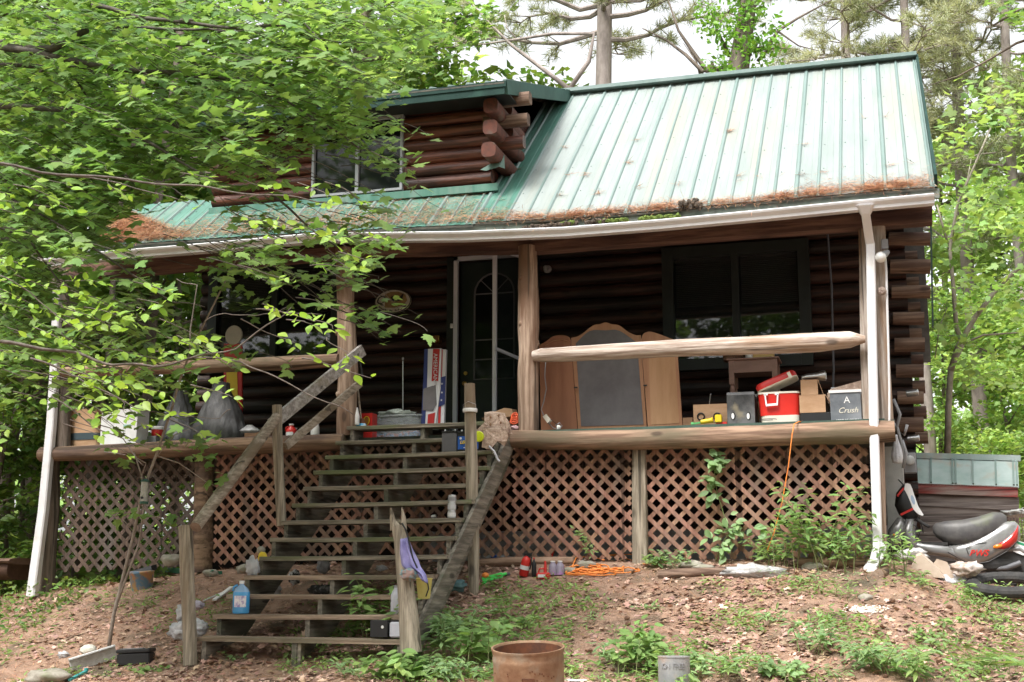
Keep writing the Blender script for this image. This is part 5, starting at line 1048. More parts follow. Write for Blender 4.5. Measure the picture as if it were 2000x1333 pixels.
# ================================================================ GROUND CLUTTER LEFT
def gp(px, py): p = PG(px, py); return p
for i, (px, py, rx_, rz_) in enumerate([(300, 1112, .2, .09), (425, 1108, .17, .11), (455, 1110, .13, .1), (335, 1100, .13, .07), (95, 1330, .22, .07), (480, 1118, .12, .06), (412, 1125, .1, .05), (385, 1104, .12, .07)]):
    p = gp(px, py); lbs = ['flat grey stone behind the painted bucket', 'large rounded field stone against the left lattice', 'mossy field stone right of the largest one by the lattice', 'stone half buried under the left lattice', 'broad flat stone at the bottom left edge', 'stone beside the left side of the stairs', 'small stone on the green tray', 'brown stone behind the lowest newel post']
    tag(MB().blob(p+V((0, 0, rz_*.5)), (rx_, rx_*.7, rz_), n=18, m=12, wob=.3, seed=i+3).build('field_stone', 'stone', None, smooth='all', loc=p), lbs[i], 'stone', 'field stones at the foot of the left lattice' if i != 4 else None)
p = gp(278, 1150); t = thing('painted_bucket', 'tilted bucket with a colourful printed wrap on the slope', 'bucket', p); r = 24*mpp(p)
MB().lathe(p-V((0, 0, .03)), [(r*.8, 0), (r*.82, .01), (r*1.0, .21), (r*1.04, .215), (r*1.04, .23), (r*.95, .235)], ax=(-.03, -.12, 1), n=24).build('bucket_body', mat('bucket_print', (.42, .26, .12), (.12, .22, .32), scale=9, lo=.44, hi=.56, spot=(.5, .16, .1), spot_scale=9, rough=.4), t, smooth=True)
MB().prism([p+V((-.14, -.03, .2)), p+V((.13, -.03, .2)), p+V((.1, .0, .26)), p+V((-.1, .0, .22))], (0, .12, .02)).build('bucket_lining', 'black', t)
a, b = gp(322, 1118), gp(420, 1126); t = thing('green_tray', 'long dark green plastic planter tray lying by the left lattice', 'tray', a); c = (a+b)/2; MB().bar(a+V((0, .02, .04)), b+V((0, .02, .03)), .14, .06).build('tray_body', mat('green_tray_plastic', (.015, .12, .07), (.03, .18, .1), scale=5, rough=.4), t); MB().bar(a+V((0, -.06, .075)), b+V((0, -.06, .065)), .02, .012).build('tray_rim', mat('green_rim', (.04, .22, .14), rough=.4), t)
p = gp(259, 1300); t = thing('tool_case', 'black plastic tool case lying on the slope at lower left', 'case', p); w_ = 68*mpp(p)
mb = MB(); mb.X = Matrix.Translation(p)@Matrix.Rotation(R(6), 4, 'Z')@Matrix.Rotation(R(-3), 4, 'Y'); mb.box((-w_/2, 0, 0), (w_/2, .14, .11), bev=.01); mb.build('case_body', 'black', t)
mb = MB(); mb.X = Matrix.Translation(p)@Matrix.Rotation(R(6), 4, 'Z')@Matrix.Rotation(R(-3), 4, 'Y'); mb.box((-w_/2-.006, -.006, .112), (w_/2+.006, .146, .15), bev=.008); ld = mb.build('case_lid', 'black', t)
mb = MB(); mb.X = Matrix.Translation(p)@Matrix.Rotation(R(6), 4, 'Z')@Matrix.Rotation(R(-3), 4, 'Y'); mb.box((-w_*.4, .01, .151), (w_*.3, .05, .157)); mb.build('lid_strip', 'grey_plastic', ld)
a, b = gp(136, 1312), gp(226, 1290); t = thing('white_board', 'weathered whitish board lying left of the black tool case', 'board', a); MB().bar(a+V((0, 0, .05)), b+V((0, 0, .08)), .03, .12).build('board_plank', mat('flaky_white_board', (.4, .37, .34), (.58, .56, .54), scale=9, bump=.6), t); MB().bar(a+V((0, -.03, .11)), b+V((0, -.03, .14)), .09, .012).build('board_top', 'paper_white', t)
a, b = gp(135, 1333), gp(168, 1318); tag(MB().bar(a+V((0, 0, .02)), b+V((0, 0, .03)), .03, .02).lathe(b+V((0, 0, .03)), [(.02, 0), (.02, .03)], n=10).build('green_tool', 'teal', None, loc=a), 'dark teal plastic handle at the bottom left', 'handle')
crumple('white_cloth', 'small crumpled white cloth on the slope at left', 'cloth', gp(124, 1284)+V((0, 0, .02)), (.06, .05, .035), 'white_bag', seed=12); crumple('white_cloth', 'off white rounded bag beside the sapling foot', 'bag', gp(172, 1276)+V((0, 0, .03)), (.085, .06, .05), mat('off_white_cloth', (.5, .49, .42), (.6, .59, .52), scale=8), seed=13, amp=.2)
p = gp(35, 1150); t = thing('rusty_tank', 'dark rusty oil tank half hidden at the far left', 'tank', p); q = P(10, 1110, .3)
MB().loft([(V((q.x-.5, .3, q.z-.02)), V((0, .3, 0)), V((0, 0, .13))), (V((q.x+.25, .3, q.z-.02)), V((0, .3, 0)), V((0, 0, .13)))], n=20, e=.7).build('tank_body', mat('tank_rust', (.06, .03, .02), (.11, .06, .04), scale=6), t, smooth=True); MB().loft([(V((q.x-.52, .3, q.z+.08)), V((0, .34, 0)), V((0, 0, .04))), (V((q.x+.3, .3, q.z+.08)), V((0, .34, 0)), V((0, 0, .04)))], n=20, e=.7).build('tank_cover', mat('tank_cover', (.12, .07, .05), (.18, .11, .08), scale=6), t, smooth=True)
# bird feeder
q = P(281, 985, -3.0); Yfd = PG(212, 1283).y-.05; q = P(281, 985, Yfd); t = thing('bird_feeder', 'tube bird feeder with green ends hanging in the sapling', 'bird feeder', q); s_ = mpp(q)
MB().lathe(q, [(7.4*s_, 5*s_), (7.4*s_, 43*s_)], n=16).build('feeder_tube', mat('feeder_seed_tube', (.3, .3, .27), (.42, .41, .36), scale=30, rough=.2, coat=.5), t); MB().lathe(q, [(8*s_, 0), (8.6*s_, 2*s_), (8.2*s_, 5*s_)], n=16).build('feeder_base', mat('feeder_green', (.03, .1, .07), rough=.4), t)
MB().lathe(q+V((0, 0, 43*s_)), [(8.6*s_, 0), (8.2*s_, 3*s_), (4*s_, 6*s_)], n=16).build('feeder_cap', bpy.data.materials['feeder_green'], t); MB().lathe(q+V((.0, -7.5*s_, 12*s_)), [(2.5*s_, 0), (2.5*s_, 2*s_)], ax=(0, -1, 0), n=10).build('feeder_port', 'black', t); MB().tube([q+V((0, 0, 48*s_)), P(278, 925, Yfd)], .002, n=4).build('feeder_wire', 'black', t)
# ================================================================ GROUND CLUTTER RIGHT
def ext(px, py): p = PG(px, py); return p
# fire extinguisher
p = ext(1022, 1127); t = thing('fire_extinguisher', 'red fire extinguisher leaning over before the lattice', 'fire extinguisher', p); ax = V((.25, -.1, 1)).normalized(); s_ = mpp(p)
MB().lathe(p+V((0, 0, .01)), [(8*s_, 0), (9.5*s_, 2*s_), (9.5*s_, 30*s_), (7*s_, 36*s_), (3*s_, 39*s_)], ax=ax, n=18).build('cylinder', 'red', t, smooth=True); MB().lathe(p+V((0, 0, .01))+ax*.07, [(9.7*s_, 0), (9.7*s_, 8*s_)], ax=ax, n=18).build('extinguisher_label', 'paper_white', t)
q = p+ax*39*s_; MB().bar(q, q+V((.05, -.01, .03)), .02, .03).bar(q+V((-.03, 0, .02)), q+V((.06, 0, .045)), .015, .012).build('valve', 'black', t); MB().tube([q, q+V((.05, -.02, 0)), q+V((.045, -.02, -.08)), q+V((.03, -.02, -.13))], .008, n=7).build('hose', 'black', t)
p = ext(1043, 1127); t = bottle('dark_bottle', 'dark bottle between the red extinguisher and red watering can', 'bottle', p, .026, .2, 'black', capm='red', neck=.3)
p = ext(1061, 1132); t = thing('red_jug', 'small red fuel jug with upright spout before the lattice', 'jug', p); MB().box(p+V((-.07, -.03, 0)), p+V((.07, .05, .07)), bev=.012).build('jug_body', 'red', t); MB().tube([p+V((.02, 0, .07)), p+V((.025, 0, .15)), p+V((.02, 0, .19))], [.018, .014, .01], n=10).build('spout', 'red', t); MB().tube([p+V((-.05, 0, .07)), p+V((-.04, 0, .11)), p+V((.02, 0, .11))], .009, n=8).build('jug_handle', 'red', t); MB().box(p+V((-.05, -.034, .02)), p+V((.03, -.031, .05))).build('jug_label', 'paper_white', t)
a = ext(1076, 1090); tag(MB().tube([a+V((0, 0, -.01)), a+V((.03, 0, .09))], [.013, .016], n=10).build('red_tool', 'red', None, loc=a), 'red tool handle leaning behind the purple bottles', 'handle')
for i, px in enumerate((1080, 1094)): p = ext(px, 1124); bottle('purple_bottle', ['left clear purple labelled soda bottle by the orange cord', 'right clear purple labelled soda bottle by the orange cord'][i], 'bottle', p, .045, .15, mat('purple_clear', (.3, .27, .34), (.4, .22, .45), scale=8, lo=.5, hi=.6, rough=.15, alpha=.85), capm='white_plastic', neck=.5, group='two purple labelled soda bottles')
# orange cord coil
t = thing('extension_cord', 'messy coil of orange extension cord on the leaves before the lattice', 'cord', ext(1190, 1120)); mb = MB(); random.seed(12)
for k in range(15):
    c = ext(1178+random.uniform(-42, 42), 1119+random.uniform(-6, 7)); rx_ = random.uniform(.1, .3); ry_ = random.uniform(.05, .1); a0 = random.uniform(0, 6); tl = random.uniform(.9, 1.9)*PI; pts = []
    for q in range(18): a = a0+tl*q/17; x, y = c.x+rx_*math.cos(a), c.y+ry_*math.sin(a); pts.append(V((x, y, G(x, y)+.015+.02*abs(fbm(q*.3, k))+.002*k)))
    mb.tube(pts, .0065, n=6)
for ps in ([(1118, 1112), (1125, 1096), (1150, 1092), (1180, 1100)], [(1190, 1090), (1220, 1096), (1260, 1108), (1290, 1106), (1330, 1098), (1350, 1110)], [(1180, 1090), (1240, 1088), (1262, 1098)]): mb.tube([ext(x, y)+V((0, 0, .03)) for x, y in ps], .0065, n=6)
mb.build('cord_coil', 'orange_cord', t, smooth='all')
# logs on the ground
for i, (p0, p1, r, lb, m) in enumerate([((936, 1108), (1120, 1103), .055, 'old grey log lying along the foot of the lattice', 'sill_wood'), ((1284, 1131), (1440, 1122), .05, 'fallen log right of the orange cord coil', 'log_end_wood'), ((1425, 1120), (1540, 1120), .04, 'rotten log beneath the clear plastic sheet', 'sill_dark_wood'), ((1715, 1132), (1900, 1140), .06, 'half buried log right of the downspout', 'sill_dark_wood'), ((1560, 1110), (1690, 1108), .06, 'mossy log behind the weeds at the right lattice', 'sill_dark_wood')]):
    a, b = ext(*p0)+V((0, .05, r*.7)), ext(*p1)+V((0, .05, r*.7)); tag(MB().tube([a, a.lerp(b, .3)+V((0, 0, .01)), a.lerp(b, .7), b], [r, r*1.05, r*.95, r*.85], n=12, wob=.2, capmi=1, seed=i).build('fallen_log', [m, 'log_cut_grey'], None, smooth=True, loc=a), lb, 'log')
for i, (px, py, rx_, rz_, lb) in enumerate([(1306, 1100, .08, .06, 'pointed pale stone right of the lattice post'), (1350, 1108, .13, .05, 'flat stone behind the fallen log'), (1375, 1112, .12, .035, 'low slab stone under the lattice vine'), (1018, 1104, .06, .05, 'grey stone on the old log'), (1112, 1120, .1, .05, 'purple grey slab left of the cord coil'), (1640, 1108, .12, .08, 'square stone block behind the weeds'), (1145, 1108, .12, .05, 'tan stone under the orange cord'), (1690, 1172, .07, .04, 'small stone before the downspout'), (1590, 1112, .12, .05, 'long stone at the right lattice')]):
    p = ext(px, py); tag(MB().blob(p+V((0, 0, rz_*.4)), (rx_, rx_*.7, rz_), n=14, m=9, wob=.35, seed=i+33, fq=1.6).build('stone', 'stone', None, loc=p, smooth='all'), lb, 'stone')
# water gun toy
p = ext(955, 1140); t = thing('water_gun', 'neon green and orange toy water gun lying by the tall newel post', 'toy', p); mg = mat('neon_green', (.08, .65, .12), rough=.35)
a = p+V((-.07, 0, .035)); b = p+V((.13, .05, .09)); MB().bar(a, b, .035, .055).bar(a+V((.03, 0, -.02)), a+V((.02, -.02, -.05)), .03, .03).build('gun_body', mg, t); MB().lathe(b, [(.018, 0), (.014, .05)], ax=(b-a), n=10).build('gun_nozzle', bpy.data.materials['neon_green'], t); MB().blob(a+V((.03, 0, .05)), (.04, .03, .03), n=12, m=8, wob=0).build('gun_tank', 'orange_cord', t, smooth='all'); MB().box(a+V((-.03, -.02, -.06)), a+V((.03, .02, -.035))).build('gun_grip', mat('pink_plastic', (.8, .1, .3), rough=.4), t)
p = ext(991, 1126); tag(MB().lathe(p+V((-.03, 0, .02)), [(.012, 0), (.018, .01), (.018, .05), (.01, .06)], ax=(1, .2, .1), n=10).build('small_nozzle', 'bat_grey', None, loc=p), 'small grey nozzle beside the neon water gun', 'nozzle')
p = ext(966, 1100)+V((0, 0, .07)); t = thing('crushed_bottle', 'crushed clear water bottle with blue label on the old log', 'bottle', p); MB().loft([(p+V((x, 0, 0)), V((0, .03*k, 0)), V((0, 0, .022*k))) for x, k in ((-.13, .4), (-.1, .9), (-.02, 1), (.05, .8), (.09, .9), (.12, .4))], n=12).build('bottle_body', 'glass', t); MB().loft([(p+V((x, 0, 0)), V((0, .031, 0)), V((0, 0, .0235))) for x in (-.04, .03)], n=12).build('bottle_label', 'blue', t)
# clear plastic sheet, white shells, can
p = ext(1470, 1125); crumple('plastic_sheet', 'crumpled clear plastic sheeting among the weeds at the right lattice', 'plastic sheet', p+V((0, 0, .04)), (.3, .1, .07), mat('clear_sheet', (.45, .44, .43), (.6, .6, .6), scale=12, rough=.15, bump=1, alpha=.75), seed=17)
t = None; mb = MB(); random.seed(3)
pos = []
for k in range(230): a = random.gauss(0, 1), random.gauss(0, 1); c = ext(1692+a[0]*20, 1193+a[1]*3.5); mb.blob(c+V((0, 0, .008)), (random.uniform(.006, .018), .012, .006), n=6, m=4, wob=.4, seed=k)
tag(mb.build('shell_scatter', mat('white_shell', (.6, .54, .47), (.72, .68, .62), scale=9), None, loc=ext(1692, 1193)), 'heap of white shell bits scattered on the leaves before the downspout', 'shells', kind='stuff')
q = P(1316, 1282, -4.1); q = V((q.x, -4.1, 0)); g0 = G(q.x, q.y); zt = P(1316, 1282, -4.1).z; t = thing('tin_can', 'pale dented metal can with faded lettering among the weeds at the bottom', 'can', (q.x, q.y, g0)); r = 31*mpp(P(1316, 1300, -4.1))
M['pale_tin'] = mat('pale_tin', (.25, .26, .27), (.4, .4, .4), scale=6, rough=.4, metal=.3, spot=(.5, .36, .28), spot_scale=5)
MB().lathe((q.x, q.y, g0), [(r, 0), (r, zt-g0-.01), (r*1.03, zt-g0-.008), (r*1.03, zt-g0), (r*.93, zt-g0)], n=28).build('can_body', 'pale_tin', t, smooth=True)
for i, ch in enumerate('ION FREE'): 
    if ch != ' ': a = -PI/2+(i-3.2)*.2; text(ch, .055, (q.x+r*1.02*math.cos(a), q.y+r*1.02*math.sin(a), zt-.07), 'grey_plastic', 'can_letter', t, nrm=(math.cos(a), math.sin(a), 0))
# rusty barrel
Yb2 = -4.35; c = P(1031, 1264, Yb2); r = 71*mpp(c); t = thing('burn_barrel', 'rusty washing machine drum used as a burn barrel at the bottom edge', 'barrel', (c.x, c.y, c.z-.5)); ax = V((0.01, -.15, 1)).normalized(); c0 = c-ax*.52
MB().lathe(c0, [(r*.97, 0), (r*.97, .40), (r*.985, .42), (r*.985, .45), (r*.97, .46), (r*1.0, .5), (r*1.015, .51), (r*1.015, .52), (r*.97, .52), (r*.94, .5), (r*.93, .1)], ax=ax, n=48).build('barrel_body', ['rust'], t, smooth=True)
u = ax.orthogonal().normalized(); 
MB().lathe(c0, [(r*.925, .505), (r*.925, .12), (r*.3, .115)], ax=ax, n=40, open0=True).build('barrel_lining', 'rust_dark', t)
mb = MB(); random.seed(8)
def bw(a, h): d = V((math.cos(a), math.sin(a), 0)); d = (d-ax*d.dot(ax)).normalized(); return c0+ax*h+d*r*.972, d
for k in range(46):
    a = random.choice([random.uniform(-PI*.42, -PI*.15), random.uniform(-PI*.42, -PI*.12), random.uniform(-PI*.95, -PI*.05)]); h = random.uniform(.06, .4); q, d = bw(a, h); mb.lathe(q, [(.0065, 0), (.0065, .0025)], ax=d, n=8)
mb.build('drain_holes', 'rust_dark', t)
q, d = bw(-PI*.42, .3); tn = V((-d.y, d.x, 0)); mb = MB(); f_ = lambda a, b: q+tn*a+ax*b+d*.002
mb.tube([f_(-.045, .035), f_(.045, .035), f_(.045, -.035), f_(-.045, -.035), f_(-.045, .035)], .004, n=6); mb.prism([f_(-.04, .03), f_(.04, .03), f_(.04, .015), f_(-.04, .015)], d*.004, 0); mb.build('handle_slot', 'rust_dark', t)
tag(MB().lathe(PG(1125, 1331), [(.09, 0), (.1, .008), (.09, .016)], n=20).build('white_plate', 'paper_white', None, loc=PG(1125, 1331)), 'white plastic plate on the ground right of the burn barrel', 'plate')
# ================================================================ RIGHT SIDE: WOOD BOX, SCOOTER, SACKS, TYRE, CRATE
Yw = 2.6; a, b, c, d = P(1778, 893, Yw+.5), P(1988, 899, Yw+.5), P(1778, 944, Yw), P(1990, 950, Yw)
t = thing('storage_box', 'low timber storage box with a ribbed green metal lid right of the cabin', 'storage box', (a.x, Yw, 0))
def bil(u, v_): return (c.lerp(d, u)).lerp(a.lerp(b, u), v_)
M['boxroof'] = mat('faded_box_roof', (.27, .36, .34), (.38, .45, .44), scale=3, rough=.4, spot=(.36, .33, .28), spot_scale=4)
mb = MB(); mb.hexa([bil(0, 0)-V((0, 0, .02)), bil(1, 0)-V((0, 0, .02)), bil(1, 1)-V((0, 0, .02)), bil(0, 1)-V((0, 0, .02)), bil(0, 0), bil(1, 0), bil(1, 1), bil(0, 1)], 0)
for u in (.0, .195, .395, .425, .585, .795, .955, .985): mb.bar(bil(u, 0)+V((0, 0, .012)), bil(u, 1)+V((0, 0, .012)), .022, .024, 1)
mb.build('lid_roof', ['boxroof', 'roof_rib'], t)
MB().bar(a+V((-.03, 0, .02)), b+V((.03, 0, .02)), .08, .07).build('lid_ridge', 'boxroof', t)
def plank(x0, y0, x1, y1, hpx, Y, m): A, B = P(x0, y0, Y), P(x1, y1, Y); MB().bar(A, B, .04, hpx*mpp(A), ).build('plank', m, t)
wood('red_painted_wood', (.2, .035, .03), (.3, .07, .06), 'x', spot=(.3, .23, .2), sc=6); wood('old_plank_wood', (.16, .13, .12), (.27, .23, .21), 'x', spot=(.1, .07, .06), sc=6)
plank(1782, 954, 1988, 962, 19, Yw+.02, 'red_painted_wood'); plank(1782, 975, 1990, 985, 25, Yw+.06, 'old_plank_wood'); plank(1782, 1003, 1990, 1010, 28, Yw+.08, 'old_plank_wood'); plank(1782, 1032, 1990, 1036, 26, Yw+.08, 'old_plank_wood'); plank(1782, 1060, 1990, 1064, 28, Yw+.09, 'old_plank_wood'); plank(1782, 1090, 1990, 1094, 28, Yw+.1, 'old_plank_wood')
MB().box((c.x+.02, Yw+.14, -.2), (d.x-.02, Yw+.6, c.z-.05)).build('box_core', 'old_plank_wood', t)
# wire crate
x0, x1 = P(1970, 1000, 1.8).x, P(2070, 1000, 1.8).x; zb, zt = P(1990, 1075, 1.8).z, P(1990, 1000, 1.8).z; t = thing('wire_crate', 'rusty wire animal crate at the right edge behind the scooter', 'crate', (x0, 1.8, zb)); mb = MB()
for Y in (1.8, 2.3):
    for k in range(17): x = lerp(x0, x1, k/16); mb.bar((x, Y, zb), (x, Y, zt), .005, .005, up=(0, 1, 0))
    for k in range(8): z = lerp(zb, zt, k/7); mb.bar((x0, Y, z), (x1, Y, z), .005, .005)
for k in range(8): z = lerp(zb, zt, k/7); mb.bar((x0, 1.8, z), (x0, 2.3, z), .005, .005)
mb.build('crate_wires', mat('rusty_wire', (.12, .08, .06), (.2, .14, .11), rough=.6), t); crumple('white_rag', 'pale rag lying on the wire crate', 'rag', P(1990, 1003, 2.0), (.18, .15, .04), mat('pale_rag', (.5, .5, .48)), seed=3)
# scooter
Ys_ = .75; sc_ = thing('motor_scooter', 'dusty silver motor scooter with a long grey seat parked by the storage box', 'scooter', (P(1900, 1130, Ys_).x, Ys_, 0)); S = lambda x, y, dy=0: P(x, y, Ys_)+V((0, dy, 0)); u_ = mpp(S(1900, 1050))
def sec(x, y, hw, hh, dy=0): return (S(x, y, dy), V((0, hw, 0)), V((0, 0, hh*u_)))
MB().loft([sec(1822, 1035, .05, 6), sec(1828, 1036, .1, 14), sec(1850, 1041, .13, 23), sec(1880, 1043, .15, 27), sec(1910, 1037, .15, 27), sec(1940, 1025, .14, 24), sec(1958, 1020, .1, 18), sec(1966, 1017, .05, 9)], n=22, e=.75).build('seat', 'seat_grey', sc_, smooth='all')
MB().loft([sec(1845, 1074, .08, 8), sec(1870, 1080, .13, 17), sec(1900, 1080, .16, 26), sec(1930, 1068, .16, 30), sec(1960, 1050, .15, 30), sec(1982, 1042, .12, 24), sec(1992, 1040, .07, 14)], n=24, e=.7).build('tail_body', 'scooter', sc_, smooth='all')
MB().loft([sec(1775, 1050, .1, 4), sec(1790, 1068, .14, 9), sec(1815, 1073, .16, 11), sec(1850, 1077, .14, 12), sec(1875, 1088, .1, 8)], n=20, e=.6).build('footboard', 'scooter', sc_, smooth='all')
MB().loft([(S(1776, 1015), V((.05, 0, 0)), V((0, .12, 0))), (S(1772, 1040), V((.06, 0, 0)), V((0, .17, 0))), (S(1780, 1062), V((.08, 0, 0)), V((0, .16, 0))), (S(1790, 1085), V((.07, 0, 0)), V((0, .1, 0)))], n=20, e=.7).build('leg_shield', 'scooter', sc_, smooth='all')
MB().loft([(S(1758, 1012, -.05), V((.03, 0, 0)), V((0, .06, 0))), (S(1752, 1035, -.05), V((.09, 0, 0)), V((0, .1, 0))), (S(1750, 1055, -.05), V((.09, 0, 0)), V((0, .09, 0))), (S(1745, 1075, -.05), V((.04, 0, 0)), V((0, .05, 0)))], n=18, e=.8).build('front_fender', 'scooter', sc_, smooth='all')
# handlebar cowl: black shell with red stripes and white instrument face
ck = [(1763, 946), (1752, 965), (1748, 988), (1752, 1003), (1772, 1015), (1790, 1019), (1790, 1004), (1778, 978), (1770, 950)]
MB().loft([(S(1766, 948), V((.02, 0, .0)), V((0, .07, 0))), (S(1762, 962), V((.065, 0, .01)), V((0, .11, 0))), (S(1764, 982), V((.09, 0, .03)), V((0, .13, 0))), (S(1772, 1000), V((.09, 0, .03)), V((0, .12, 0))), (S(1784, 1015), V((.06, 0, .03)), V((0, .08, 0)))], n=20, e=.8).build('headlight_cowl', 'black', sc_, smooth='all')
prismpx('instrument_face', arch([(1768, 945), (1778, 946), (1786, 968), (1794, 990), (1804, 1006), (1796, 1006), (1783, 994), (1772, 972), (1766, 956)], 2), Ys_-.1, .05, 'white_paint', sc_)
q = S(1783, 978, -.105); MB().prism([q+V((.018*math.cos(a)+.03*math.sin(a)*.35*-1, 0, .05*math.sin(a)+.0)) for a in [2*PI*k/18 for k in range(18)]], (0, .003, 0)).build('dial', mat('dial_blue', (.35, .45, .6)), sc_)
for q in ([(1751, 968), (1764, 952), (1766, 955), (1754, 971)], [(1758, 1004), (1783, 992), (1784, 996), (1760, 1008)]): prismpx('red_stripe', q, Ys_-.135, .01, 'red', sc_)
MB().tube([S(1790, 1014, -.05), S(1803, 1024, -.12), S(1814, 1031, -.16)], [.012, .017, .016], n=10).build('handlebar_grip', 'rubber', sc_, smooth='all'); MB().tube([S(1765, 948, 0), S(1758, 940, .05), S(1755, 936, .1)], .007, n=6).build('brake_lever', 'black', sc_); MB().tube([S(1796, 1018, -.05), S(1801, 1030, -.06), S(1803, 1042, -.05)], .006, n=6).build('brake_cable', 'black', sc_)
MB().box(S(1800, 1066, -.13), S(1850, 1060, .1)+V((0, 0, .0))).build('floor_mat', 'rubber', sc_)
MB().tube([S(x, y, -.165) for x, y in [(1850, 1080), (1872, 1092), (1895, 1104), (1930, 1098), (1965, 1078), (1985, 1058)]], .005, n=5).build('body_seam', 'black', sc_)
MB().tube([S(x, y, -.1) for x, y in [(1775, 1022), (1790, 1030), (1796, 1044), (1788, 1060)]], .006, n=6).build('brake_cable', 'black', sc_)
MB().tube([S(1905, 1100, -.1), S(1893, 1128, -.14)], .012, n=8).build('kickstand', 'black', sc_)
MB().tube([S(1785, 1018), S(1782, 1035), S(1784, 1050)], .035, n=10).build('steering_column', 'scooter', sc_)
q = S(1747, 1046, -.13); MB().blob(q, (.022, .018, .02), n=12, m=8, wob=0).build('turn_signal', mat('orange_lens', (.8, .22, .02), rough=.2, coat=.5), sc_, smooth='all')
M['tail_lens'] = mat('red_tail_lens', (.45, .02, .015), rough=.15, coat=.6)
MB().loft([sec(1946, 1069, .02, 4, -.15), sec(1958, 1066, .03, 8, -.14), sec(1972, 1058, .035, 11, -.12), sec(1984, 1046, .04, 14, -.09), sec(1988, 1034, .03, 8, -.06)], n=16).build('tail_light', 'tail_lens', sc_, smooth='all')
MB().loft([sec(1938, 1070, .01, 2, -.165), sec(1945, 1069, .015, 4, -.165), sec(1955, 1067, .012, 3, -.165)], n=12).build('rear_signal', bpy.data.materials['orange_lens'], sc_, smooth='all')
MB().prism([S(x, y, -.07) for x, y in [(1984, 1056), (2003, 1062), (1998, 1086), (1978, 1078)]], (0, .006, 0)).build('licence_plate', 'white_paint', sc_); MB().prism([S(x, y, -.073) for x, y in [(1985, 1058), (2002, 1063), (2001, 1068), (1984, 1062)]], (0, .002, 0)).build('plate_band', mat('plate_green', (.02, .25, .12)), sc_)
text('BWS', .09, S(1909, 1082, -.165), 'red', 'side_lettering', sc_, shear=.4, bold=.002); MB().tube([S(x, y, -.16) for x, y in [(1890, 1084), (1886, 1072), (1900, 1064), (1925, 1061)]], .004, n=5).build('body_seam', 'black', sc_)
def wheel(c, r, w_, nm='rear_wheel', axn=(0, 1, 0)):
    o = MB().lathe(V(c)-V((0, w_/2, 0)), [(r*.62, 0), (r*.9, 0), (r, w_*.25), (r, w_*.75), (r*.9, w_), (r*.62, w_)], ax=axn, n=30).build(nm, 'rubber', sc_, smooth=True); MB().lathe(V(c)-V((0, w_*.4, 0)), [(r*.12, -.02), (r*.15, 0), (r*.6, .02), (r*.62, w_*.8)], ax=axn, n=20).build('rim', 'bat_grey', o)
wheel(S(1968, 1104), .23, .1); wheel(S(1757, 1100, .0), .22, .09, 'front_wheel'); MB().loft([sec(1915, 1105, .08, 10), sec(1940, 1103, .1, 14), sec(1975, 1100, .06, 8)], n=14, e=.7).build('engine_case', 'rubber', sc_)
MB().loft([sec(1965, 1075, .07, 5), sec(1990, 1072, .08, 7), sec(2015, 1090, .07, 6)], n=14, e=.7).build('rear_fender', 'scooter', sc_, smooth='all'); MB().tube([S(1945, 1112, -.06), S(1965, 1110, -.1), S(1992, 1100, -.1)], [.015, .028, .03], n=12).build('exhaust', 'bat_grey', sc_, smooth=True)
# sacks, cardboard, tyre
p = P(1855, 1105, .2); t = bag('white_sack', 'torn white plastic sack stuffed with rubbish in front of the scooter', 'sack', (p.x, .1, G(p.x, .1)-.02), .3, .16, .2, 'white_bag', seed=2, neck=.45, folds=11, amp=.16)
tag(MB().prism([P(x, y, -.1) for x, y in [(1775, 1124), (1790, 1088), (1800, 1084), (1835, 1115), (1846, 1130)]], (0, .12, .03)).prism([P(x, y, -.02) for x, y in [(1800, 1130), (1830, 1092), (1850, 1098), (1865, 1130)]], (0, .1, 0)).build('cardboard_sheet', mat('pale_card', (.42, .33, .26), (.52, .43, .35), scale=6), None, loc=P(1800, 1125, -.1)), 'tan flattened cardboard leaning against the white sack', 'cardboard')
crumple('brown_bag', 'crumpled clear bag of brown leaves right of the white sack', 'bag', P(1888, 1112, -.05), (.14, .1, .08), mat('leaf_bag', (.35, .25, .2), (.6, .55, .52), scale=10, lo=.4, hi=.6, rough=.3), seed=21)
crumple('plastic_wrap', 'pale plastic wrap left of the tan cardboard', 'plastic wrap', P(1780, 1085, .25), (.16, .1, .07), mat('pale_wrap', (.5, .48, .45), (.62, .6, .58), scale=9, rough=.3), seed=23)
p = ext(1975, 1150); t = thing('tyre', 'worn black tyre lying flat at the right edge', 'tyre', p); q = V((P(1972, 1140, -.2).x, -.1, p.z-.06)); prof = []
mb = MB(); RR_, r_ = .34, .07; n1, n2 = 56, 12; vs = []
for i in range(n1):
    a = 2*PI*i/n1; k = 1+.06*(i % 2)
    for j in range(n2): b_ = 2*PI*j/n2; vs.append(q+Matrix.Rotation(R(13), 3, 'X')@V(((RR_+r_*k*math.cos(b_))*math.cos(a), (RR_+r_*k*math.cos(b_))*math.sin(a), r_*k*math.sin(b_)*.8+.1)))
mb.add(vs, [(i*n2+j, ((i+1) % n1)*n2+j, ((i+1) % n1)*n2+(j+1) % n2, i*n2+(j+1) % n2) for i in range(n1) for j in range(n2)]).build('tyre_ring', 'rubber', t)
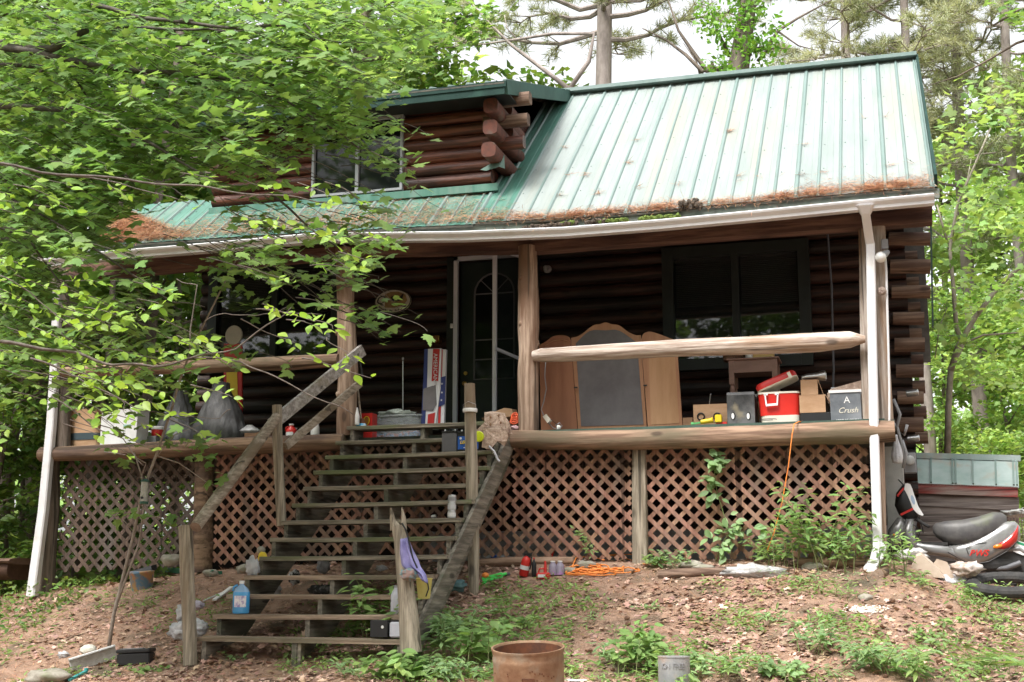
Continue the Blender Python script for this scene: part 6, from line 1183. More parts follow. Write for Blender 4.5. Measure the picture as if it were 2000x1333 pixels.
# ================================================================ LITTER AND NEEDLES
M['litter'] = mat('dead_leaf', (.27, .155, .1), (.52, .36, .29), scale=2.5, island=.45, rough=.75, detail=3)
def litter():
    N = 52000; x = rng.uniform(-8.5, 7.2, N); y = -rng.uniform(0, 1, N)**.9*6.6+.3
    kp = np.array([rng.uniform() < .25+.9*sm(-.25, .35, fbm(a*.6, b*.6, 9)) and not (a < -2.6 and rng.uniform() < .45) for a, b in zip(x, y)]); x, y = x[kp], y[kp]; N = len(x)
    z = np.array([G(a, b) for a, b in zip(x, y)])+rng.uniform(.002, .02, N)
    nr = rng.normal(size=(N, 3))*.32+[0, -.2, 1]; o = leafmesh('fallen_leaves', np.stack([x, y, z], 1), nr, rng.normal(size=(N, 3)), rng.uniform(0, 1, N)**1.2*.062+.028, STAR5[0], STAR5[1], 'litter'); tag(o, 'brown fallen leaves covering the sloping yard', 'leaves', kind='stuff')
    N = 60000; x = rng.uniform(-8.5, 7.2, N); y = -rng.uniform(0, 1, N)*6.6+.2; z = np.array([G(a, b) for a, b in zip(x, y)])+rng.uniform(.001, .012, N)
    d = rng.normal(size=(N, 3))*[1, 1, .12]; o = leafmesh('ground_needles', np.stack([x, y, z], 1), rng.normal(size=(N, 3))*.3+[0, 0, 1], d, rng.uniform(.05, .11, N), NEEDLE[0], NEEDLE[1], 'needles'); tag(o, 'orange brown pine needles strewn over the yard', 'pine needles', kind='stuff')
    # cones and twigs
    random.seed(5)
    for k in range(34):
        px, py = random.uniform(1150, 1990), random.uniform(1170, 1325)
        if k < 8: px = random.uniform(60, 340)
        p = PG(px, py); s = random.uniform(.02, .032); mb = MB(); a = random.uniform(0, 6.28); ax = V((math.cos(a), math.sin(a), .2)).normalized()
        mb.lathe(p+V((0, 0, s*.7)), [(s*.4, -s), (s*.75, -s*.6), (s*.6, -s*.5), (s*.9, -s*.2), (s*.72, -s*.1), (s*.85, s*.25), (s*.6, s*.35), (s*.6, s*.7), (s*.3, s*1.1)], ax=ax, n=9)
        tag(mb.build('pine_cone', M.get('cone') or M.setdefault('cone', mat('cone', (.1, .055, .035), (.18, .1, .06), scale=20)), None, loc=p), 'small dark brown pine cone lying on the needle covered yard', 'pine cone', 'pine cones scattered over the yard')
    for k in range(26):
        px, py = random.uniform(420, 1990), random.uniform(1150, 1325); p = PG(px, py); a = random.uniform(0, 6.28); L = random.uniform(.08, .3); q = p+V((math.cos(a)*L, math.sin(a)*L, 0)); q.z = G(q.x, q.y)+.015
        tag(MB().tube([p+V((0, 0, .01)), p.lerp(q, .5)+V((.01, .01, .02)), q], [.005, .004, .002], n=5).build('fallen_twig', 'tread_front_wood', None, loc=p), 'thin pale twig lying among the fallen leaves', 'twig', 'twigs fallen on the yard')
litter()
def roof_litter():
    pos = []; dr = []
    def onroof(x, s_, h=.0): y = EY+s_; return (x, y, RZX(x, y)+h)
    # along the eave, thicker at places
    for k in range(24000):
        x = rng.uniform(XL, XR); t = (x-XL)/(XR-XL); w_ = .05+.1*max(0, fbm(x*.9, 2))+(.14 if -4.2 < x < -.6 else 0)+(.12*sm(.8, -1.2, x))+(.08 if x > 3.1 else 0)
        if .8 < x < 3 and rng.uniform() < .25: continue
        s_ = abs(rng.normal())*w_; pos.append(onroof(x, s_, rng.uniform(-.02, .03))); dr.append(rng.normal(size=3)*[1, .5, .25])
    for k in range(9000):    # big heap on the far left corner
        x = XL+abs(rng.normal())*.42; s_ = rng.uniform(0, 1)*(.8-(x-XL)*.55)
        if s_ < 0: continue
        pos.append(onroof(x, s_, rng.uniform(0, .05))); dr.append(rng.normal(size=3)*[1, .6, .25])
    random.seed(2)
    for k in range(30):      # tufts caught on screws
        x = XR-.03-.229*random.randint(1, 21)+.05; s_ = random.choice([.55, .95, 1.75, 1.2, .5])+random.uniform(-.05, .05)
        for j in range(random.randint(6, 26)): pos.append(onroof(x+rng.normal()*.02, s_+rng.normal()*.02, .02)); dr.append(rng.normal(size=3)*[1, .6, .2])
    for px, py in ((1700, 365), (1725, 360), (1755, 358), (1590, 372), (1530, 380), (1290, 395), (1180, 400), (1120, 400)):
        p = P(px, py, EY+.1); 
        for j in range(420): pos.append(onroof(p.x+rng.normal()*.09, abs(rng.normal())*.07, .02)); dr.append(rng.normal(size=3)*[1, .6, .25])
    for p in fine[::1]:      # on the gutter lip
        for j in range(26 if p.x > -3 else 10):
            if fbm(p.x*1.5, 7) > -.1: pos.append((p.x+rng.uniform(-.2, .2), p.y+rng.uniform(-.03, .1), p.z+rng.uniform(-.0, .02))); dr.append(rng.normal(size=3)*[1, .5, .35])
    N = len(pos); o = leafmesh('roof_needles', pos, rng.normal(size=(N, 3))*.3+[0, -.4, 1], dr, rng.uniform(.05, .11, N), NEEDLE[0], NEEDLE[1], 'needles'); tag(o, 'orange brown pine needles heaped along the eave and roof corner', 'pine needles', kind='stuff')
roof_litter()
for i, (px, py, w_, m, lb, cat) in enumerate([(1108, 436, .08, 'moss', 'small bright moss cushion at the centre of the gutter', 'moss'), (1195, 431, .17, 'moss', 'long moss strip on the gutter right of the centre', 'moss'), (1258, 427, .05, 'moss', 'round moss tuft on the gutter below the dark nest', 'moss'), (1290, 424, .2, 'moss', 'thin flat moss strip furthest right on the gutter', 'moss'), (1075, 440, .3, 'litter_dark', 'black leaf mould spilling over the middle of the gutter', 'leaf mould'), (1165, 433, .12, 'litter_dark', 'black leaf mould clump between two moss patches on the gutter', 'leaf mould'), (1347, 400, .11, 'litter_dark', 'dark bushy debris clump caught on the roof edge', 'debris')]):
    p = P(px, py, -.5); mb = MB(); random.seed(i)
    for k in range(int(14+w_*110)): mb.blob(p+V((lerp(-w_, w_, k/(13+w_*110)), random.uniform(-.02, .05), random.uniform(-.012, .012) if i < 6 else random.uniform(-.05, .05))), (.024, .02, .02 if i < 6 else .03), n=7, m=5, wob=.5, seed=k)
    tag(mb.build(['moss_patch', 'moss_patch', 'moss_patch', 'moss_patch', 'leaf_mould', 'leaf_mould', 'debris_clump'][i], m, None, loc=p), lb, cat)
# ================================================================ VEGETATION
def leafmat(key, c1, c2, transl=.45, isl=.28, rough=.45, scale=1.2):
    M[key] = mat(key, c1, c2, scale=scale, rough=rough, transl=transl, island=isl, detail=3, spec=.35)
leafmat('maple_leaf', (.15, .27, .075), (.26, .4, .14), transl=.52)
leafmat('beech_leaf', (.25, .42, .06), (.35, .52, .11), isl=.2, scale=3)
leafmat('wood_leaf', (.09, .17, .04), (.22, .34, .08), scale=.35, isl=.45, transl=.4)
leafmat('hazed_wood_leaf', (.23, .38, .1), (.4, .55, .21), scale=.3, isl=.4, transl=.5)  # pastel green: background haze and glow put into the leaf colour
leafmat('weed_leaf', (.17, .29, .085), (.29, .43, .15), scale=2, isl=.3)
leafmat('pale_weed_leaf', (.2, .32, .14), (.3, .45, .2), scale=2, isl=.25)
leafmat('vine_leaf', (.15, .33, .04), (.23, .42, .07), scale=2, isl=.25)
leafmat('hazed_pine_needle', (.33, .38, .22), (.55, .55, .38), scale=.5, isl=.35, transl=.3)  # needles paled, distance haze put into their colour
M['twig'] = mat('twig_bark', (.07, .055, .045), (.17, .14, .12), scale=20)
M['twig_dark'] = mat('dark_twig_bark', (.05, .042, .037), (.11, .09, .075), scale=20)
M['stem_green'] = mat('green_stem', (.14, .2, .06), (.2, .2, .1), scale=9)
def rv(s=1.0): return V((rng.uniform(-s, s), rng.uniform(-s, s), rng.uniform(-s, s)))
def ntree(h, r, base, nl, ls, seed, tm=QUAD, limbs=16, key='wood_leaf', tr=.16, lean=.3):
    """trunk + crown meshes with origin at the base, returns (trunk mesh, crown mesh)"""
    rg = np.random.default_rng(seed); random.seed(seed)
    mb = MB(); lx, ly = rg.uniform(-lean, lean, 2)
    path = [V((lx*(t/8)**1.5*2+.1*math.sin(t*1.3+seed), ly*(t/8)**1.5*2+.08*math.cos(t*1.1), h*t/9)) for t in range(9)]
    mb.tube(path, [tr*(1-.09*t) for t in range(9)], n=8, wob=.1)
    C = []; 
    for i in range(limbs):
        z = lerp(base, h*.97, (i+.5)/limbs); k = min(7.9, z/h*9); p0 = path[int(k)].lerp(path[min(8, int(k)+1)], k-int(k))
        a = i*2.4+rg.uniform(-.5, .5); t = (z-base)/(h-base); L = r*(1-.55*t**1.7)*(.55+.45*min(1, t*4))*rg.uniform(.7, 1.15)
        e = p0+V((math.cos(a)*L, math.sin(a)*L, L*rg.uniform(.05, .5)))
        mid = p0.lerp(e, .5)+V((0, 0, .12*L))
        mb.tube([p0, mid, e], [tr*.32, tr*.2, tr*.06], n=5, cap=False)
        for s_ in np.linspace(.25, 1, 5):
            q = p0.lerp(mid, s_*2) if s_ < .5 else mid.lerp(e, s_*2-1)
            for _ in range(2):
                C.append((q+V((rg.normal()*.28*L*.5, rg.normal()*.28*L*.5, rg.normal()*.15)), .35+.3*L*rg.uniform(.3, .7)))
    C.append((path[-1], r*.3)); C = [c for c in C]
    wt = np.array([c[1]**2 for c in C]); wt /= wt.sum(); ix = rg.choice(len(C), nl, p=wt)
    cc = np.array([tuple(c[0]) for c in C])[ix]; cr = np.array([c[1] for c in C])[ix]
    d = rg.normal(size=(nl, 3)); d /= np.linalg.norm(d, axis=1)[:, None]; rad = rg.uniform(0, 1, nl)**.45
    pos = cc+d*(cr*rad)[:, None]*np.array([1, 1, .42])
    nr = np.tile([0, 0, 1.], (nl, 1))+rg.normal(size=(nl, 3))*.55; dr = d*[1, 1, 0]+rg.normal(size=(nl, 3))*.5+[0, 0, -.25]
    sz = ls*rg.uniform(.6, 1.25, nl)
    o = leafmesh('crown', pos, nr, dr, sz, tm[0], tm[1], key); t = mb.build('trunk', 'bark', None, smooth='all')
    return t, o
def keep(pair, name, label, cat, loc, rot=0, sc=1.0, group=None, first=False):
    e = thing(name, label, cat, loc, group); e.rotation_euler[2] = rot; e.scale = (sc, sc, sc)
    for q in pair:
        c = q if first else q.copy()
        if not first: COL.objects.link(c)
        c.parent = e; c.location = (0, 0, 0)
    return e
protos = [ntree(13, 3.6, 1.5, 9000, .22, 11), ntree(15, 4.0, 2.5, 9500, .24, 12, tr=.2), ntree(9, 3.0, .8, 7000, .2, 13, tr=.1), ntree(12, 3.4, 1.0, 8500, .22, 14, key='hazed_wood_leaf'), ntree(9, 3.2, .5, 8000, .2, 15, key='hazed_wood_leaf', tr=.09)]
used = [False]*5
def wt(k, x, y, sc, label, group, rot=None, cat='tree'):
    e = keep(protos[k], 'forest_tree', label, cat, (x, y, G(x, y, False)-.1), rot if rot is not None else rng.uniform(0, 6.28), sc, group, first=not used[k])
    used[k] = True; return e
LG = 'leafy green trees of the shaded woods left of the cabin'; LL = 'dark green leafy tree in the shaded woods left of the cabin'
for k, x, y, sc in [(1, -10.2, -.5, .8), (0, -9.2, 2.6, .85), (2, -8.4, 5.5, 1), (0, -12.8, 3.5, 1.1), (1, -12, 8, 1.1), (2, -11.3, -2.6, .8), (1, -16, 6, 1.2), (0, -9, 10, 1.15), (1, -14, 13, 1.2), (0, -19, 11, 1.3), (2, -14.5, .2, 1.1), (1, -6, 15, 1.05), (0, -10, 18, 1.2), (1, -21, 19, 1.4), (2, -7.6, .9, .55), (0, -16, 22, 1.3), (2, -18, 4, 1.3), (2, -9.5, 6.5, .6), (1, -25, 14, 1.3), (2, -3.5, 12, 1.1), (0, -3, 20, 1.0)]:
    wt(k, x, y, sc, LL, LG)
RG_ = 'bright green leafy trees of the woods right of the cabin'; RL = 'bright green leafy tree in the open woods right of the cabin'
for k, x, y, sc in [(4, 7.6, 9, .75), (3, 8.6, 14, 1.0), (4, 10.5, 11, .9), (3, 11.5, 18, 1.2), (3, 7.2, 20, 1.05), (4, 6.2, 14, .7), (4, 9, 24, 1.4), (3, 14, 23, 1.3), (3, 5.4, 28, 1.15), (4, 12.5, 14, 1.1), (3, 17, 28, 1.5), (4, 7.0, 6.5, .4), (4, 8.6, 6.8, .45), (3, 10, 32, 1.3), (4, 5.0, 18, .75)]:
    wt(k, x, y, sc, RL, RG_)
# farther woods that read as one mass
def farwoods():
    N = 52000; x = rng.uniform(-75, 60, N); y = rng.uniform(38, 62, N); hmax = 9+5*np.sin(x*.31)+3*np.sin(x*.83+1)
    hmax = np.where(x < -14, hmax+9, np.where(x > 6, hmax*.9+2, np.minimum(hmax, 7)*.9))
    z = rng.uniform(0, 1, N)**.8*hmax+.3
    pos = np.stack([x, y, z], 1); pos += rng.normal(size=(N, 3))*.4
    nr = rng.normal(size=(N, 3))*.6+[0, -.3, 1]; dr = rng.normal(size=(N, 3))
    o = leafmesh('far_woods', pos, nr, dr, rng.uniform(.35, .75, N), QUAD[0], QUAD[1], 'hazed_wood_leaf')
    tag(o, 'distant green woods behind the trees, reading as one mass', 'woods', kind='stuff')
farwoods()
def undergrowth(nm, label, x0, x1, y0, y1, n, h, key, sz=.1):
    x = rng.uniform(x0, x1, n); y = rng.uniform(y0, y1, n)
    zz = np.array([G(a, b, False) for a, b in zip(x, y)])+rng.uniform(0, 1, n)**1.3*h*(.5+.5*np.sin(x*1.7)*np.cos(y*1.3)+.3)
    nr = rng.normal(size=(n, 3))*.5+[0, -.2, 1]; dr = rng.normal(size=(n, 3))
    o = leafmesh(nm, np.stack([x, y, zz], 1), nr, dr, rng.uniform(.5, 1.3, n)*sz, QUAD[0], QUAD[1], key); tag(o, label, 'undergrowth', kind='stuff')
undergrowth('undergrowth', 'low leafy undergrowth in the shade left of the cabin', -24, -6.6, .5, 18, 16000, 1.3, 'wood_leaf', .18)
undergrowth('undergrowth', 'bright low undergrowth in the woods right of the cabin', 5.5, 20, 7, 22, 12000, 1.7, 'hazed_wood_leaf', .17)
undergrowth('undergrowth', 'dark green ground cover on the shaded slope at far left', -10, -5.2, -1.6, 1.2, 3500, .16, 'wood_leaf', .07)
# thin trunks in the left woods
for i, (px, Y, r, h, ln) in enumerate([(30, 6, .05, 9, .3), (62, 9, .07, 11, -.3), (12, 4, .06, 9, .2), (150, 3.5, .07, 10, .8), (250, 5, .11, 13, .6), (205, 9, .1, 13, .3), (90, 13, .1, 12, 0), (180, 15, .09, 12, .3), (345, 7, .09, 13, -.6), (480, 12, .12, 14, 1.5), (40, 15, .09, 10, .1)]):
    b = P(px, 1050, Y); zb = G(b.x, Y, False)-.1; mb = MB()
    mb.tube([V((b.x+ln*(t/8)+.08*math.sin(t*1.7+i), Y, zb+h*t/8)) for t in range(9)], [r*(1-.08*t) for t in range(9)], n=8, wob=.1, seed=i)
    t = thing('bare_trunk_tree', 'slender dark bare trunk standing in the woods left of the cabin', 'tree', (b.x, Y, zb), 'slender dark trunks in the woods left of the cabin')
    mb.build('trunk', 'bark', t, smooth='all')
    mb = MB(); random.seed(i)
    for k in range(6):
        z = zb+h*random.uniform(.3, .9); q = V((b.x+ln*(z-zb)/h, Y, z)); a = random.uniform(0, 6.28)
        mb.tube([q, q+V((math.cos(a)*.6, math.sin(a)*.6, .25)), q+V((math.cos(a)*1.3, math.sin(a)*1.3, .35))], [r*.35, r*.25, r*.08], n=5)
    mb.build('limbs', 'bark', t)
# ---------------------------------------------------------------- pines behind the cabin
def tufts(centres, n, size, dirs=None):
    c = np.repeat(np.array([tuple(q) for q in centres]), n, 0); N = len(c)
    d = rng.normal(size=(N, 3)); d /= np.linalg.norm(d, axis=1)[:, None]
    if dirs is not None: d = d+np.repeat(np.array([tuple(q) for q in dirs]), n, 0)*.7+[0, 0, .25]
    return c, rng.normal(size=(N, 3)), d, size*rng.uniform(.6, 1.2, N)
def pine(px, py, Y, wpx, ztop, label, limbs, ntuft=24, lt=.9, seed=0, tsize=.2, low=.0, dens=1):
    random.seed(seed); b = P(px, py, Y); r = wpx/2*mpp(b); zb = G(b.x, Y, False)-.2
    t = thing('pine_tree', label, 'tree', (b.x, Y, zb)); mb = MB()
    H = ztop-zb; mb.tube([V((b.x+.05*math.sin(k), Y, zb+H*k/12)) for k in range(13)], [r*1.25*(1-.05*k) for k in range(13)], n=12, wob=.06, seed=seed)
    mb.build('trunk', 'hazed_pine_bark', t, smooth='all'); mb = MB(); cs = []; ds = []
    for (z, a, L, up) in limbs:
        q = V((b.x, Y, z)); d = V((math.cos(a), math.sin(a), 0)); pts = [q]
        for k in range(1, 7): pts.append(q+d*L*k/6+V((random.uniform(-.1, .1), random.uniform(-.1, .1), up*L*(k/6)+random.uniform(-.1, .1)-.1*math.sin(k))))
        mb.tube(pts, [r*.3*(1-.13*k) for k in range(7)], n=6)
        for k in range(2, 7):
            for j in range(3):
                dd = (d*random.uniform(.2, 1)+V((-d.y, d.x, 0))*random.choice([-1, 1])*random.uniform(.4, 1)+V((0, 0, random.uniform(-.1, .4)))).normalized()
                e = pts[k]+dd*random.uniform(.3, lt); mb.tube([pts[k], e], [.018, .006], n=4, cap=False)
                if random.random() < dens:
                    for s_ in (.45, .7, .85, 1): cs.append(pts[k].lerp(e, s_)+rv(.07)); ds.append(dd)
    mb.build('limbs', 'hazed_pine_bark', t)
    if cs:
        c, nr, d, s_ = tufts(cs, ntuft, tsize, ds); leafmesh('needles', c, nr, d, s_, [(x*1.5, y, z) for x, y, z in NEEDLE[0]], NEEDLE[1], 'hazed_pine_needle', t)
    return t, b
def limbset(z0, z1, n, L, seed):
    random.seed(seed); return [(lerp(z0, z1, i/n)+random.uniform(-.3, .3), i*2.3+random.uniform(-.4, .4), L*random.uniform(.6, 1.2), random.uniform(-.05, .2)) for i in range(n)]
zA = P(1180, 60, 12).z
pine(1180, 150, 12, 37, zA+9, 'tall old pine with thick grey trunk rising behind the cabin ridge', [(zA, 3.1, 3.0, .02), (zA-.2, .1, 2.6, .12), (zA+.4, -1.2, 2.0, .1), (zA+.5, 2.7, 2.4, .15), (zA+.7, .4, 2.6, .2), (zA+.1, 1.6, 2, .1), (zA+.3, -.2, 2.9, .05), (zA+.6, 3.4, 2.8, .1)]+limbset(zA+.8, zA+6, 16, 2.6, 3), seed=3, ntuft=26)
pine(1655, 150, 16, 20, zA+12, 'hazy pine behind the right half of the roof', limbset(zA-.5, zA+9, 26, 2.3, 5), seed=5)
pine(1770, 150, 15, 20, zA+9, 'pine with bare lower trunk behind the right end of the ridge', limbset(zA-2.5, zA+6, 26, 2.2, 7), seed=7)
pine(1868, 150, 17, 24, zA+10, 'pale pine trunk standing right of the roof gable', limbset(zA-5, zA+6, 30, 2.0, 9), seed=9)
pine(1968, 150, 15, 20, zA+10, 'pine at the right edge of the view behind the bright leaves', limbset(zA-3, zA+6, 26, 2.1, 11), seed=11)
# vine clad tree
t = thing('vine_clad_tree', 'bare dead limbed tree with its trunk wrapped in green vine', 'tree', (P(1443, 150, 11).x, 11, 0)); mb = MB()
pt = [P(1440, 260, 11), P(1441, 140, 11), P(1450, 80, 11), P(1462, 0, 11), P(1480, -120, 11)]; pt = [V((pt[0].x, 11, .1))]+pt
mb.tube(pt, [.28, .26, .22, .19, .16, .1], n=12, wob=.08); mb.build('trunk', 'bark', t, smooth='all'); mb = MB()
for ps, r in [([(1395, 128), (1372, 140), (1340, 108), (1300, 78), (1255, 56)], .06), ([(1440, 130), (1380, 138), (1352, 100), (1325, 60), (1305, 0)], .07), ([(1470, 100), (1500, 92), (1520, 60), (1560, 35), (1625, 0)], .06), ([(1462, 110), (1448, 60), (1470, 20), (1500, -30)], .08),
              ([(1480, 120), (1500, 95), (1535, 96)], .04), ([(1425, 110), (1400, 60), (1390, 0)], .05), ([(1520, 62), (1560, 90), (1600, 100)], .025), ([(1110, 160), (1060, 135), (1000, 90), (960, 50), (915, 0)], .045), ([(868, 94), (950, 86), (1020, 76), (1080, 68), (1165, 66)], .05), ([(1372, 140), (1368, 150), (1360, 120), (1335, 85)], .035)]:
    pp = [P(x, y, 11+(.3 if x > 1300 else .8)) for x, y in ps]
    if ps[0][0] > 1200: mb.tube(pp, [r*(1-.8*k/(len(pp)-1)) for k in range(len(pp))], n=7, wob=.1)
mb.build('limbs', 'bark', t, smooth='all')
cs = []
for k in range(1300):
    f_ = rng.uniform(0, 1); py = 150-f_*190; px = 1440+f_*18+rng.normal()*18*(1.3-f_*.3)+12*math.sin(py*.09); p = P(px, py, 11+rng.normal()*.3); cs.append(tuple(p))
for k in range(420):
    f_ = rng.uniform(0, 1); a = [(1495, 120), (1515, 50)] if k % 2 else [(1400, 60), (1370, 20)]; p = P(lerp(a[0][0], a[1][0], f_)+rng.normal()*14, lerp(a[0][1], a[1][1], f_)+rng.normal()*14, 11+rng.normal()*.2); cs.append(tuple(p))
N = len(cs); leafmesh('vine', cs, rng.normal(size=(N, 3))+[0, -.6, .6], rng.normal(size=(N, 3))+[0, 0, -.6], rng.uniform(.07, .15, N), QUAD[0], QUAD[1], 'vine_leaf', t)
# the two long dead limbs reaching over the ridge belong to a bare tree behind the dormer
t = thing('dead_tree', 'bare dead tree whose long limbs cross the white sky behind the dormer', 'tree', (P(1110, 300, 9).x, 9, 0)); mb = MB()
b = P(1112, 175, 9); mb.tube([V((b.x+.1, 9, 0)), V((b.x+.05, 9, 3)), b, ], [.12, .11, .09], n=8); mb.build('trunk', 'hazed_pine_bark', t); mb = MB()
for ps, r in [([(1112, 175), (1060, 135), (1000, 90), (960, 50), (915, 0)], .05), ([(1112, 175), (1150, 120), (1160, 66), (1080, 66), (1020, 76), (950, 86), (868, 94)], .05), ([(960, 50), (930, 70)], .015), ([(1010, 78), (990, 55), (985, 30)], .018)]:
    pp = [P(x, y, 9) for x, y in ps]; mb.tube(pp, [r*(1-.75*k/(len(pp)-1)) for k in range(len(pp))], n=7, wob=.15)
mb.build('limbs', 'hazed_pine_bark', t, smooth='all')
# young tree right of the cabin with a forked grey trunk
t = thing('young_tree', 'slender forked young tree beside the right corner of the cabin', 'tree', (P(1850, 900, 5).x, 5, .1)); mb = MB()
Yt = 5
for ps, r0, r1 in [([(1850, 905), (1852, 800), (1857, 720), (1880, 672), (1868, 640), (1862, 560), (1855, 485), (1870, 400), (1905, 320), (1935, 250)], .05, .012), ([(1857, 725), (1870, 680), (1905, 620), (1950, 560), (1995, 520), (2040, 490)], .045, .02), ([(1855, 490), (1838, 430), (1830, 400)], .02, .01), ([(1880, 672), (1920, 655), (1990, 650)], .02, .01), ([(1826, 700), (1835, 640), (1850, 600)], .008, .006), ([(1870, 400), (1890, 350), (1897, 310)], .015, .006)]:
    pp = [P(x, y, Yt) for x, y in ps]; mb.tube(pp, [lerp(r0, r1, k/(len(pp)-1)) for k in range(len(pp))], n=7, wob=.1)
mb.build('trunk', mat('young_bark', (.2, .17, .13), (.32, .29, .24), scale=8), t, smooth='all')
N = 2600; px = rng.uniform(1835, 2060, N); py = rng.uniform(150, 760, N); kp = rng.uniform(0, 1, N) < .35+.35*np.sin(px*.03)*np.sin(py*.035+1)
pos = [tuple(P(a, b_, Yt+rng.normal()*.9)) for a, b_ in zip(px[kp], py[kp])]; N = len(pos)
leafmesh('crown', pos, rng.normal(size=(N, 3))*.5+[0, -.3, 1], rng.normal(size=(N, 3))+[0, 0, -.4], rng.uniform(.1, .17, N), MAPLE[0], MAPLE[1], 'hazed_wood_leaf', t)
# ---------------------------------------------------------------- the maple that hangs into the picture from the left
GRID = ["999999999999994", "999999999999873", "999999999998310", "999999999998520", "899999999976631", "999888766311430", "999852334222431", "999611234556510",
        "876541245257300", "888864321132200", "776653310013421", "765555431101200", "444442211110110", "222222121000000", "211221100000000", "100110000000000"]
def dens(px, py):
    if px < -60 or py > 955 or px > 880: return 0
    gx = max(0, px/60-.5); gy = max(0, py/60-.5); i, j = int(gx), int(gy); fx, fy = gx-i, gy-j
    g = lambda a, b: int(GRID[min(15, max(0, b))][min(14, max(0, a))])/9
    return lerp(lerp(g(i, j), g(i+1, j), fx), lerp(g(i, j+1), g(i+1, j+1), fx), fy)
def sprays(n, Yr, leaf, size, tmpl, key, label, nm, cat, limbs, seed, dn=dens, dirx=(1, 0, -.28), yawr=.9, Lr=(.5, 1.1), gap=.085, trunkloc=None, pw=1.0, twigm='twig_dark', perp=.35):
    rg = np.random.default_rng(seed); mb = MB(); pos = []; nr = []; dr = []; sz = []
    t = thing(nm, label, cat, trunkloc or (-9.5, -4.5, G(-9.5, -4.5)))
    cnt = 0; tries = 0
    while cnt < n and tries < n*30:
        tries += 1
        px, py = rg.uniform(-50, 860), rg.uniform(-30, 950); dv = dn(px, py)
        if rg.uniform() > dv**pw: continue
        Y = rg.uniform(*Yr); p = P(px, py, Y); cnt += 1
        a = rg.uniform(-yawr, yawr); d = V((math.cos(a)*dirx[0], math.sin(a), dirx[2]+rg.normal()*.12)).normalized(); L = rg.uniform(*Lr)
        side = V((-d.y, d.x, 0)).normalized(); pts = []; K = int(L/gap)
        for k in range(K+1):
            s_ = k*gap-L*.6; q = p+d*s_+V((0, 0, -.22*(s_+L*.6)**2))+side*.05*math.sin(k*.9+cnt); pts.append(q)
        if len(pts) < 3: continue
        n0 = len(pos); last = 0
        for k in range(1, len(pts)):
            tg = (pts[k]-pts[k-1]).normalized()
            for sgn in ((1, -1) if k < len(pts)-1 else (0,)):
                if rg.uniform() < .15: continue
                o = (side*sgn*rg.uniform(.7, 1.2)+tg*rg.uniform(.2, .8)+V((0, 0, -.25+rg.normal()*.2))).normalized()
                pet = rg.uniform(.02, .06); q = pts[k]+o*pet
                ax, ay = proj(q)
                if rg.uniform() > min(1, dn(ax, ay)*1.3)**1.4: continue
                pos.append(tuple(q)); dr.append(tuple(o)); nr.append((rg.normal()*perp, -.45+rg.normal()*perp, 1.0)); sz.append(size*rg.uniform(.65, 1.25)); last = k
        if len(pos)-n0 < 3: pos = pos[:n0]; nr = nr[:n0]; dr = dr[:n0]; sz = sz[:n0]
        elif last > 1: mb.tube(pts[max(0, last-10):last+1], [.0045*(1-.6*k/last) for k in range(len(pts[max(0, last-10):last+1]))], n=4, cap=False)
    for ps, r0, r1, Ya, Yb in limbs:
        pp = [P(x, y, lerp(Ya, Yb, k/(len(ps)-1))) for k, (x, y) in enumerate(ps)]; q = []
        for i in range(len(pp)-1):
            for k in range(4): q.append(pp[i].lerp(pp[i+1], k/4)+V((0, 0, .012*math.sin(i*4+k))))
        q.append(pp[-1]); mb.tube(q, [lerp(r0, r1, k/(len(q)-1)) for k in range(len(q))], n=7, wob=.15)
    mb.build('limbs', twigm, t, smooth='all')
    leafmesh('leaves', pos, nr, dr, sz, leaf[0], leaf[1], key, t); print(nm, len(pos), tries)
    return t
ML = [([(-30, 85), (100, 95), (170, 60)], .05, .03, -4, -4.3), ([(-30, 95), (70, 100), (180, 130), (300, 140), (420, 150), (560, 170)], .04, .012, -4.2, -4),
      ([(180, 10), (260, 30), (350, 45), (480, 55), (560, 50), (640, 95)], .022, .01, -4.5, -4.5), ([(-20, 210), (100, 212), (160, 215), (230, 250), (330, 300), (420, 355)], .03, .008, -4.4, -4.8),
      ([(150, 195), (230, 215), (330, 240), (400, 285), (470, 320)], .018, .007, -4.0, -4.1), ([(210, 55), (320, 55), (440, 60)], .018, .01, -3.8, -3.8), ([(310, 96), (385, 85), (440, 60)], .016, .012, -4.2, -4),
      ([(330, 145), (440, 160), (560, 200), (640, 245), (700, 290)], .015, .006, -4.0, -4.4), ([(-20, 130), (60, 128), (170, 135), (220, 170)], .025, .01, -3.6, -3.5),
      ([(60, 30), (100, 80), (140, 145), (180, 200)], .02, .01, -3.5, -3.5), ([(640, 100), (600, 50), (560, 0)], .01, .008, -3.2, -3), ([(530, 380), (600, 440), (680, 500), (720, 560)], .012, .004, -3.9, -3.6),
      ([(-20, 440), (60, 470), (120, 560), (140, 600)], .012, .005, -4.6, -4.6), ([(-20, 370), (120, 440), (230, 520), (340, 590), (400, 600)], .012, .004, -4.4, -4.4)]
mt = thing('tall_maple_trunk', 'dark trunk', 'tree') if False else None
mp_ = sprays(1000, (-5.2, -2.2), MAPLE, .132, None, 'maple_leaf', 'large maple whose dense sunlit boughs hang across the left half', 'maple_tree', 'tree', ML, 21)
b = V((-8.6, -4.5, G(-8.6, -4.5)-.1)); mp_.location = b
for ch in mp_.children: ch.location = ch.location-(b-V((-9.5, -4.5, G(-9.5, -4.5))))
MB().tube([b, b+V((.1, 0, 2.2)), b+V((.0, .1, 4.2)), b+V((.2, .1, 7))], [.2, .17, .14, .08], n=12, wob=.08).build('trunk', 'bark', mp_, smooth='all')
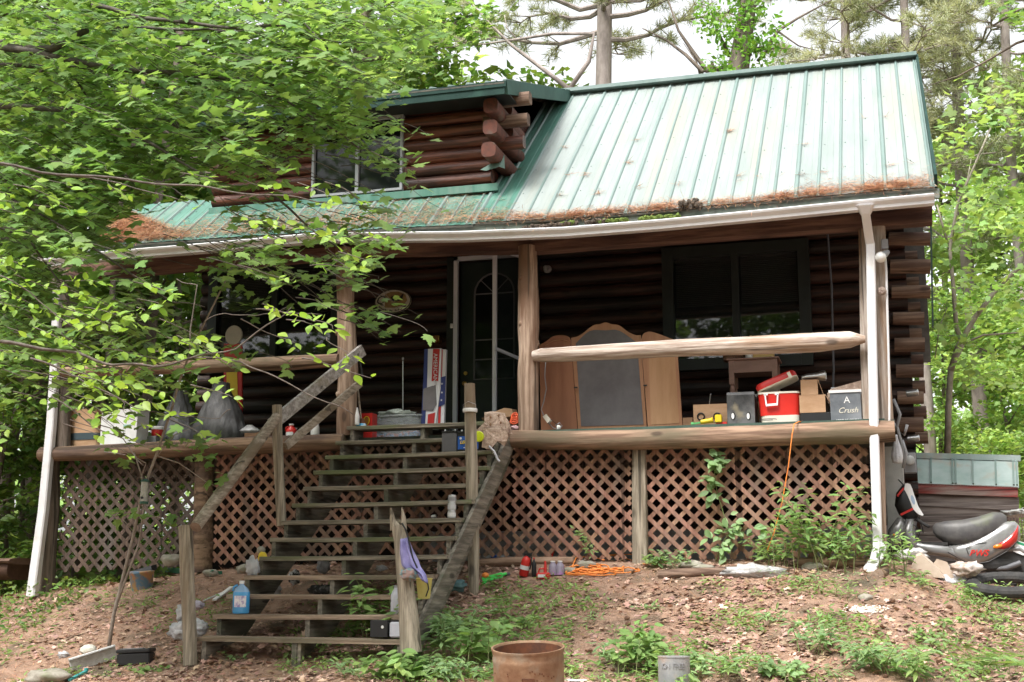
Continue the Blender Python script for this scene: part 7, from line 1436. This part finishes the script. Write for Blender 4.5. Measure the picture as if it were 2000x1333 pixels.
# beech branches with bright oval leaves
BG_ = ["000000000000000", "000000000000000", "000000000000000", "000000000000000", "110000000000000", "332111110100000", "443332334553200", "111211234563200",
       "432111111223200", "555433333220000", "345554443342000", "556665554444400", "334566432111200", "334556433200000", "223344200000000", "110110000000000"]
def dens2(px, py):
    if px < -60 or py > 930 or px > 800: return 0
    return int(BG_[min(15, max(0, int(py/60)))][min(14, max(0, int(px/60)))])/7
BL = [([(-20, 318), (80, 335), (220, 350), (340, 360), (440, 372), (560, 385), (640, 395)], .012, .004, -6.0, -5.6), ([(120, 345), (230, 355), (370, 398)], .007, .003, -5.8, -5.6),
      ([(-20, 668), (60, 675), (150, 692), (220, 712), (300, 716), (380, 700), (460, 680), (540, 625), (570, 600)], .015, .003, -5.8, -5.4), ([(380, 700), (470, 705), (540, 740), (640, 785), (690, 810)], .007, .003, -5.5, -5.3),
      ([(-10, 535), (60, 570), (110, 620), (170, 650)], .006, .003, -5.7, -5.6), ([(60, 700), (150, 735), (230, 780), (280, 800)], .008, .003, -5.8, -5.7), ([(100, 775), (180, 830), (240, 860), (280, 910)], .006, .003, -5.6, -5.5),
      ([(370, 700), (372, 640), (385, 560), (345, 545)], .007, .003, -5.5, -5.5), ([(400, 628), (440, 610), (500, 620), (560, 600)], .004, .002, -5.4, -5.4), ([(450, 800), (430, 815), (360, 815)], .004, .002, -5.4, -5.4)]
sprays(125, (-6.0, -5.2), OVAL, .085, None, 'beech_leaf', 'beech with bright yellow green oval leaves reaching in at left', 'beech_tree', 'tree', BL, 33, dn=dens2, Lr=(.25, .6), gap=.07, trunkloc=(-8.6, -5.8, G(-8.6, -5.8)), twigm='twig', perp=.8)
# sapling that carries the bird feeder
Ys = -3.0
t = thing('maple_sapling', 'thin twin stemmed maple sapling in front of the left lattice', 'sapling', PG(212, 1280)); b = PG(212, 1283); Ys = b.y; mb = MB()
for ps, r0, r1 in [([(210, 1284), (222, 1200), (245, 1110), (262, 1040), (278, 960), (305, 890), (335, 800), (352, 740), (375, 680), (410, 610), (440, 550), (470, 490)], .02, .007), ([(228, 1180), (250, 1120), (272, 1060), (280, 1000), (277, 930), (262, 885)], .013, .007), ([(277, 930), (285, 905), (240, 880), (215, 870)], .007, .003), ([(305, 890), (350, 905), (400, 940), (420, 950)], .006, .003), ([(262, 1040), (240, 1015), (205, 1000)], .005, .003), ([(275, 1010), (310, 1010), (335, 1025)], .005, .003), ([(300, 900), (340, 850), (390, 830)], .005, .003)]:
    pp = [P(x, y, Ys) for x, y in ps]; mb.tube(pp, [lerp(r0, r1, k/(len(pp)-1)) for k in range(len(pp))], n=8, wob=.1)
mb.build('trunk', mat('sapling_bark', (.2, .16, .13), (.33, .28, .24), scale=10), t, smooth='all')
pos = []; 
for cx_, cy, sx_, sy, n in [(235, 1005, 38, 16, 14), (333, 1025, 10, 25, 7), (395, 880, 45, 22, 22), (345, 860, 40, 20, 12), (415, 940, 25, 22, 10), (250, 870, 30, 30, 10), (460, 530, 60, 30, 22), (500, 590, 60, 25, 18), (420, 560, 30, 30, 12), (640, 560, 30, 40, 10), (230, 905, 30, 15, 5)]:
    for k in range(n): pos.append(tuple(P(cx_+rng.normal()*sx_*.6, cy+rng.normal()*sy*.6, Ys+rng.normal()*.1)))
N = len(pos); leafmesh('leaves', pos, rng.normal(size=(N, 3))*.35+[0, -.6, 1], rng.normal(size=(N, 3))*[1, 1, .4]+[.3, 0, -.3], rng.uniform(.08, .13, N), MAPLE[0], MAPLE[1], 'maple_leaf', t)
# oak bough in the top centre-left, farther away
pos = []; t = thing('oak_tree', 'tall bright leaved oak rising behind the dormer at upper left', 'tree', (-5.5, 8.5, .1))
mb = MB(); mb.tube([V((-5.5, 8.5, .1)), V((-5.3, 8.5, 5)), P(700, 120, 8.5), P(730, -60, 8.5)], [.22, .18, .14, .1], n=10, wob=.08)
for ps in [[(690, 130), (760, 60), (840, 40), (900, 50)], [(700, 90), (640, 40), (600, -20)], [(720, 20), (800, -10), (860, 10)], [(690, 150), (730, 165), (725, 130)], [(690, 120), (780, 110), (850, 90)]]:
    mb.tube([P(x, y, 8.3) for x, y in ps], [.05, .035, .02, .012][:len(ps)], n=6)
mb.build('trunk', 'bark', t, smooth='all')
for k in range(5200):
    px = rng.uniform(540, 940); py = rng.uniform(-60, 175)
    edge = 875-max(0, py-60)*.9+22*math.sin(py*.11)
    if px > edge+rng.normal()*18: continue
    if fbm(px*.012, py*.018, 5) < -.12: continue
    pos.append(tuple(P(px, py, 8.5+rng.normal()*1.0)))
for k in range(60): pos.append(tuple(P(rng.uniform(870, 970), 40+rng.normal()*22, 8.3)))
for cx_, cy in ((925, 85), (905, 60), (940, 45)):
    for k in range(26): pos.append(tuple(P(cx_+rng.normal()*9, cy+rng.normal()*10, 8.3)))
N = len(pos); leafmesh('crown', pos, rng.normal(size=(N, 3))*.5+[0, -.4, 1], rng.normal(size=(N, 3))+[0, 0, -.4], rng.uniform(.13, .22, N), STAR5[0], STAR5[1], 'hazed_wood_leaf', t)
# top right bough of dark-edged leaves
t = thing('leafy_bough_tree', 'near green bough dipping into the top right corner', 'tree', (7.9, 1.5, 0)); mb = MB()
mb.tube([V((8.2, 1.5, 0)), V((8.1, 1.5, 5)), P(2120, 0, 1.5)], [.12, .1, .06], n=8); 
for ps in [[(2060, 60), (1985, 85), (1930, 118), (1870, 150), (1812, 168)], [(2060, 0), (1990, 20), (1940, 50)]]: mb.tube([P(x, y, 1.5) for x, y in ps], [.02, .016, .012, .008, .004][:len(ps)], n=6)
mb.build('trunk', 'bark', t, smooth='all'); pos = []
for k in range(170):
    px = rng.uniform(1925, 2040); py = rng.uniform(-20, 70)
    if py > (px-1910)*.75: continue
    pos.append(tuple(P(px, py, 1.5+rng.normal()*.3)))
N = len(pos); leafmesh('crown', pos, rng.normal(size=(N, 3))*.4+[0, -.3, 1], rng.normal(size=(N, 3))*[1, 1, .4]+[-.5, 0, -.3], rng.uniform(.09, .14, N), MAPLE[0], MAPLE[1], 'maple_leaf', t)
# ================================================================ PLANTS
def plantm(name, label, cat, p, h, stems, leaf, lsz, key, spread=.3, nl=10, seed=0, lean=(0, 0), group=None, r0=.006, whorl=False, droop=.2):
    rg = np.random.default_rng(seed+500); t = thing(name, label, cat, p, group); mb = MB(); pos = []; nr = []; dr = []; sz = []
    for s in range(stems):
        a = rg.uniform(0, 6.28); L = h*rg.uniform(.6, 1.1); sp = spread*rg.uniform(.2, 1); q = [V(p)+V((rg.normal()*.03*stems**.5, rg.normal()*.03*stems**.5, -.02))]
        for k in range(1, 7): f_ = k/6; q.append(q[0]+V((math.cos(a)*sp*f_**1.4+lean[0]*f_, math.sin(a)*sp*f_**1.4*.7+lean[1]*f_, L*f_*(1-.12*f_))))
        mb.tube(q, [r0*(1-.12*k) for k in range(7)], n=5, cap=False)
        for k in range(nl):
            f_ = .25+.75*(k+1)/nl; i = min(5, int(f_*6)); b = q[i].lerp(q[i+1], f_*6-i) if f_ < 1 else q[6]
            for e in ((0, PI) if not whorl else (0, 1.25, 2.5, 3.8, 5.0)):
                an = k*2.4+e+rg.uniform(-.3, .3); d = V((math.cos(an), math.sin(an), .15)); pos.append(tuple(b+d*.015)); dr.append((d.x, d.y, -droop+rg.normal()*.15)); nr.append((rg.normal()*.3, -.4+rg.normal()*.3, 1)); sz.append(lsz*rg.uniform(.6, 1.2)*(1-.25*(f_-.5)))
    mb.build('stems', 'stem_green' if r0 < .012 else 'twig', t, smooth='all'); leafmesh('leaves', pos, nr, dr, sz, leaf[0], leaf[1], key, t); return t
for i, (px, py, h, st, lf, ls, key, sp, nl, nm, lb, cat) in enumerate([
    (728, 1262, .75, 7, SLIM, .15, 'weed_leaf', .45, 9, 'leafy_shoots', 'glossy leafy shoots growing through the lowest steps', 'plant'),
    (800, 1290, .25, 6, OVAL, .13, 'pale_weed_leaf', .2, 5, 'weed', 'pale green weeds at the foot of the broken post', 'weed'),
    (870, 1285, .42, 7, SLIM, .12, 'pale_weed_leaf', .3, 6, 'weed', 'dense light green weeds left of the burn barrel', 'weed'),
    (930, 1300, .45, 9, OVAL, .12, 'weed_leaf', .25, 6, 'weed', 'leafy weed stalks hard against the burn barrel', 'weed'),
    (905, 1235, .3, 8, SLIM, .11, 'pale_weed_leaf', .25, 6, 'weed', 'low weeds below the tall newel post', 'weed'),
    (985, 1215, .28, 6, SLIM, .1, 'weed_leaf', .2, 5, 'weed', 'small weed tuft behind the burn barrel', 'weed'),
    (780, 1330, .28, 9, OVAL, .14, 'weed_leaf', .3, 5, 'weed', 'broad leaved weeds at the bottom edge below the stairs', 'weed'),
    (1240, 1315, .5, 6, OVAL, .11, 'weed_leaf', .2, 8, 'weed', 'tall weed with dark stem right of the burn barrel', 'weed'),
    (1300, 1330, .3, 10, SLIM, .1, 'weed_leaf', .3, 6, 'weed', 'weeds hiding the pale metal can', 'weed'),
    (1200, 1300, .22, 8, SLIM, .1, 'pale_weed_leaf', .3, 5, 'weed', 'low pale weeds between barrel and metal can', 'weed'),
    (1370, 1305, .18, 5, SLIM, .07, 'weed_leaf', .2, 5, 'weed', 'weed sprig right of the pale metal can', 'weed'),
    (1150, 1215, .12, 4, SLIM, .05, 'pale_weed_leaf', .2, 4, 'weed', 'little weed in the middle of the leaf litter', 'weed'),
    (1190, 1245, .14, 5, SLIM, .05, 'weed_leaf', .25, 4, 'weed', 'thin weed behind the dark stemmed one', 'weed'),
    (1275, 1192, .1, 6, OVAL, .045, 'pale_weed_leaf', .2, 3, 'weed', 'flat clover patch in front of the cord coil', 'weed'),
    (1590, 1112, 1.0, 14, SLIM, .13, 'weed_leaf', .6, 11, 'bush', 'tallest leafy bush against the right lattice', 'bush'),
    (1520, 1105, .5, 9, SLIM, .11, 'weed_leaf', .35, 8, 'bush', 'lower bush left of the tallest one by the lattice', 'bush'),
    (1655, 1115, .6, 9, SLIM, .11, 'weed_leaf', .3, 8, 'bush', 'leafy bush immediately left of the downspout', 'bush'),
    (1745, 1122, .45, 7, SLIM, .1, 'weed_leaf', .3, 8, 'bush', 'leafy bush just right of the downspout foot', 'bush'),
    (1810, 1150, .2, 5, SLIM, .08, 'weed_leaf', .25, 6, 'weed', 'weeds in front of the tan cardboard', 'weed'),
    (1905, 1165, .2, 6, SLIM, .09, 'weed_leaf', .15, 7, 'fern', 'ferny green clump left of the tyre', 'fern'),
    (1970, 1145, .15, 4, SLIM, .07, 'weed_leaf', .15, 5, 'weed', 'small weed growing inside the tyre', 'weed'),
    (1985, 1200, .14, 5, SLIM, .07, 'weed_leaf', .2, 5, 'weed', 'weed tuft at the right edge below the tyre', 'weed'),
    (1650, 1170, .2, 7, SLIM, .06, 'weed_leaf', .4, 5, 'weed', 'spreading weeds before the downspout', 'weed'),
    (1600, 1140, .16, 8, SLIM, .06, 'pale_weed_leaf', .5, 5, 'weed', 'low weeds in front of the tallest lattice bush', 'weed'),
    (1580, 1275, .3, 8, SLIM, .1, 'pale_weed_leaf', .3, 6, 'weed', 'pale weed clump in the right foreground', 'weed'),
    (1730, 1310, .32, 12, SLIM, .11, 'pale_weed_leaf', .4, 6, 'weed', 'largest pale weed clump at the bottom right', 'weed'),
    (1800, 1255, .2, 5, OVAL, .06, 'weed_leaf', .25, 5, 'weed', 'thin weed behind the largest pale clump', 'weed'),
    (1640, 1325, .15, 5, SLIM, .06, 'pale_weed_leaf', .3, 5, 'weed', 'weed at the bottom edge left of the pale clump', 'weed'),
    (1890, 1310, .22, 9, ([(-.03, 0, 0), (.03, 0, 0), (.02, .6, .05), (0, 1.2, -.1)], [(0, 1, 2, 3)]), .2, 'weed_leaf', .15, 2, 'grass_tuft', 'upright grass tuft at the bottom right', 'grass tuft'),
    (1985, 1320, .26, 9, ([(-.03, 0, 0), (.03, 0, 0), (.02, .6, .05), (0, 1.2, -.1)], [(0, 1, 2, 3)]), .22, 'weed_leaf', .2, 2, 'grass_tuft', 'grass tuft in the bottom right corner', 'grass tuft'),
    (1480, 1165, .12, 4, SLIM, .05, 'weed_leaf', .2, 4, 'weed', 'weed sprout before the clear plastic sheet', 'weed'),
    (1310, 1112, .22, 6, OVAL, .07, 'pale_weed_leaf', .3, 5, 'weed', 'pale leaves right of the lattice post foot', 'weed'),
    (1275, 1106, .18, 5, OVAL, .07, 'weed_leaf', .2, 5, 'weed', 'weeds at the foot of the lattice post', 'weed'),
    (375, 1290, .16, 3, OVAL, .05, 'pale_weed_leaf', .08, 6, 'weed', 'bright weed sprig at the foot of the lowest newel post', 'weed'),
    (275, 1318, .13, 6, OVAL, .08, 'weed_leaf', .3, 3, 'weed', 'broad leaves in front of the black tool case', 'weed'),
    (230, 1290, .1, 6, SLIM, .05, 'wood_leaf', .3, 4, 'weed', 'low green growth at the sapling foot', 'weed'),
    (150, 1318, .1, 7, SLIM, .05, 'wood_leaf', .3, 4, 'weed', 'low weeds left of the whitish board', 'weed'),
    (300, 1185, .1, 6, SLIM, .05, 'wood_leaf', .25, 4, 'weed', 'green tuft below the painted bucket', 'weed'),
    (455, 1290, .1, 4, OVAL, .05, 'pale_weed_leaf', .15, 4, 'weed', 'small weed in front of the lowest step', 'weed'),
    (420, 1212, .15, 5, SLIM, .05, 'wood_leaf', .2, 5, 'weed', 'dark weeds beside the second step', 'weed')]):
    plantm(nm, lb, cat, PG(px, py), h, st, lf, ls, key, sp, nl, seed=i, r0=.004 if h < .3 else .006)

random.seed(77); NM = ['between', 'near']
for i, (px, py, sc2, lb) in enumerate([(700, 1322, .6, 'weeds spreading left of the lowest step front'), (835, 1326, .8, 'tall light weeds at the bottom edge left of the barrel'), (900, 1332, 1.0, 'feathery light weeds directly left of the barrel'), (860, 1245, .8, 'light weeds between broken post and tall newel post'), (960, 1248, .9, 'light weeds above the barrel rim at left'), (1030, 1225, .5, 'tiny weeds behind the barrel'), (1350, 1330, 1.1, 'weeds at the bottom edge right of the metal can'), (1270, 1275, .8, 'thin weeds behind the metal can'), (1420, 1320, .7, 'weeds at the bottom between can and pale clump'), (1540, 1325, .8, 'weeds at the bottom edge left of the largest clump'), (1780, 1335, 1.2, 'full weed clump on the bottom edge at right'), (1850, 1225, .6, 'small weed among pine cones at right'), (1500, 1215, .5, 'small weed right of the leaf strewn middle')]):
    plantm('weed', lb, 'weed', PG(px, py), .26*sc2, int(8*sc2+2), [SLIM, OVAL][i % 2], .1*sc2**.5, ['pale_weed_leaf', 'weed_leaf'][i > 2 and i % 3 > 0], .3, 6, seed=200+i, r0=.004)
# vines and sprigs on the lattice
t = thing('lattice_vine', 'pale green vine climbing the middle of the right lattice', 'vine', P(1400, 1080, -.05)); MB().tube([P(x, y, -.06) for x, y in [(1398, 1095), (1405, 1070), (1425, 1040), (1412, 1000), (1400, 960), (1395, 920), (1408, 888)]], .005, n=5).build('vine_stem', 'stem_green', t); pos = []
for cx_, cy, s_, n in [(1392, 910, 14, 16), (1395, 885, 12, 6), (1388, 938, 12, 12), (1410, 905, 12, 10), (1402, 970, 14, 10), (1435, 1030, 22, 22), (1415, 1050, 25, 16), (1405, 1068, 15, 8), (1480, 1040, 15, 8)]:
    for k in range(n): pos.append(tuple(P(cx_+rng.normal()*s_*.7, cy+rng.normal()*s_*.5, -.09+rng.normal()*.02)))
N = len(pos); leafmesh('leaves', pos, rng.normal(size=(N, 3))*.3+[0, -1, .8], rng.normal(size=(N, 3))*[1, .2, .6]+[0, 0, -.3], rng.uniform(.07, .13, N), OVAL[0], OVAL[1], 'pale_weed_leaf', t)
t = thing('lattice_sprig', 'small leafy sprig poking through the lattice above the orange cord', 'sprig', P(1140, 1050, -.05)); MB().tube([P(x, y, -.05) for x, y in [(1155, 1078), (1152, 1055), (1140, 1040), (1125, 1036)]], .004, n=5).build('sprig_stem', 'stem_green', t); pos = [tuple(P(lerp(1122, 1155, k/30)+rng.normal()*4, 1036+40*(k/30)**1.6+rng.normal()*5, -.08)) for k in range(34)]; N = len(pos)
leafmesh('leaves', pos, rng.normal(size=(N, 3))*.3+[0, -1, .8], rng.normal(size=(N, 3))*[1, .2, .5]+[0, 0, -.3], rng.uniform(.04, .075, N), SLIM[0], SLIM[1], 'weed_leaf', t)
q_ = V((P(1316, 1300, -4.25).x, -4.26, 0)); q_.z = G(q_.x, q_.y)
plantm('weed', 'weeds standing immediately in front of the pale metal can', 'weed', q_, .34, 9, SLIM, .11, 'weed_leaf', .22, 7, seed=401, r0=.004)
# low green ground growth (nobody could count it)
def cover():
    pos = []
    for k in range(7000):
        px, py = rng.uniform(560, 2020), rng.uniform(1140, 1340)
        f_ = fbm(px*.008, py*.02, 4); 
        if f_ < (.2 if px > 1150 else .06)-(.12 if py > 1260 else 0): continue
        pos.append(tuple(P(px, py, 0)))
    pts = []
    for q in pos[:3600]:
        px, py = proj(q); g = PG(px, py) if rng.uniform() < .55 else None
        if g is None: continue
        for j in range(4): a, b = g.x+rng.normal()*.07, g.y+rng.normal()*.07; pts.append((a, b, G(a, b)+rng.uniform(.01, .09)))
    for k in range(5000):
        a, b = rng.uniform(-8, -2.6), rng.uniform(-5.5, -.2)
        if fbm(a*.9, b*.9, 1) > .05: pts.append((a, b, G(a, b)+rng.uniform(.005, .04)))
    N = len(pts); o = leafmesh('ground_weeds', pts, rng.normal(size=(N, 3))*.4+[0, -.2, 1], rng.normal(size=(N, 3)), rng.uniform(.03, .085, N), SLIM[0], SLIM[1], 'weed_leaf'); tag(o, 'low green seedlings spread through the leaf litter', 'ground cover', kind='stuff')
cover()
# unseen trees added round the clearing behind the viewpoint to block low sky light
for k, x, y, sc in [(1, -9, -22, 1.2), (0, -3, -25, 1.3), (1, 4, -24, 1.3), (0, 11, -21, 1.25), (1, 15, -13, 1.2), (0, -15, -15, 1.3), (1, -13, -8, 1.1), (0, 13, -5, 1.1), (1, 9, -29, 1.5), (1, -8, -31, 1.6), (0, 1, -31, 1.6), (0, 18, -22, 1.4), (1, -18, -24, 1.5)]:
    wt(k, x, y, sc, 'unseen leafy green tree added round the clearing to block sky light', 'unseen leafy trees added round the clearing to block sky light')
